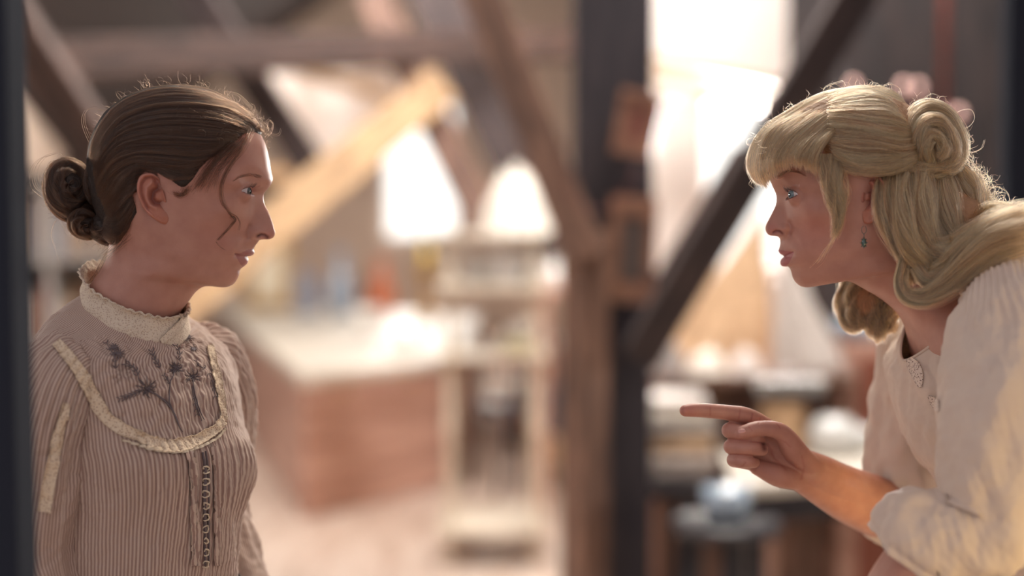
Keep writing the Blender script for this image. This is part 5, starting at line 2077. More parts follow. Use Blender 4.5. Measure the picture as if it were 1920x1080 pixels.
# front opening: two plackets with a dark slit and little loops
v_, f_, u_ = open_solid([ribbon(bvh_b, [(352, 846), (360, 880), (364, 950), (366, 1060)], [12, 15, 16, 16], off=0.0030),
                         ribbon(bvh_b, [(398, 838), (404, 880), (405, 950), (406, 1060)], [10, 12, 12, 12], off=0.0030)])
raw_mesh('placket', local(v_, brunette), f_, mat_stripe, brunette, uv=u_[:, ::-1] * 0.0006)
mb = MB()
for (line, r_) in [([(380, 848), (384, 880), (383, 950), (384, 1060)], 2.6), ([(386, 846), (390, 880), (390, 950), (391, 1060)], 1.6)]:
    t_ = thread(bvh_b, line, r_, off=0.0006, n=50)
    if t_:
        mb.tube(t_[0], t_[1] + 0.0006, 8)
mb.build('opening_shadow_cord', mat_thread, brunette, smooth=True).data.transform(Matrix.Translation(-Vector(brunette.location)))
mb = MB()
for k in range(9):
    y_ = 880 + k * 22
    t_ = thread(bvh_b, [(379, y_), (382, y_ - 5), (387, y_ - 3), (388, y_ + 4), (383, y_ + 7), (379, y_ + 5)], 1.2, off=0.0028, n=18)
    if t_:
        mb.tube(t_[0], t_[1] + 0.0003, 6)
mb.build('button_loop', mat_stitch, brunette, smooth=True).data.transform(Matrix.Translation(-Vector(brunette.location)))

# embroidered flowers: radiating stitches, leaves and stems
rnd = random.Random(4)
mb = MB()


def stitch(line, r_=1.0):
    t_ = thread(bvh_b, line, r_, off=0.0014, n=12)
    if t_:
        mb.tube(t_[0], t_[1], 6)


def flower(cx_, cy_, R_, n_, r_=0.95, sq=0.85):
    for k in range(n_):
        a = k / n_ * 2 * math.pi + rnd.uniform(-.12, .12)
        R2 = R_ * rnd.uniform(.65, 1.1)
        stitch([(cx_ + 3 * math.cos(a), cy_ + 3 * math.sin(a) * sq), (cx_ + R2 * .6 * math.cos(a + .1), cy_ + R2 * .6 * math.sin(a + .1) * sq), (cx_ + R2 * math.cos(a), cy_ + R2 * math.sin(a) * sq)], r_)
    for k in range(6):
        stitch([(cx_ - 4 + k * 1.5, cy_ - 3), (cx_ - 3 + k * 1.3, cy_), (cx_ - 4 + k * 1.5, cy_ + 3)], 1.3)


def leafy(line, n_, L, r_=0.9):
    stitch(line, r_ * 1.2)
    c_ = catmull(line, n_)
    t_ = np.gradient(c_, axis=0)
    for k in range(n_):
        d_ = t_[k] / max(np.linalg.norm(t_[k]), 1e-6)
        for sg in (-1, 1):
            nrm = np.array([-d_[1], d_[0]]) * sg
            e = c_[k] + d_ * L * .8 + nrm * L * .6
            stitch([tuple(c_[k]), tuple(c_[k] + d_ * L * .35 + nrm * L * .42), tuple(e)], r_)


flower(276, 728, 24, 15)
flower(329, 690, 17, 15)
flower(361, 707, 18, 11, .8)
flower(352, 633, 12, 9, .7)
flower(362, 655, 10, 8, .7)
for ln in ([(276, 730), (300, 745), (322, 768), (334, 800), (342, 810)], [(276, 732), (304, 750), (326, 778), (338, 806)], [(329, 696), (318, 720), (317, 748), (326, 780), (334, 800)],
           [(361, 712), (361, 740), (370, 770), (378, 790)], [(361, 714), (366, 745), (374, 772), (382, 788)], [(276, 728), (262, 715), (258, 700)]):
    stitch(ln, 1.3)
leafy([(262, 735), (245, 742), (226, 748)], 6, 9)
leafy([(258, 704), (250, 690), (236, 682)], 5, 9)
leafy([(300, 690), (290, 675), (285, 660)], 5, 9)
leafy([(334, 676), (336, 662), (330, 650)], 4, 8)
leafy([(318, 720), (312, 712), (308, 706)], 3, 7)
leafy([(362, 745), (366, 762), (368, 776)], 4, 7, .8)
leafy([(390, 700), (398, 720), (402, 742)], 4, 8, .8)
leafy([(385, 690), (372, 686), (368, 678)], 3, 7, .8)
leafy([(218, 690), (214, 670), (200, 645)], 5, 8)
flower(222, 664, 15, 11, 1.0)
flower(214, 652, 10, 9, 1.0)
mb.build('flower_embroidery', mat_thread, brunette, smooth=True).data.transform(Matrix.Translation(-Vector(brunette.location)))
# torn, lighter openwork patch beside the left flower
v_, f_, u_ = open_solid([ribbon(bvh_b, [(232, 690), (240, 682), (252, 684), (262, 694)], [12, 16, 14, 6], off=0.0010, n=40)])

# her forearms and hands, hanging below the blouse sleeves
arm_t = []
for sd in (1, -1):
    el_ = ob_ + lb_ * sd * 0.140 + ub_ * zz(1010) + fb_ * -0.020
    wr_ = ob_ + lb_ * sd * 0.130 + ub_ * zz(1250) + fb_ * 0.06
    dr_ = wr_ - el_
    dr_ = dr_ / np.linalg.norm(dr_)
    wr_ = wr_ + dr_ * 0.05
    th_ = fb_ - dr_ * (fb_ @ dr_)
    th_ = th_ / np.linalg.norm(th_)
    arm_t += relaxed_hand(wr_, dr_, -lb_ * sd, th_, up_arm=el_)
hv_, hf_ = fused(arm_t, 'hands', voxel=0.0018, smooth=6)
me_ = body_b.data
a_ = np.empty(len(me_.vertices) * 3)
me_.vertices.foreach_get('co', a_)
b__ = np.empty(len(me_.loops), np.int32)
me_.loops.foreach_get('vertex_index', b__)
c_ = np.empty(len(me_.vertices) * 4)
me_.color_attributes['tint'].data.foreach_get('color', c_)
n_old = len(a_) // 3
bpy.data.objects.remove(body_b)
body_b = raw_mesh('body', np.concatenate([a_.reshape(-1, 3), local(hv_, brunette)]), np.concatenate([b__.reshape(-1, 4), hf_ + n_old]), skin_b, brunette,
                  col=np.concatenate([c_.reshape(-1, 4)[:, :3], np.ones((len(hv_), 3)) * np.array([0.50, 0.25, 0.185])]))

# long skirt to the floor
mat_skirt_b = cloth_mat('brown_wool_skirt', (84, 66, 60), (96, 76, 68), trans=0.0, bump=0.3)
zf = ob_[2] + zz(1110)
V_, p_, t_, _ = ring_loft(np.array([ob_[0], ob_[1], 0.0]), fb_, lb_, ub_, [(zf, 0, 0, .104, .086, .126, 2.1), (zf - .06, 0, 0, .12, .11, .15, 2.1), (zf - .2, 0, 0, .15, .16, .19, 2.1), (zf - .5, 0, 0, .20, .22, .24, 2.0), (.012, 0, 0, .26, .30, .31, 2.0)], n=240, rows=120)
V_ = V_ + grid_normals(V_) * (np.sin(p_[None, :] * 18 + noise3(V_, 3, 4)) * 0.012 * sstep(zf, zf - .5, V_[..., 2]))[..., None]
v_, f_, u_ = solid_cloth([(V_, np.zeros(V_.shape[:2] + (2,)))], .002)
raw_mesh('skirt', local(v_, brunette), f_, mat_skirt_b, brunette, uv=u_)
# ------------------------------------------------------------------ her brown hair
mat_hair_b = hair_mat('brown_hair', (16, 9, 8), (76, 48, 31))
mat_hair_core_b = plain('brown_hair_mass', (40, 29, 24), rough=0.6, noise=0.35, nscale=90, bump=0.5)
mat_brow_b = hair_mat('brown_brow_hair', (66, 44, 34), (96, 68, 54))
mat_lash = hair_mat('dark_lash_hair', (24, 18, 18), (40, 30, 30))
rb = np.random.RandomState(11)
line_b = [(502, 277), (486, 258), (470, 250), (460, 256), (446, 266), (424, 280), (400, 298), (380, 318), (366, 340), (350, 356), (336, 356), (322, 346), (308, 334), (294, 322),
          (274, 316), (258, 326), (252, 345), (253, 365), (260, 384), (262, 400), (252, 418), (242, 440), (222, 458), (200, 466), (150, 470), (120, 300), (150, 140), (400, 130), (520, 180), (530, 262)]
cv, cf = cap_mesh(hb, line_b, 0.0052)
hair_b = raw_mesh('hair', local(cv, brunette), cf, mat_hair_core_b, brunette)
bvh_cap = make_bvh(cv, cf)
cen_b = (300, 300)
guides_px = [
    [(225, 457), (212, 459), (198, 452), (184, 436)], [(250, 420), (238, 434), (220, 442), (203, 440), (188, 428)],
    [(262, 386), (250, 402), (234, 416), (214, 421), (194, 414)], [(258, 350), (252, 366), (241, 382), (224, 396), (206, 402)],
    [(342, 358), (322, 346), (302, 326), (278, 315), (256, 328), (236, 354), (215, 382), (200, 396)],
    [(370, 334), (340, 337), (302, 318), (265, 314), (235, 333), (210, 362), (195, 378)],
    [(400, 298), (362, 312), (312, 306), (265, 304), (228, 323), (200, 353), (188, 368)],
    [(430, 276), (392, 288), (332, 286), (275, 285), (228, 300), (198, 333), (183, 356)],
    [(454, 258), (412, 260), (350, 256), (285, 258), (232, 275), (198, 310), (180, 343)],
    [(468, 246), (424, 230), (352, 223), (290, 228), (238, 246), (203, 284), (180, 328)],
    [(480, 238), (430, 206), (352, 196), (290, 202), (238, 224), (200, 267), (178, 316)],
    [(476, 226), (420, 190), (350, 180), (287, 186), (235, 207), (197, 250), (172, 303)],
    [(455, 210), (400, 178), (340, 168), (280, 172), (226, 198), (188, 242), (168, 298)]]
near_g = [on_cap(bvh_cap, catmull(g, 14), 1.62, cen_b, -1) for g in guides_px]
far_g = [on_cap(bvh_cap, catmull(g, 10), 1.62, cen_b, 1) for g in guides_px[4:]]
mid_b = catmull(PA([(492, 248), (470, 220), (438, 195), (402, 176), (362, 165), (299, 165), (243, 184), (211, 215), (182, 250), (171, 285), (166, 318)], 1.62), 14)
near_g.append(mid_b + np.array([0, -0.003, 0]))
far_g.append(mid_b + np.array([0, 0.003, 0]))
near_g.append(mid_b + np.array([0, 0.003, 0]))
S1 = sheet(near_g, 17000, rb, jit=0.0009, thick=0.0020, smin=(0, .35), smax=(.86, 1), wave=0.0016)
S2 = sheet(far_g, 5000, rb, jit=0.0011, thick=-0.0016, smin=(0, .3), smax=(.75, 1))
hair_object('swept_back_strands', np.concatenate([S1, S2]), 0.00013, 0.00005, mat_hair_b, hair_b, 'stuff')
# the bun: two coils and the mass at the nape
bv, bf = blob([(131, 356, 1.62, 42, 54, .030, 8), (163, 412, 1.62, 31, 31, .027, 0), (208, 424, 1.62, 34, 32, .036, 20), (183, 345, 1.62, 18, 42, .030, 0)])
bun_b = raw_mesh('bun', local(bv, brunette), bf, mat_hair_core_b, brunette)
W1 = wrap_ball(131, 356, 1.62, 44, 57, .032, 3600, rb, axis=(0.35, -1, .15), tilt=8, spread=1.3)
W2 = wrap_ball(163, 414, 1.62, 33, 34, .029, 1800, rb, axis=(0.2, -1, -.3), spread=1.3)
W3 = wrap_ball(208, 426, 1.62, 36, 33, .038, 1500, rb, axis=(-0.2, -1, .6), arc=(.8, 1.8), tilt=20)
W4 = wrap_ball(183, 345, 1.62, 19, 44, .032, 700, rb, axis=(.2, -1, .1), arc=(1, 2.4))
hair_object('coiled_strands', np.concatenate([W1, W2, W3, W4]), 0.00013, 0.00005, mat_hair_b, bun_b, 'stuff')
# loose hairs: the wisp over the cheek, the frizz at the forehead, nape and bun
bvh_face = make_bvh(np.concatenate([hb.V.reshape(-1, 3)]), grid_faces(hb.V.shape[0], hb.V.shape[1], wrap=False))


def wisp(bvh, line, n, rng, spread, off=0.003, k=26, D=1.55):
    c = catmull(line, k)
    pts = []
    for i, q in enumerate(c):
        r = hit(bvh, q[0], q[1], off)
        pts.append(r[0] if r is not None else P(q[0], q[1], D))
    pts = np.array(pts)
    pts = np.array([catmull(pts[::5], k)])[0] if k >= 20 else pts
    sp = np.interp(np.linspace(0, 1, k), np.linspace(0, 1, len(spread)), spread) * 0.0006
    e = rng.normal(size=(n, 1, 3)) * np.array([1, 0.5, 0.6])
    e2 = rng.normal(size=(n, 1, 3)) * np.array([1, 0.5, 0.6])
    t = np.linspace(0, 1, k)[None, :, None]
    return pts[None] + (e * (1 - t) + e2 * t) * sp[None, :, None]


wl = [wisp(bvh_face, [(464, 248), (455, 272), (440, 298), (424, 322), (415, 345), (414, 368), (421, 388), (434, 406)], 34, rb, [6, 6, 4, 3.5, 3, 3.0, 1.5]),
      wisp(bvh_face, [(434, 404), (438, 410), (432, 420), (420, 434), (406, 450)], 26, rb, [2.0, 2, 1.8, 1.6]),
      wisp(bvh_face, [(430, 398), (442, 406), (447, 418), (444, 430)], 8, rb, [1, 1.6, 1.0]),
      wisp(bvh_face, [(404, 452), (412, 462), (420, 468)], 3, rb, [1, 2, 2]),
      wisp(bvh_face, [(440, 268), (410, 292), (392, 318), (380, 338), (372, 352)], 120, rb, [5, 9, 9, 8], off=0.002),
      wisp(bvh_face, [(456, 262), (436, 286), (414, 312), (400, 336), (396, 350)], 60, rb, [5, 8, 9, 9], off=0.0015),
      wisp(bvh_face, [(350, 352), (345, 362), (335, 366), (326, 360)], 60, rb, [5, 6, 5, 4], off=0.0015),
      wisp(bvh_face, [(240, 440), (228, 456), (214, 470), (202, 482)], 40, rb, [10, 8, 8, 7], off=0.0015)]
C1 = catmull(PA([(214, 462), (200, 480), (190, 498), (178, 520), (168, 532)], 1.60), 26)[None] + rb.normal(size=(16, 1, 3)) * .0022
C2 = catmull(PA([(126, 400), (104, 415), (96, 440), (104, 470), (112, 500)], 1.62), 26)[None] + rb.normal(size=(2, 1, 3)) * .002
C3 = catmull(PA([(190, 290), (170, 262), (158, 225), (166, 205), (200, 205), (232, 202)], 1.61), 26)[None] + rb.normal(size=(3, 1, 3)) * .0015
C4 = catmull(PA([(88, 372), (66, 352), (62, 322), (78, 300), (102, 292)], 1.62), 26)[None] + rb.normal(size=(5, 1, 3)) * .003
C5 = catmull(PA([(498, 262), (510, 248), (512, 232), (504, 228), (503, 242), (512, 254), (524, 254), (528, 244)], 1.62), 26)[None] + rb.normal(size=(3, 1, 3)) * .0012
C6 = catmull(PA([(420, 172), (445, 178), (465, 196), (480, 214), (486, 224)], 1.62), 26)[None] + rb.normal(size=(4, 1, 3)) * .0012
sil = PA(catmull([(180, 250), (212, 212), (245, 180), (300, 163), (362, 161), (402, 173), (438, 194), (478, 217), (494, 244), (500, 272)], 80), 1.62)
cw = P(320, 320, 1.62)
on = (sil - cw) / np.linalg.norm(sil - cw, axis=1, keepdims=True)
F1 = flyaways(sil, on * .5 + np.array([-.6, 0, .1]), 150, rb, (0.008, 0.022), 0.003, k=26)
F2 = flyaways(sil[50:], on[50:], 45, rb, (0.004, 0.012), 0.004, k=26)
buns = PA(catmull([(120, 296), (96, 320), (84, 355), (96, 392), (116, 416), (142, 440), (165, 450), (200, 458)], 60), 1.62)
bo = (buns - P(135, 360, 1.62))
bo /= np.linalg.norm(bo, axis=1, keepdims=True)
F3 = flyaways(buns, bo, 60, rb, (0.004, 0.014), 0.004, k=26)
top = on_cap(bvh_cap, [(340 + 130 * rb.rand(), 215 + 50 * rb.rand()) for _ in range(40)], 1.62, cen_b, -1)
F4 = flyaways(top, np.tile(np.array([[.3, -.7, .2]]), (40, 1)), 60, rb, (0.006, 0.018), 0.006, k=26)
hair_object('loose_wisps', np.concatenate(wl + [C1, C2, C3, C4, C5, C6, F1, F2, F3, F4]), 0.00010, 0.00005, mat_hair_b, hair_b, 'stuff')
B1 = brow(bvh_face, [(492, 334), (480, 330.5), (466, 328.5), (452, 331), (442, 336)], [4.5, 5.5, 5, 3.5, 1.5], 240, rb, 1, 1.62)
Bf = B1.copy()
Bf[..., 1] = 2 * 1.62 - Bf[..., 1]
for bb_ in (B1, Bf):
    hair_object('eyebrow', bb_, 0.00006, 0.00002, mat_brow_b, brunette)
for fr_ in (False, True):
    hair_object('eyelashes', lashes(hb, 75, 40, rb, far=fr_), 0.00006, 0.00002, mat_lash, brunette)
# ================================================================== the woman with blonde hair
blonde = thing('person', 'blonde woman in a cream blouse leaning forward and pointing with one finger', 'person', (P(1720, 600, 1.62)[0], 1.62, 0))
skin_l = skin_mat('rosy_skin')
prof_l = [(1618, 186), (1590, 184), (1555, 190), (1520, 202), (1488, 222), (1464, 248), (1451, 275), (1446, 300), (1445, 320), (1446, 335),
          (1448.5, 346), (1452, 356), (1455, 364.4), (1456.3, 373.5), (1454.4, 385), (1448.5, 398), (1442, 411), (1436.9, 421.5), (1435.6, 429.2), (1438.3, 437),
          (1444, 441.5), (1452, 442.3), (1458.7, 443.8), (1462.6, 448.3), (1463.4, 455.6), (1462, 464), (1459.9, 470.6), (1462.8, 475.6), (1468.5, 479), (1470.2, 481.7),
          (1466.7, 484.6), (1463.9, 489), (1463.3, 493.5), (1465.5, 498), (1470, 499.7), (1476.5, 499.6), (1481.5, 503), (1484.6, 511), (1487, 520), (1491.5, 528.5),
          (1498.5, 535), (1508, 538.5), (1518, 538), (1530, 534.8), (1550, 529), (1571, 525), (1597, 529.5), (1625, 544), (1662, 567), (1699, 606), (1722, 676), (1770, 760)]
keys_l = [(0, (1620, 186.2), 2, 0, 20, 0), (1, (1650, 190), 22, 0, 20, 0), (2, (1680, 200), 38, 0, 20, 0), (3, (1705, 217), 51, 0, 20, .05),
          (4, (1727, 240), 61, 0, 20, .1), (5, (1743, 268), 68, 0, 20, .15), (7, (1752, 305), 73, 0, 20, .2), (9, (1754, 335), 73, 2, 24, .2),
          (12, (1752, 360), 72, 6, 12, .25), (14, (1749, 375), 71, 12, 9, .28), (16, (1745, 392), 69, 26, 10.5, .3), (18.5, (1740, 408), 67, 40, 14, .35),
          (21, (1738, 416), 66, 24, 16, .38), (22.5, (1738, 422), 65, 15, 17, .4), (26, (1738, 432), 63, 13, 16, .42), (29.2, (1740, 438), 61, 4, 18, .45),
          (32, (1742, 444), 60, 11, 15, .5), (35, (1744, 450), 58, 2, 16, .55), (38, (1748, 458), 57, 2, 16, .66), (41, (1755, 469), 56, 1, 14, .75),
          (42, (1760, 475), 55, 0, 14, .8), (43.5, (1768, 483), 53, 0, 14, .75), (45, (1780, 494), 50, 0, 14, .5), (46, (1792, 502), 49, 0, 14, .3),
          (47, (1812, 515), 50, 0, 14, .1), (48, (1845, 530), 54, 0, 14, 0), (49, (1880, 552), 76, 0, 14, 0), (50, (1890, 620), 100, 0, 14, 0), (51, (1880, 720), 70, 0, 14, 0)]
hl = Head(prof_l, keys_l, 1.62, -1, (5, 42))
hl.bump(1520, 300, 34, 26, -3.0)
hl.bump(1474, 330, 24, 7, 1.4, 2.8)
hl.bump(1478, 362, 16, 12, -1.0, -4.0)
hl.bump(1522, 395, 28, 18, 3.6, 2.4, rot=15)
hl.bump(1545, 450, 34, 24, -1.0)
hl.bump(1605, 470, 30, 18, 2.0, rot=-35)
hl.bump(1560, 510, 34, 10, 1.2, rot=-18)
hl.bump(1630, 520, 30, 20, -1.5)
hl.bump(1645, 372, 15, 30, -7.0, col=(0.22, 0.07, 0.055))  # sunk skin under the ear, painted dark for the shade
hl.bump(1500, 378, 26, 12, 2.0, 1.0)
hl.bump(1502, 350, 22, 9, 1.6, 1.4)
hl.bump(1497, 468, 15, 20, 1.6, 0.6)
hl.bump(1484, 474, 6, 6, -1.6, -0.5)
hl.bump(1502, 522, 13, 12, 1.6)
hl.bump(1469, 428, 9.5, 8.5, 3.6, 0)
hl.groove([(1480, 418), (1482, 428), (1479, 438)], 4.2, -1.8, -1.0)
hl.groove([(1482, 436), (1492, 450), (1499, 462)], 6, -0.6, -0.4)
hl.groove([(1450, 436.5), (1456, 433.5), (1462, 434), (1467, 438)], 2.7, -2.6, 0, 0.6, col=(0.14, 0.03, 0.03), k=0.9)  # nostril recess with its shade in the skin colour
hl.groove([(1487, 473), (1478, 477), (1470, 481.5)], 1.6, -0.9, -0.5, col=(0.20, 0.05, 0.055), k=0.8)  # mouth crease, darkened in the colour for its shade
q = proj(hl.V)
lip = inpoly(q, [(1489, 473), (1478, 471), (1468, 469.5), (1456, 467), (1456, 480), (1469, 482), (1460, 490), (1461, 500), (1471, 501), (1479, 494), (1485, 482)])
hl.tint(np.where(lip, 0.8, 0), (0.42, 0.12, 0.13))
hl.bump(1530, 430, 46, 40, 0, col=(0.50, 0.19, 0.15), k=0.5)
hl.bump(1445, 430, 16, 14, 0, side=False, col=(0.50, 0.17, 0.14), k=0.5)
hl.eye(1497.5, 365, 29.5, az=(-48, 76), up=24, lo=21, gaze_az=24, gaze_el=-1)
hl.ear([(1617, 342), (1625, 331), (1640, 327), (1654, 335), (1660, 352), (1660, 372), (1656, 390), (1650, 404), (1640, 414), (1630, 420), (1621, 419), (1617, 410), (1615, 396), (1613, 380), (1614, 360)],
       67, 84, (1636, 374),
       [([(1622, 342), (1636, 334), (1650, 342), (1654, 358), (1652, 376)], 2.6, -1.8, (0.36, 0.12, 0.08)),
        ([(1618, 338), (1632, 329), (1650, 334), (1658, 352), (1657, 374), (1652, 392)], 3.2, 2.0, (0.52, 0.22, 0.17)),
        ([(1634, 342), (1645, 352), (1646, 370), (1640, 386), (1630, 391)], 4.0, 2.6, (0.50, 0.20, 0.15)),
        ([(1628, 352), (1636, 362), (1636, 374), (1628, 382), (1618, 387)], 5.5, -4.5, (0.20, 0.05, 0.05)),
        ([(1618, 362), (1616, 371), (1617, 378)], 4.0, 2.8, (0.50, 0.20, 0.15)),
        ([(1630, 402), (1624, 410)], 7, 1.5, None)])
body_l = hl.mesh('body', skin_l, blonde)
eyeball(hl, 'eye', [mat_sclera, mat_iris_blue, mat_pupil], blonde)
eyeball(hl, 'eye', [mat_sclera, mat_iris_blue, mat_pupil], blonde, side=-1)
# ------------------------------------------------------------------ her pointing right arm and hand
hand_tubes = [
    T((1706, 968, 1.782, 31), (1640, 945, 1.74, 30), (1590, 922, 1.71, 25), (1545, 900, 1.675, 21), (1515, 888, 1.655, 17.5)),
    T((1694, 958, 1.775, 28), (1640, 930, 1.74, 26), (1580, 903, 1.70, 21), (1535, 876, 1.665, 16), (1508, 862, 1.648, 13)),
    T((1640, 968, 1.745, 26), (1580, 942, 1.705, 22), (1530, 918, 1.67, 16), (1500, 902, 1.65, 13)),
    # palm to the four knuckles
    T((1508, 864, 1.648, 13), (1468, 826, 1.642, 12.5), (1434, 800, 1.636, 10.5)),
    T((1508, 875, 1.650, 14), (1466, 846, 1.646, 13), (1420, 822, 1.640, 10.5)),
    T((1505, 888, 1.650, 14), (1462, 866, 1.646, 13), (1417, 845, 1.640, 10.5)),
    T((1502, 900, 1.650, 13), (1460, 887, 1.644, 12.5), (1414, 868, 1.636, 10)),
    # heel of the hand
    T((1540, 912, 1.676, 12), (1500, 900, 1.650, 13), (1462, 893, 1.632, 13), (1420, 876, 1.625, 9.5)),
    # thumb
    T((1545, 890, 1.668, 12), (1512, 868, 1.646, 14), (1488, 842, 1.628, 14), (1466, 812, 1.612, 10.5), (1450, 805, 1.605, 9.4), (1418, 804, 1.597, 8.8), (1400, 809, 1.594, 8.4), (1387, 813, 1.592, 7.0)),
    # index finger, stretched out
    T((1436, 801, 1.636, 11.0), (1414, 787, 1.625, 10.4), (1392, 778.5, 1.615, 9.9), (1362, 773.5, 1.607, 8.7), (1332, 770.5, 1.600, 8.4), (1304, 769.0, 1.595, 8.0), (1285, 770, 1.592, 6.8)),
    # middle finger, folded under the thumb
    T((1422, 822, 1.640, 10.5), (1392, 812, 1.618, 9.8), (1368, 807, 1.603, 9.3)),
    T((1368, 807, 1.603, 9.3), (1386, 811, 1.597, 8.8), (1410, 818, 1.601, 8.0), (1424, 824, 1.612, 7.3)),
    # ring finger
    T((1417, 846, 1.640, 10.5), (1392, 840, 1.618, 9.6), (1371, 837.5, 1.604, 9.0)),
    T((1371, 837.5, 1.604, 9.0), (1392, 839, 1.594, 8.4), (1414, 841, 1.595, 8.0), (1429, 843, 1.606, 7.2)),
    # little finger
    T((1414, 868, 1.636, 9.5), (1394, 865, 1.618, 8.8), (1376, 862.5, 1.606, 8.4)),
    T((1376, 862.5, 1.606, 8.4), (1388, 864, 1.597, 7.6), (1404, 866, 1.597, 7.2), (1414, 867, 1.607, 6.6))]
hv, hf = fused(hand_tubes, 'hand', voxel=0.00105, smooth=12)
q = proj(hv)
near = hv[:, 1] < 1.70
hc = np.ones((len(hv), 3)) * np.array([0.50, 0.24, 0.18])


def crease(line, w, depth_mm, col=None, k=0.6):
    d = polydist(q, line)
    g = np.exp(-(d / w) ** 2) * near
    hv[:, 1] += g * depth_mm / 1000
    if col is not None:
        hc[:] = hc * (1 - k * g[:, None]) + np.array(col) * k * g[:, None]


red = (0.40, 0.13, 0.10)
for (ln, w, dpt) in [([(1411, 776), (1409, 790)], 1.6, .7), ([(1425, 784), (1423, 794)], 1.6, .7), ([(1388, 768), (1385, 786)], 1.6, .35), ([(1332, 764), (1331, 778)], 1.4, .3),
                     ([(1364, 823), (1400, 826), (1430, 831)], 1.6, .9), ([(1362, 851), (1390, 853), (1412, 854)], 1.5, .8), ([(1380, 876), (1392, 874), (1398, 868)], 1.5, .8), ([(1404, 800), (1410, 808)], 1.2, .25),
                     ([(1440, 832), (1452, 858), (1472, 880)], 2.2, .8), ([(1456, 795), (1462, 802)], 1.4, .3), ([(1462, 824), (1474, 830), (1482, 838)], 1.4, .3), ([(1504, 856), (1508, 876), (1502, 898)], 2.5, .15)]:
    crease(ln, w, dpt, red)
crease([(1432, 834), (1434, 842)], 5, 2.0, (0.14, 0.035, 0.03), .9)  # gap between fingertips and palm, its shade painted dark
g = np.exp(-(np.hypot(q[:, 0] - 1290, q[:, 1] - 770) / 26) ** 2) * 0.5
hc = hc * (1 - g[:, None]) + np.array([0.50, 0.17, 0.13]) * g[:, None]
me_old = body_l.data
bv_ = np.empty(len(me_old.vertices) * 3)
me_old.vertices.foreach_get('co', bv_)
bv_ = bv_.reshape(-1, 3)
bf_ = np.empty(len(me_old.loops), np.int32)
me_old.loops.foreach_get('vertex_index', bf_)
bc_ = np.empty(len(me_old.vertices) * 4)
me_old.color_attributes['tint'].data.foreach_get('color', bc_)
bc_ = bc_.reshape(-1, 4)[:, :3]
# upper arms and shoulders, under the blouse
arm_tubes = [T((1830, 650, 1.66, 34), (1750, 660, 1.72, 32), (1712, 740, 1.77, 38), (1702, 860, 1.785, 33), (1702, 960, 1.785, 31)),
             T((1850, 640, 1.60, 34), (1880, 640, 1.50, 36), (1880, 740, 1.45, 36), (1870, 880, 1.43, 36), (1860, 1000, 1.42, 34), (1780, 1010, 1.425, 30), (1715, 1060, 1.43, 26), (1640, 1140, 1.44, 22)),
             T((1835, 640, 1.62, 42), (1890, 740, 1.62, 56), (1980, 880, 1.62, 64), (2085, 1070, 1.62, 62))]
w0_, w1_ = P(1640, 1140, 1.44), P(1715, 1060, 1.43)
d0_ = (w0_ - w1_) / np.linalg.norm(w0_ - w1_)
t0_ = np.array([0, 1.0, 0]) - d0_ * d0_[1]
t0_ /= np.linalg.norm(t0_)
lh_v, lh_f = fused(relaxed_hand(w0_, d0_, np.cross(d0_, t0_) * np.sign(np.cross(d0_, t0_)[2]) * -1, t0_, up_arm=w1_), 'left_hand', voxel=0.0018, smooth=6)
av, af = fused(arm_tubes, 'arm', voxel=0.004, smooth=6)
n1_ = len(av)
av = np.concatenate([av, lh_v])
af = np.concatenate([af, lh_f + n1_])
allv = np.concatenate([bv_, local(hv, blonde), local(av, blonde)])
allf = np.concatenate([bf_.reshape(-1, 4), hf + len(bv_), af + len(bv_) + len(hv)])
allc = np.concatenate([bc_, hc, np.ones((len(av), 3)) * np.array([0.5, 0.25, 0.185])])
bpy.data.objects.remove(body_l)
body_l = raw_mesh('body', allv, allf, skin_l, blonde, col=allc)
bvh_hand = make_bvh(hv, hf)
mat_nail = plain('finger_nail', (206, 150, 138), rough=0.25, coat=0.6)


def nail(px, py, rx, ry, rot, off=0.0006):
    n_, m_ = 20, 6
    G = np.zeros((m_, n_, 3))
    cr, sr = math.cos(math.radians(rot)), math.sin(math.radians(rot))
    last = None
    for i in range(m_):
        for j in range(n_):
            a = j / n_ * 2 * math.pi
            r = i / (m_ - 1)
            x, y = rx * r * np.sign(math.cos(a)) * abs(math.cos(a)) ** .7, ry * r * np.sign(math.sin(a)) * abs(math.sin(a)) ** .7
            h_ = hit(bvh_hand, px + x * cr - y * sr, py + x * sr + y * cr, off - 0.0005 * r ** 4)
            if h_ is not None:
                last = h_[0]
            G[i, j] = last
    v, f, u = solid_cloth([(G, np.zeros((m_, n_, 2)))], 0.0004)
    return raw_mesh('thumb_nail', local(v, blonde), f, mat_nail, blonde)


nail(1391, 808.5, 8.0, 4.2, -6)

# ------------------------------------------------------------------ her cream blouse
mat_cream = cloth_mat('cream_cotton', (226, 204, 188), (236, 216, 198), trans=0.22, bump=0.18, rough=0.8)
mat_lace_l = lace_mat('openwork_lace', (228, 208, 192), (120, 84, 74), scale=480)
psi, lean = math.radians(10), math.radians(30)
fh = np.array([-math.cos(psi), -math.sin(psi), 0])
Z_ = np.array([0, 0, 1.0])
fl_ = math.cos(lean) * fh - math.sin(lean) * Z_
ul_ = math.cos(lean) * Z_ + math.sin(lean) * fh
ll_ = np.array([math.sin(psi), -math.cos(psi), 0])
ol_ = P(1790, 540, 1.62)
sec_l = [(0.004, 0, .47, .093, .066, .070, 1.55), (-.010, 0, .42, .097, .078, .092, 1.7), (-.030, 0, .28, .102, .088, .122, 2.0), (-.060, 0, .12, .108, .095, .140, 2.2),
         (-.100, 0, .04, .118, .10, .142, 2.2), (-.150, 0, 0, .124, .10, .142, 2.2), (-.200, 0, 0, .116, .098, .138, 2.2), (-.280, 0, 0, .100, .095, .130, 2.2), (-.40, 0, 0, .10, .095, .130, 2.2), (-.55, 0, 0, .115, .10, .15, 2.2)]
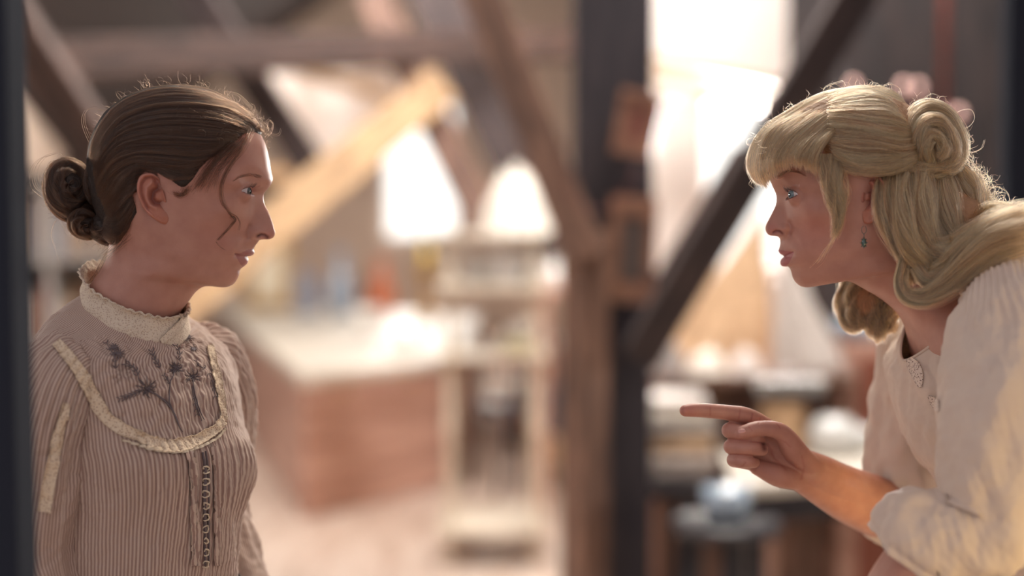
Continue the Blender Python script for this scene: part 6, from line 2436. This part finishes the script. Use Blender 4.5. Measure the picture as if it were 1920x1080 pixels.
Vt, pht, ttt, _ = ring_loft(ol_, fl_, ll_, ul_, sec_l, n=360, rows=280)
N0 = grid_normals(Vt)
q = proj(Vt)
w_ = noise3(Vt * np.array([1, 1, .5]), 13, 31) * 0.0036 + noise3(Vt * np.array([1, 1, .6]), 28, 33) * 0.0016 + noise3(Vt, 60, 35) * 0.0006
# wrap front: a raised panel edge from the point of the neckline down to the waist
d_ = polydist(q, [(1672, 692), (1690, 760), (1716, 812), (1745, 855), (1790, 920)])
w_ += 0.0030 * np.exp(-(d_ / 7) ** 2) * (Vt[..., 1] < 1.66)
d_ = polydist(q, [(1735, 600), (1738, 680), (1760, 740), (1772, 800)])
w_ += -0.0030 * np.exp(-(d_ / 8) ** 2) * (Vt[..., 1] < 1.62)
Vt = Vt + N0 * (w_ * sstep(0, 0.04, ttt)[:, None])[..., None]
pl_ = [(Vt, np.stack(np.broadcast_arrays(pht[None, :] * .12, ttt[:, None]), -1))]


def sleeve(rows, rad, seed, puff, amp=1.0, up=(-1, 0, 0)):
    V, ph = cloth_tube([P(*r) for r in rows], rad, n=200, rows=240, up=up)
    N = grid_normals(V)
    rf = np.linspace(0, 1, len(V))[:, None]
    w = np.abs(np.sin(ph[None, :] * 21 + 2 * noise3(V, 8, seed))) * 0.0026 * np.exp(-((rf - puff) / 0.13) ** 2)
    w += (noise3(V * np.array([1, 1, .4]), 11, seed + 1) * 0.0046 + noise3(V * np.array([1, 1, .5]), 24, seed + 2) * 0.0024 + noise3(V, 55, seed + 3) * 0.0007) * amp
    w -= 0.002 * np.exp(-((rf - 0.97) / 0.012) ** 2)
    V = V + N * w[..., None]
    return (V, np.stack(np.broadcast_arrays(ph[None, :] * .055, rf * .5), -1))


pl_.append(sleeve([(1760, 610, 1.68), (1722, 632, 1.74), (1703, 720, 1.765), (1692, 820, 1.78), (1694, 900, 1.785), (1708, 962, 1.785), (1680, 964, 1.768), (1650, 948, 1.745)],
                  [(.028, .028), (.040, .040), (.041, .042), (.044, .044), (.047, .047), (.048, .048), (.042, .042), (.0345, .0345)], 51, .16))
pl_.append(sleeve([(1840, 560, 1.56), (1882, 572, 1.50), (1886, 660, 1.47), (1876, 780, 1.44), (1866, 890, 1.43), (1850, 985, 1.425), (1790, 1003, 1.43), (1730, 1010, 1.435), (1700, 1040, 1.44)],
                  [(.024, .024), (.046, .046), (.056, .056), (.061, .060), (.060, .058), (.053, .050), (.050, .046), (.052, .047), (.046, .042)], 61, .15, 1.0))
vl, flm, ulm = solid_cloth(pl_)
blouse_l = raw_mesh('blouse', local(vl, blonde), flm, mat_cream, blonde, uv=ulm)
bvh_l = make_bvh(vl, flm)
bd = MB()
rim_ = np.concatenate([Vt[1], Vt[1, :1]])
bd.tube(catmull(rim_[::6], 240), 0.0017, 8)
bdo = bd.build('neck_binding', mat_cream, blonde, smooth=True)
bdo.data.transform(Matrix.Translation(-Vector(blonde.location)))
v_, f_, u_ = open_solid([ribbon(bvh_l, [(1703, 668), (1713, 684), (1722, 704), (1727, 726)], [6, 24, 22, 6], off=0.0016, n=50)])
raw_mesh('neck_lace', local(v_, blonde), f_, mat_lace_l, blonde, uv=u_)
v_, f_, u_ = open_solid([ribbon(bvh_l, [(1742, 742), (1752, 752), (1760, 772)], [4, 18, 6], off=0.0016, n=40)])
raw_mesh('front_lace', local(v_, blonde), f_, mat_lace_l, blonde, uv=u_)

mat_skirt_l = cloth_mat('cream_skirt', (206, 188, 166), (220, 202, 180), trans=0.0, bump=0.3)
hip = ol_ - ul_ * 0.47
zf = hip[2]
fxy = fh / np.linalg.norm(fh)
V_, p_, t_, _ = ring_loft(np.array([hip[0], hip[1], 0.0]), fxy, ll_, Z_, [(zf + .06, -.01, 0, .105, .11, .13, 2.1), (zf, 0, 0, .125, .135, .16, 2.1), (zf - .2, 0, 0, .15, .17, .19, 2.1), (zf - .5, 0, 0, .20, .22, .24, 2.0), (.012, 0, 0, .26, .30, .31, 2.0)], n=240, rows=120)
V_ = V_ + grid_normals(V_) * (np.sin(p_[None, :] * 18 + noise3(V_, 3, 4)) * 0.012 * sstep(zf, zf - .5, V_[..., 2]))[..., None]
v_, f_, u_ = solid_cloth([(V_, np.zeros(V_.shape[:2] + (2,)))], .002)
raw_mesh('skirt', local(v_, blonde), f_, mat_skirt_l, blonde, uv=u_)
# ------------------------------------------------------------------ her blonde hair
mat_hair_l = hair_mat('blonde_hair', (122, 64, 40), (246, 178, 118), rough=0.38)
mat_hair_core_l = plain('blonde_hair_mass', (158, 116, 82), rough=0.65, noise=0.3, nscale=80, bump=0.5)
mat_brow_l = hair_mat('light_brown_brow_hair', (84, 54, 42), (124, 86, 66))
rl = np.random.RandomState(5)
line_l = [(1470, 235), (1500, 262), (1540, 285), (1556, 318), (1578, 330), (1600, 335), (1625, 325), (1650, 324), (1668, 340), (1672, 380), (1682, 420), (1710, 440), (1750, 450), (1800, 440), (1800, 160), (1620, 130), (1480, 150), (1440, 200)]
cv, cf = cap_mesh(hl, line_l, 0.0062, feather=26)
hair_l = raw_mesh('hair', local(cv, blonde), cf, mat_hair_core_l, blonde)
cvb = make_bvh(cv, cf)


def W3(rows):
    return [PA(np.array([(r[0], r[1]) for r in g]), np.array([r[2] for r in g])) for g in rows]


def mirror(rows, D=1.62):
    return [[(r[0], r[1], 2 * D - r[2]) for r in g] for g in rows]


fringe = [[(1590, 170, 1.62), (1545, 180, 1.62), (1482, 208, 1.62), (1434, 240, 1.62), (1410, 280, 1.62), (1406, 314, 1.62), (1420, 346, 1.62)],
          [(1595, 176, 1.60), (1550, 186, 1.60), (1492, 216, 1.595), (1444, 248, 1.588), (1424, 290, 1.586), (1424, 325, 1.588), (1437, 352, 1.59)],
          [(1605, 190, 1.578), (1562, 200, 1.583), (1508, 232, 1.573), (1468, 264, 1.564), (1449, 300, 1.562), (1453, 328, 1.566)],
          [(1615, 205, 1.560), (1577, 212, 1.566), (1532, 243, 1.556), (1502, 272, 1.548), (1488, 298, 1.547), (1489, 317, 1.549)],
          [(1625, 222, 1.543), (1592, 226, 1.552), (1557, 255, 1.544), (1537, 283, 1.539), (1529, 306, 1.538), (1532, 328, 1.539)]]
fringe_far = mirror(fringe[:4])
swept = [[(1578, 322, 1.540), (1610, 330, 1.537), (1650, 327, 1.534), (1692, 317, 1.540), (1722, 300, 1.556)],
         [(1560, 290, 1.543), (1600, 303, 1.533), (1650, 308, 1.529), (1690, 303, 1.536), (1720, 288, 1.556)],
         [(1552, 262, 1.548), (1600, 272, 1.534), (1650, 278, 1.528), (1690, 279, 1.538), (1720, 272, 1.56)],
         [(1550, 236, 1.553), (1600, 238, 1.538), (1650, 243, 1.533), (1690, 252, 1.545), (1718, 258, 1.568)],
         [(1550, 212, 1.565), (1600, 206, 1.552), (1650, 210, 1.550), (1690, 228, 1.560), (1712, 248, 1.58)],
         [(1550, 192, 1.585), (1600, 181, 1.575), (1650, 184, 1.575), (1685, 205, 1.580), (1706, 232, 1.59)],
         [(1545, 182, 1.61), (1605, 168, 1.605), (1650, 171, 1.605), (1682, 190, 1.605), (1702, 222, 1.605)]]
swept.append([(1545, 181, 1.62), (1605, 167, 1.62), (1650, 168, 1.62), (1682, 186, 1.62), (1702, 218, 1.62)])
swept_far = mirror(swept[2:])
S = [sheet(W3(fringe), 5200, rl, jit=0.0014, thick=0.004, smin=(0, .15), smax=(.82, 1.0), wave=0.002, k=26),
     sheet(W3(fringe_far), 2200, rl, jit=0.0014, thick=-0.004, smin=(0, .15), smax=(.82, 1.0), wave=0.002, k=26),
     sheet(W3(swept), 10500, rl, jit=0.0012, thick=0.006, smin=(0, .25), smax=(.86, 1.0), wave=0.004, k=26),
     sheet(W3(swept_far), 3000, rl, jit=0.0014, thick=-0.004, smin=(0, .3), smax=(.75, 1.0), wave=0.003, k=26)]
hair_object('fringe_and_crown_strands', np.concatenate(S), 0.00014, 0.00006, mat_hair_l, hair_l, 'stuff')

L = []
# lock in front of the ear and the fine strand under it
L.append(lock([(1558, 290, 1.545, 44), (1560, 330, 1.538, 40), (1568, 370, 1.536, 34), (1573, 405, 1.537, 20), (1563, 446, 1.540, 5)], 900, rl, depth=.3))
L.append(lock([(1548, 290, 1.548, 26), (1548, 330, 1.540, 22), (1556, 372, 1.538, 14), (1566, 410, 1.538, 8)], 260, rl, depth=.3))
L.append(lock([(1583, 322, 1.540, 14), (1591, 360, 1.536, 10), (1582, 400, 1.535, 7), (1563, 448, 1.538, 5), (1540, 485, 1.55, 4), (1511, 512, 1.565, 3)], 40, rl, depth=.4, ragged=.4))
# the falling lengths beside the neck
L.append(lock([(1660, 322, 1.545, 26), (1655, 365, 1.537, 30), (1663, 415, 1.530, 34), (1684, 458, 1.527, 36), (1712, 490, 1.526, 34), (1742, 514, 1.526, 26)], 1300, rl, depth=.45, wave=.002, waves=1.6))
L.append(lock([(1686, 322, 1.545, 44), (1682, 370, 1.532, 46), (1692, 425, 1.524, 50), (1714, 468, 1.521, 46), (1750, 500, 1.522, 40)], 1800, rl, depth=.45, wave=.002, waves=1.6))
L.append(lock([(1722, 315, 1.555, 50), (1720, 370, 1.540, 54), (1730, 425, 1.530, 56), (1752, 470, 1.527, 54), (1790, 500, 1.525, 44)], 1900, rl, depth=.5, wave=.002, waves=1.7))
L.append(lock([(1756, 318, 1.575, 56), (1764, 370, 1.560, 60), (1776, 420, 1.548, 60), (1796, 458, 1.540, 54), (1830, 480, 1.530, 50)], 1900, rl, depth=.6, wave=.002, waves=1.7))
L.append(lock([(1785, 310, 1.60, 50), (1806, 352, 1.59, 56), (1822, 392, 1.58, 60), (1838, 430, 1.57, 60), (1866, 455, 1.55, 54)], 1700, rl, depth=.8, wave=.0025, waves=2))
L.append(lock([(1800, 330, 1.63, 50), (1826, 370, 1.63, 54), (1848, 405, 1.62, 56), (1880, 435, 1.60, 54)], 1000, rl, depth=.8, wave=.0025, waves=2))
# the loop that turns up and back over the shoulder
L.append(lock([(1698, 468, 1.527, 16), (1692, 500, 1.522, 18), (1688, 532, 1.518, 20), (1700, 554, 1.514, 26), (1735, 558, 1.508, 36), (1775, 535, 1.502, 46), (1815, 498, 1.495, 54), (1865, 462, 1.488, 60), (1945, 438, 1.480, 60)], 2300, rl, depth=.45, k=34, wave=.0018, waves=1.5))
L.append(lock([(1716, 498, 1.522, 24), (1738, 520, 1.516, 36), (1776, 512, 1.510, 50), (1816, 476, 1.503, 60), (1866, 440, 1.498, 60), (1950, 412, 1.495, 56)], 2200, rl, depth=.45, k=34, wave=.0018, waves=1.5))
L.append(lock([(1745, 470, 1.525, 40), (1790, 478, 1.517, 60), (1835, 448, 1.512, 60), (1880, 420, 1.51, 50), (1950, 400, 1.51, 40)], 1500, rl, depth=.5, k=34, wave=.002, waves=1.6))
L.append(lock([(1838, 420, 1.56, 40), (1864, 408, 1.54, 44), (1892, 410, 1.52, 46), (1916, 425, 1.51, 50), (1950, 450, 1.50, 50)], 1100, rl, depth=.6, wave=.004, waves=2))
# inner shade of the loop
L.append(lock([(1705, 470, 1.535, 30), (1708, 505, 1.53, 34), (1716, 535, 1.525, 36)], 700, rl, depth=.4))
# far side curls under the chin
L.append(lock([(1612, 490, 1.685, 30), (1592, 525, 1.70, 34), (1582, 560, 1.705, 30), (1584, 592, 1.70, 30), (1602, 612, 1.69, 24), (1622, 608, 1.685, 10)], 1100, rl, depth=.6, wave=.002))
L.append(lock([(1625, 500, 1.685, 40), (1608, 545, 1.69, 46), (1606, 585, 1.69, 46), (1624, 615, 1.685, 30)], 1300, rl, depth=.6, wave=.002))
L.append(lock([(1650, 520, 1.68, 44), (1640, 565, 1.685, 44), (1640, 605, 1.685, 40), (1652, 642, 1.68, 20)], 1300, rl, depth=.6, wave=.002))
L.append(lock([(1672, 550, 1.68, 34), (1668, 590, 1.68, 34), (1672, 626, 1.68, 14)], 700, rl, depth=.6, wave=.002))
cores = blob([(1735, 385, 1.585, 48, 70, .034, -8), (1790, 415, 1.585, 48, 55, .034, -30), (1740, 480, 1.548, 40, 24, .012, -15), (1850, 450, 1.55, 62, 30, .03, 10)], lump=.03)
farc = blob([(1628, 560, 1.69, 30, 44, .012, -8)], lump=.03)
raw_mesh('far_side_curls', local(farc[0], blonde), farc[1], mat_hair_core_l, blonde)
lengths = raw_mesh('long_lengths', local(cores[0], blonde), cores[1], mat_hair_core_l, blonde)
hair_object('length_strands', list(np.concatenate([x.reshape(-1, x.shape[1], 3) for x in L if x.shape[1] == 26])) + list(np.concatenate([x for x in L if x.shape[1] == 34])), 0.00014, 0.00006, mat_hair_l, lengths, 'stuff')
# the pinned roll at the back of the head
cores = blob([(1752, 262, 1.605, 42, 54, .030, -20)], lump=.04)
roll = raw_mesh('pinned_roll', local(cores[0], blonde), cores[1], mat_hair_core_l, blonde)
R_ = [lock([(1716, 305, 1.565, 22), (1706, 262, 1.558, 26), (1712, 222, 1.572, 30), (1740, 206, 1.585, 32), (1774, 220, 1.588, 34), (1792, 256, 1.585, 34), (1796, 290, 1.58, 30), (1780, 312, 1.575, 20)], 1900, rl, depth=.9),
      lock([(1728, 308, 1.56, 26), (1722, 268, 1.552, 30), (1734, 236, 1.556, 30), (1758, 232, 1.562, 30), (1778, 258, 1.563, 32), (1782, 290, 1.563, 28), (1766, 308, 1.56, 18)], 1500, rl, depth=.7),
      lock([(1742, 314, 1.556, 22), (1736, 280, 1.548, 24), (1746, 256, 1.548, 22), (1762, 262, 1.550, 20), (1768, 282, 1.551, 20), (1758, 298, 1.552, 12)], 800, rl, depth=.6),
      lock([(1700, 318, 1.548, 22), (1740, 318, 1.552, 30), (1780, 312, 1.562, 30), (1806, 292, 1.58, 20)], 700, rl, depth=.6),
      wrap_ball(1752, 262, 1.615, 46, 58, .034, 1200, rl, axis=(0.6, 1, .2), k=26, tilt=-20, arc=(.8, 2.0))]
hair_object('rolled_strands', np.concatenate(R_), 0.00014, 0.00006, mat_hair_l, roll, 'stuff')
# loose curls round the outline
ol = PA(catmull([(1420, 262), (1463, 224), (1499, 206), (1539, 188), (1567, 174), (1607, 166), (1647, 168), (1674, 178), (1690, 200)], 80), 1.61)
od = ol - P(1600, 330, 1.61)
od /= np.linalg.norm(od, axis=1, keepdims=True)
o2 = PA(catmull([(1700, 200), (1750, 194), (1782, 216), (1800, 250), (1808, 290), (1826, 328), (1846, 352), (1862, 385), (1885, 398), (1920, 402)], 80), 1.61)
d2 = np.tile(np.array([[0.75, -0.1, 0.65]]), (80, 1))
fl = [flyaways(ol, od * .4 + np.array([-.5, 0, .3]), 150, rl, (0.006, 0.018), 0.004, k=26), flyaways(o2, d2, 130, rl, (0.006, 0.020), 0.006, k=26), flyaways(o2[45:72], d2[45:72], 120, rl, (0.008, 0.026), 0.008, k=26)]
rt = PA([(1420 + 60 * rl.rand(), 262 + 70 * rl.rand()) for _ in range(40)], 1.565)
fl.append(flyaways(rt, np.tile(np.array([[-.6, -.5, -.2]]), (40, 1)), 60, rl, (0.006, 0.014), 0.004, k=26))
for ln in ([(1500, 205), (1508, 190), (1518, 176), (1512, 168)], [(1540, 188), (1545, 165), (1565, 156), (1580, 152)], [(1648, 168), (1665, 158), (1685, 164), (1692, 184)],
           [(1784, 222), (1800, 208), (1822, 206), (1828, 222), (1816, 238), (1800, 240)], [(1806, 280), (1822, 286), (1840, 278), (1846, 262)], [(1800, 250), (1818, 252), (1826, 264), (1812, 272)],
           [(1850, 350), (1876, 350), (1892, 362), (1892, 386), (1880, 398)], [(1880, 398), (1896, 380), (1912, 384), (1918, 398)], [(1408, 272), (1400, 268), (1402, 262), (1416, 258)], [(1412, 335), (1406, 345), (1412, 352)]):
    fl.append(catmull(PA(ln, 1.61), 26)[None] + rl.normal(size=(2, 1, 3)) * .0007)
hair_object('loose_curls', np.concatenate(fl), 0.00010, 0.00005, mat_hair_l, hair_l, 'stuff')
bvh_fl = make_bvh(hl.V.reshape(-1, 3), grid_faces(hl.V.shape[0], hl.V.shape[1], wrap=False))
B1 = brow(bvh_fl, [(1456, 336), (1466, 329), (1478, 322), (1492, 322), (1508, 328)], [4, 5.5, 5.5, 4, 2], 260, rl, -1, 1.62)
Bf = B1.copy()
Bf[..., 1] = 2 * 1.62 - Bf[..., 1]
for bb_ in (B1, Bf):
    hair_object('eyebrow', bb_, 0.00007, 0.00002, mat_brow_l, blonde)
for fr_ in (False, True):
    hair_object('eyelashes', lashes(hl, 90, 50, rl, far=fr_), 0.00008, 0.00002, mat_lash, blonde)
# drop earring
mat_silver = plain('tarnished_silver', (120, 118, 112), rough=0.3, metal=1.0)
mat_gem = plain('dark_green_stone', (52, 74, 66), rough=0.12, coat=1.0)
ec = P(1620, 424, 1.542)
er = thing('earring', 'small silver drop earring with dark green stone hanging from the blonde woman ear', 'earring', tuple(P(1620, 462, 1.542)))
mb = MB()
a_ = np.linspace(0.4, 2 * math.pi - .2, 24)
mb.tube(np.array([ec + np.array([0.0026 * math.sin(t), 0, -0.004 + 0.0042 * math.cos(t)]) for t in a_]), 0.00035, 6)
mb.tube(np.array([ec + np.array([0, 0, -.008]), ec + np.array([0.0002, 0, -.0125])]), 0.0004, 6)
mb.ball(ec + np.array([0, 0, -.0130]), .0012, 10, 8)
o = mb.build('ear_hook', mat_silver, er, smooth=True)
o.data.transform(Matrix.Translation(-Vector(er.location)))
mb = MB()
for k in range(8):
    a = k / 8 * 2 * math.pi
    mb.ball(ec + np.array([0.0032 * math.cos(a), -.0004, -.0180 + .0052 * math.sin(a)]), .0009, 8, 6)
o = mb.build('setting', mat_silver, er, smooth=True)
o.data.transform(Matrix.Translation(-Vector(er.location)))
mb = MB().ball(ec + np.array([0, -.0004, -.0180]), (.0027, .0016, .0047), 16, 12)
o = mb.build('stone', mat_gem, er, smooth=True)
o.data.transform(Matrix.Translation(-Vector(er.location)))

# added warm area light that turns the near sleeve yellow, no lamp known there
ld_ = bpy.data.lights.new('warm_table_lamp_light', 'AREA')
ld_.energy = 1.7
ld_.spread = math.radians(70)
ld_.color = (1.0, 0.74, 0.30)
ld_.size = 0.4
lo_ = bpy.data.objects.new('warm_table_lamp_light', ld_)
scene.collection.objects.link(lo_)
lo_.location = (1.02, 0.98, 1.12)
lo_.rotation_euler = (Vector((0.80, 1.45, 1.08)) - lo_.location).to_track_quat('-Z', 'Y').to_euler()
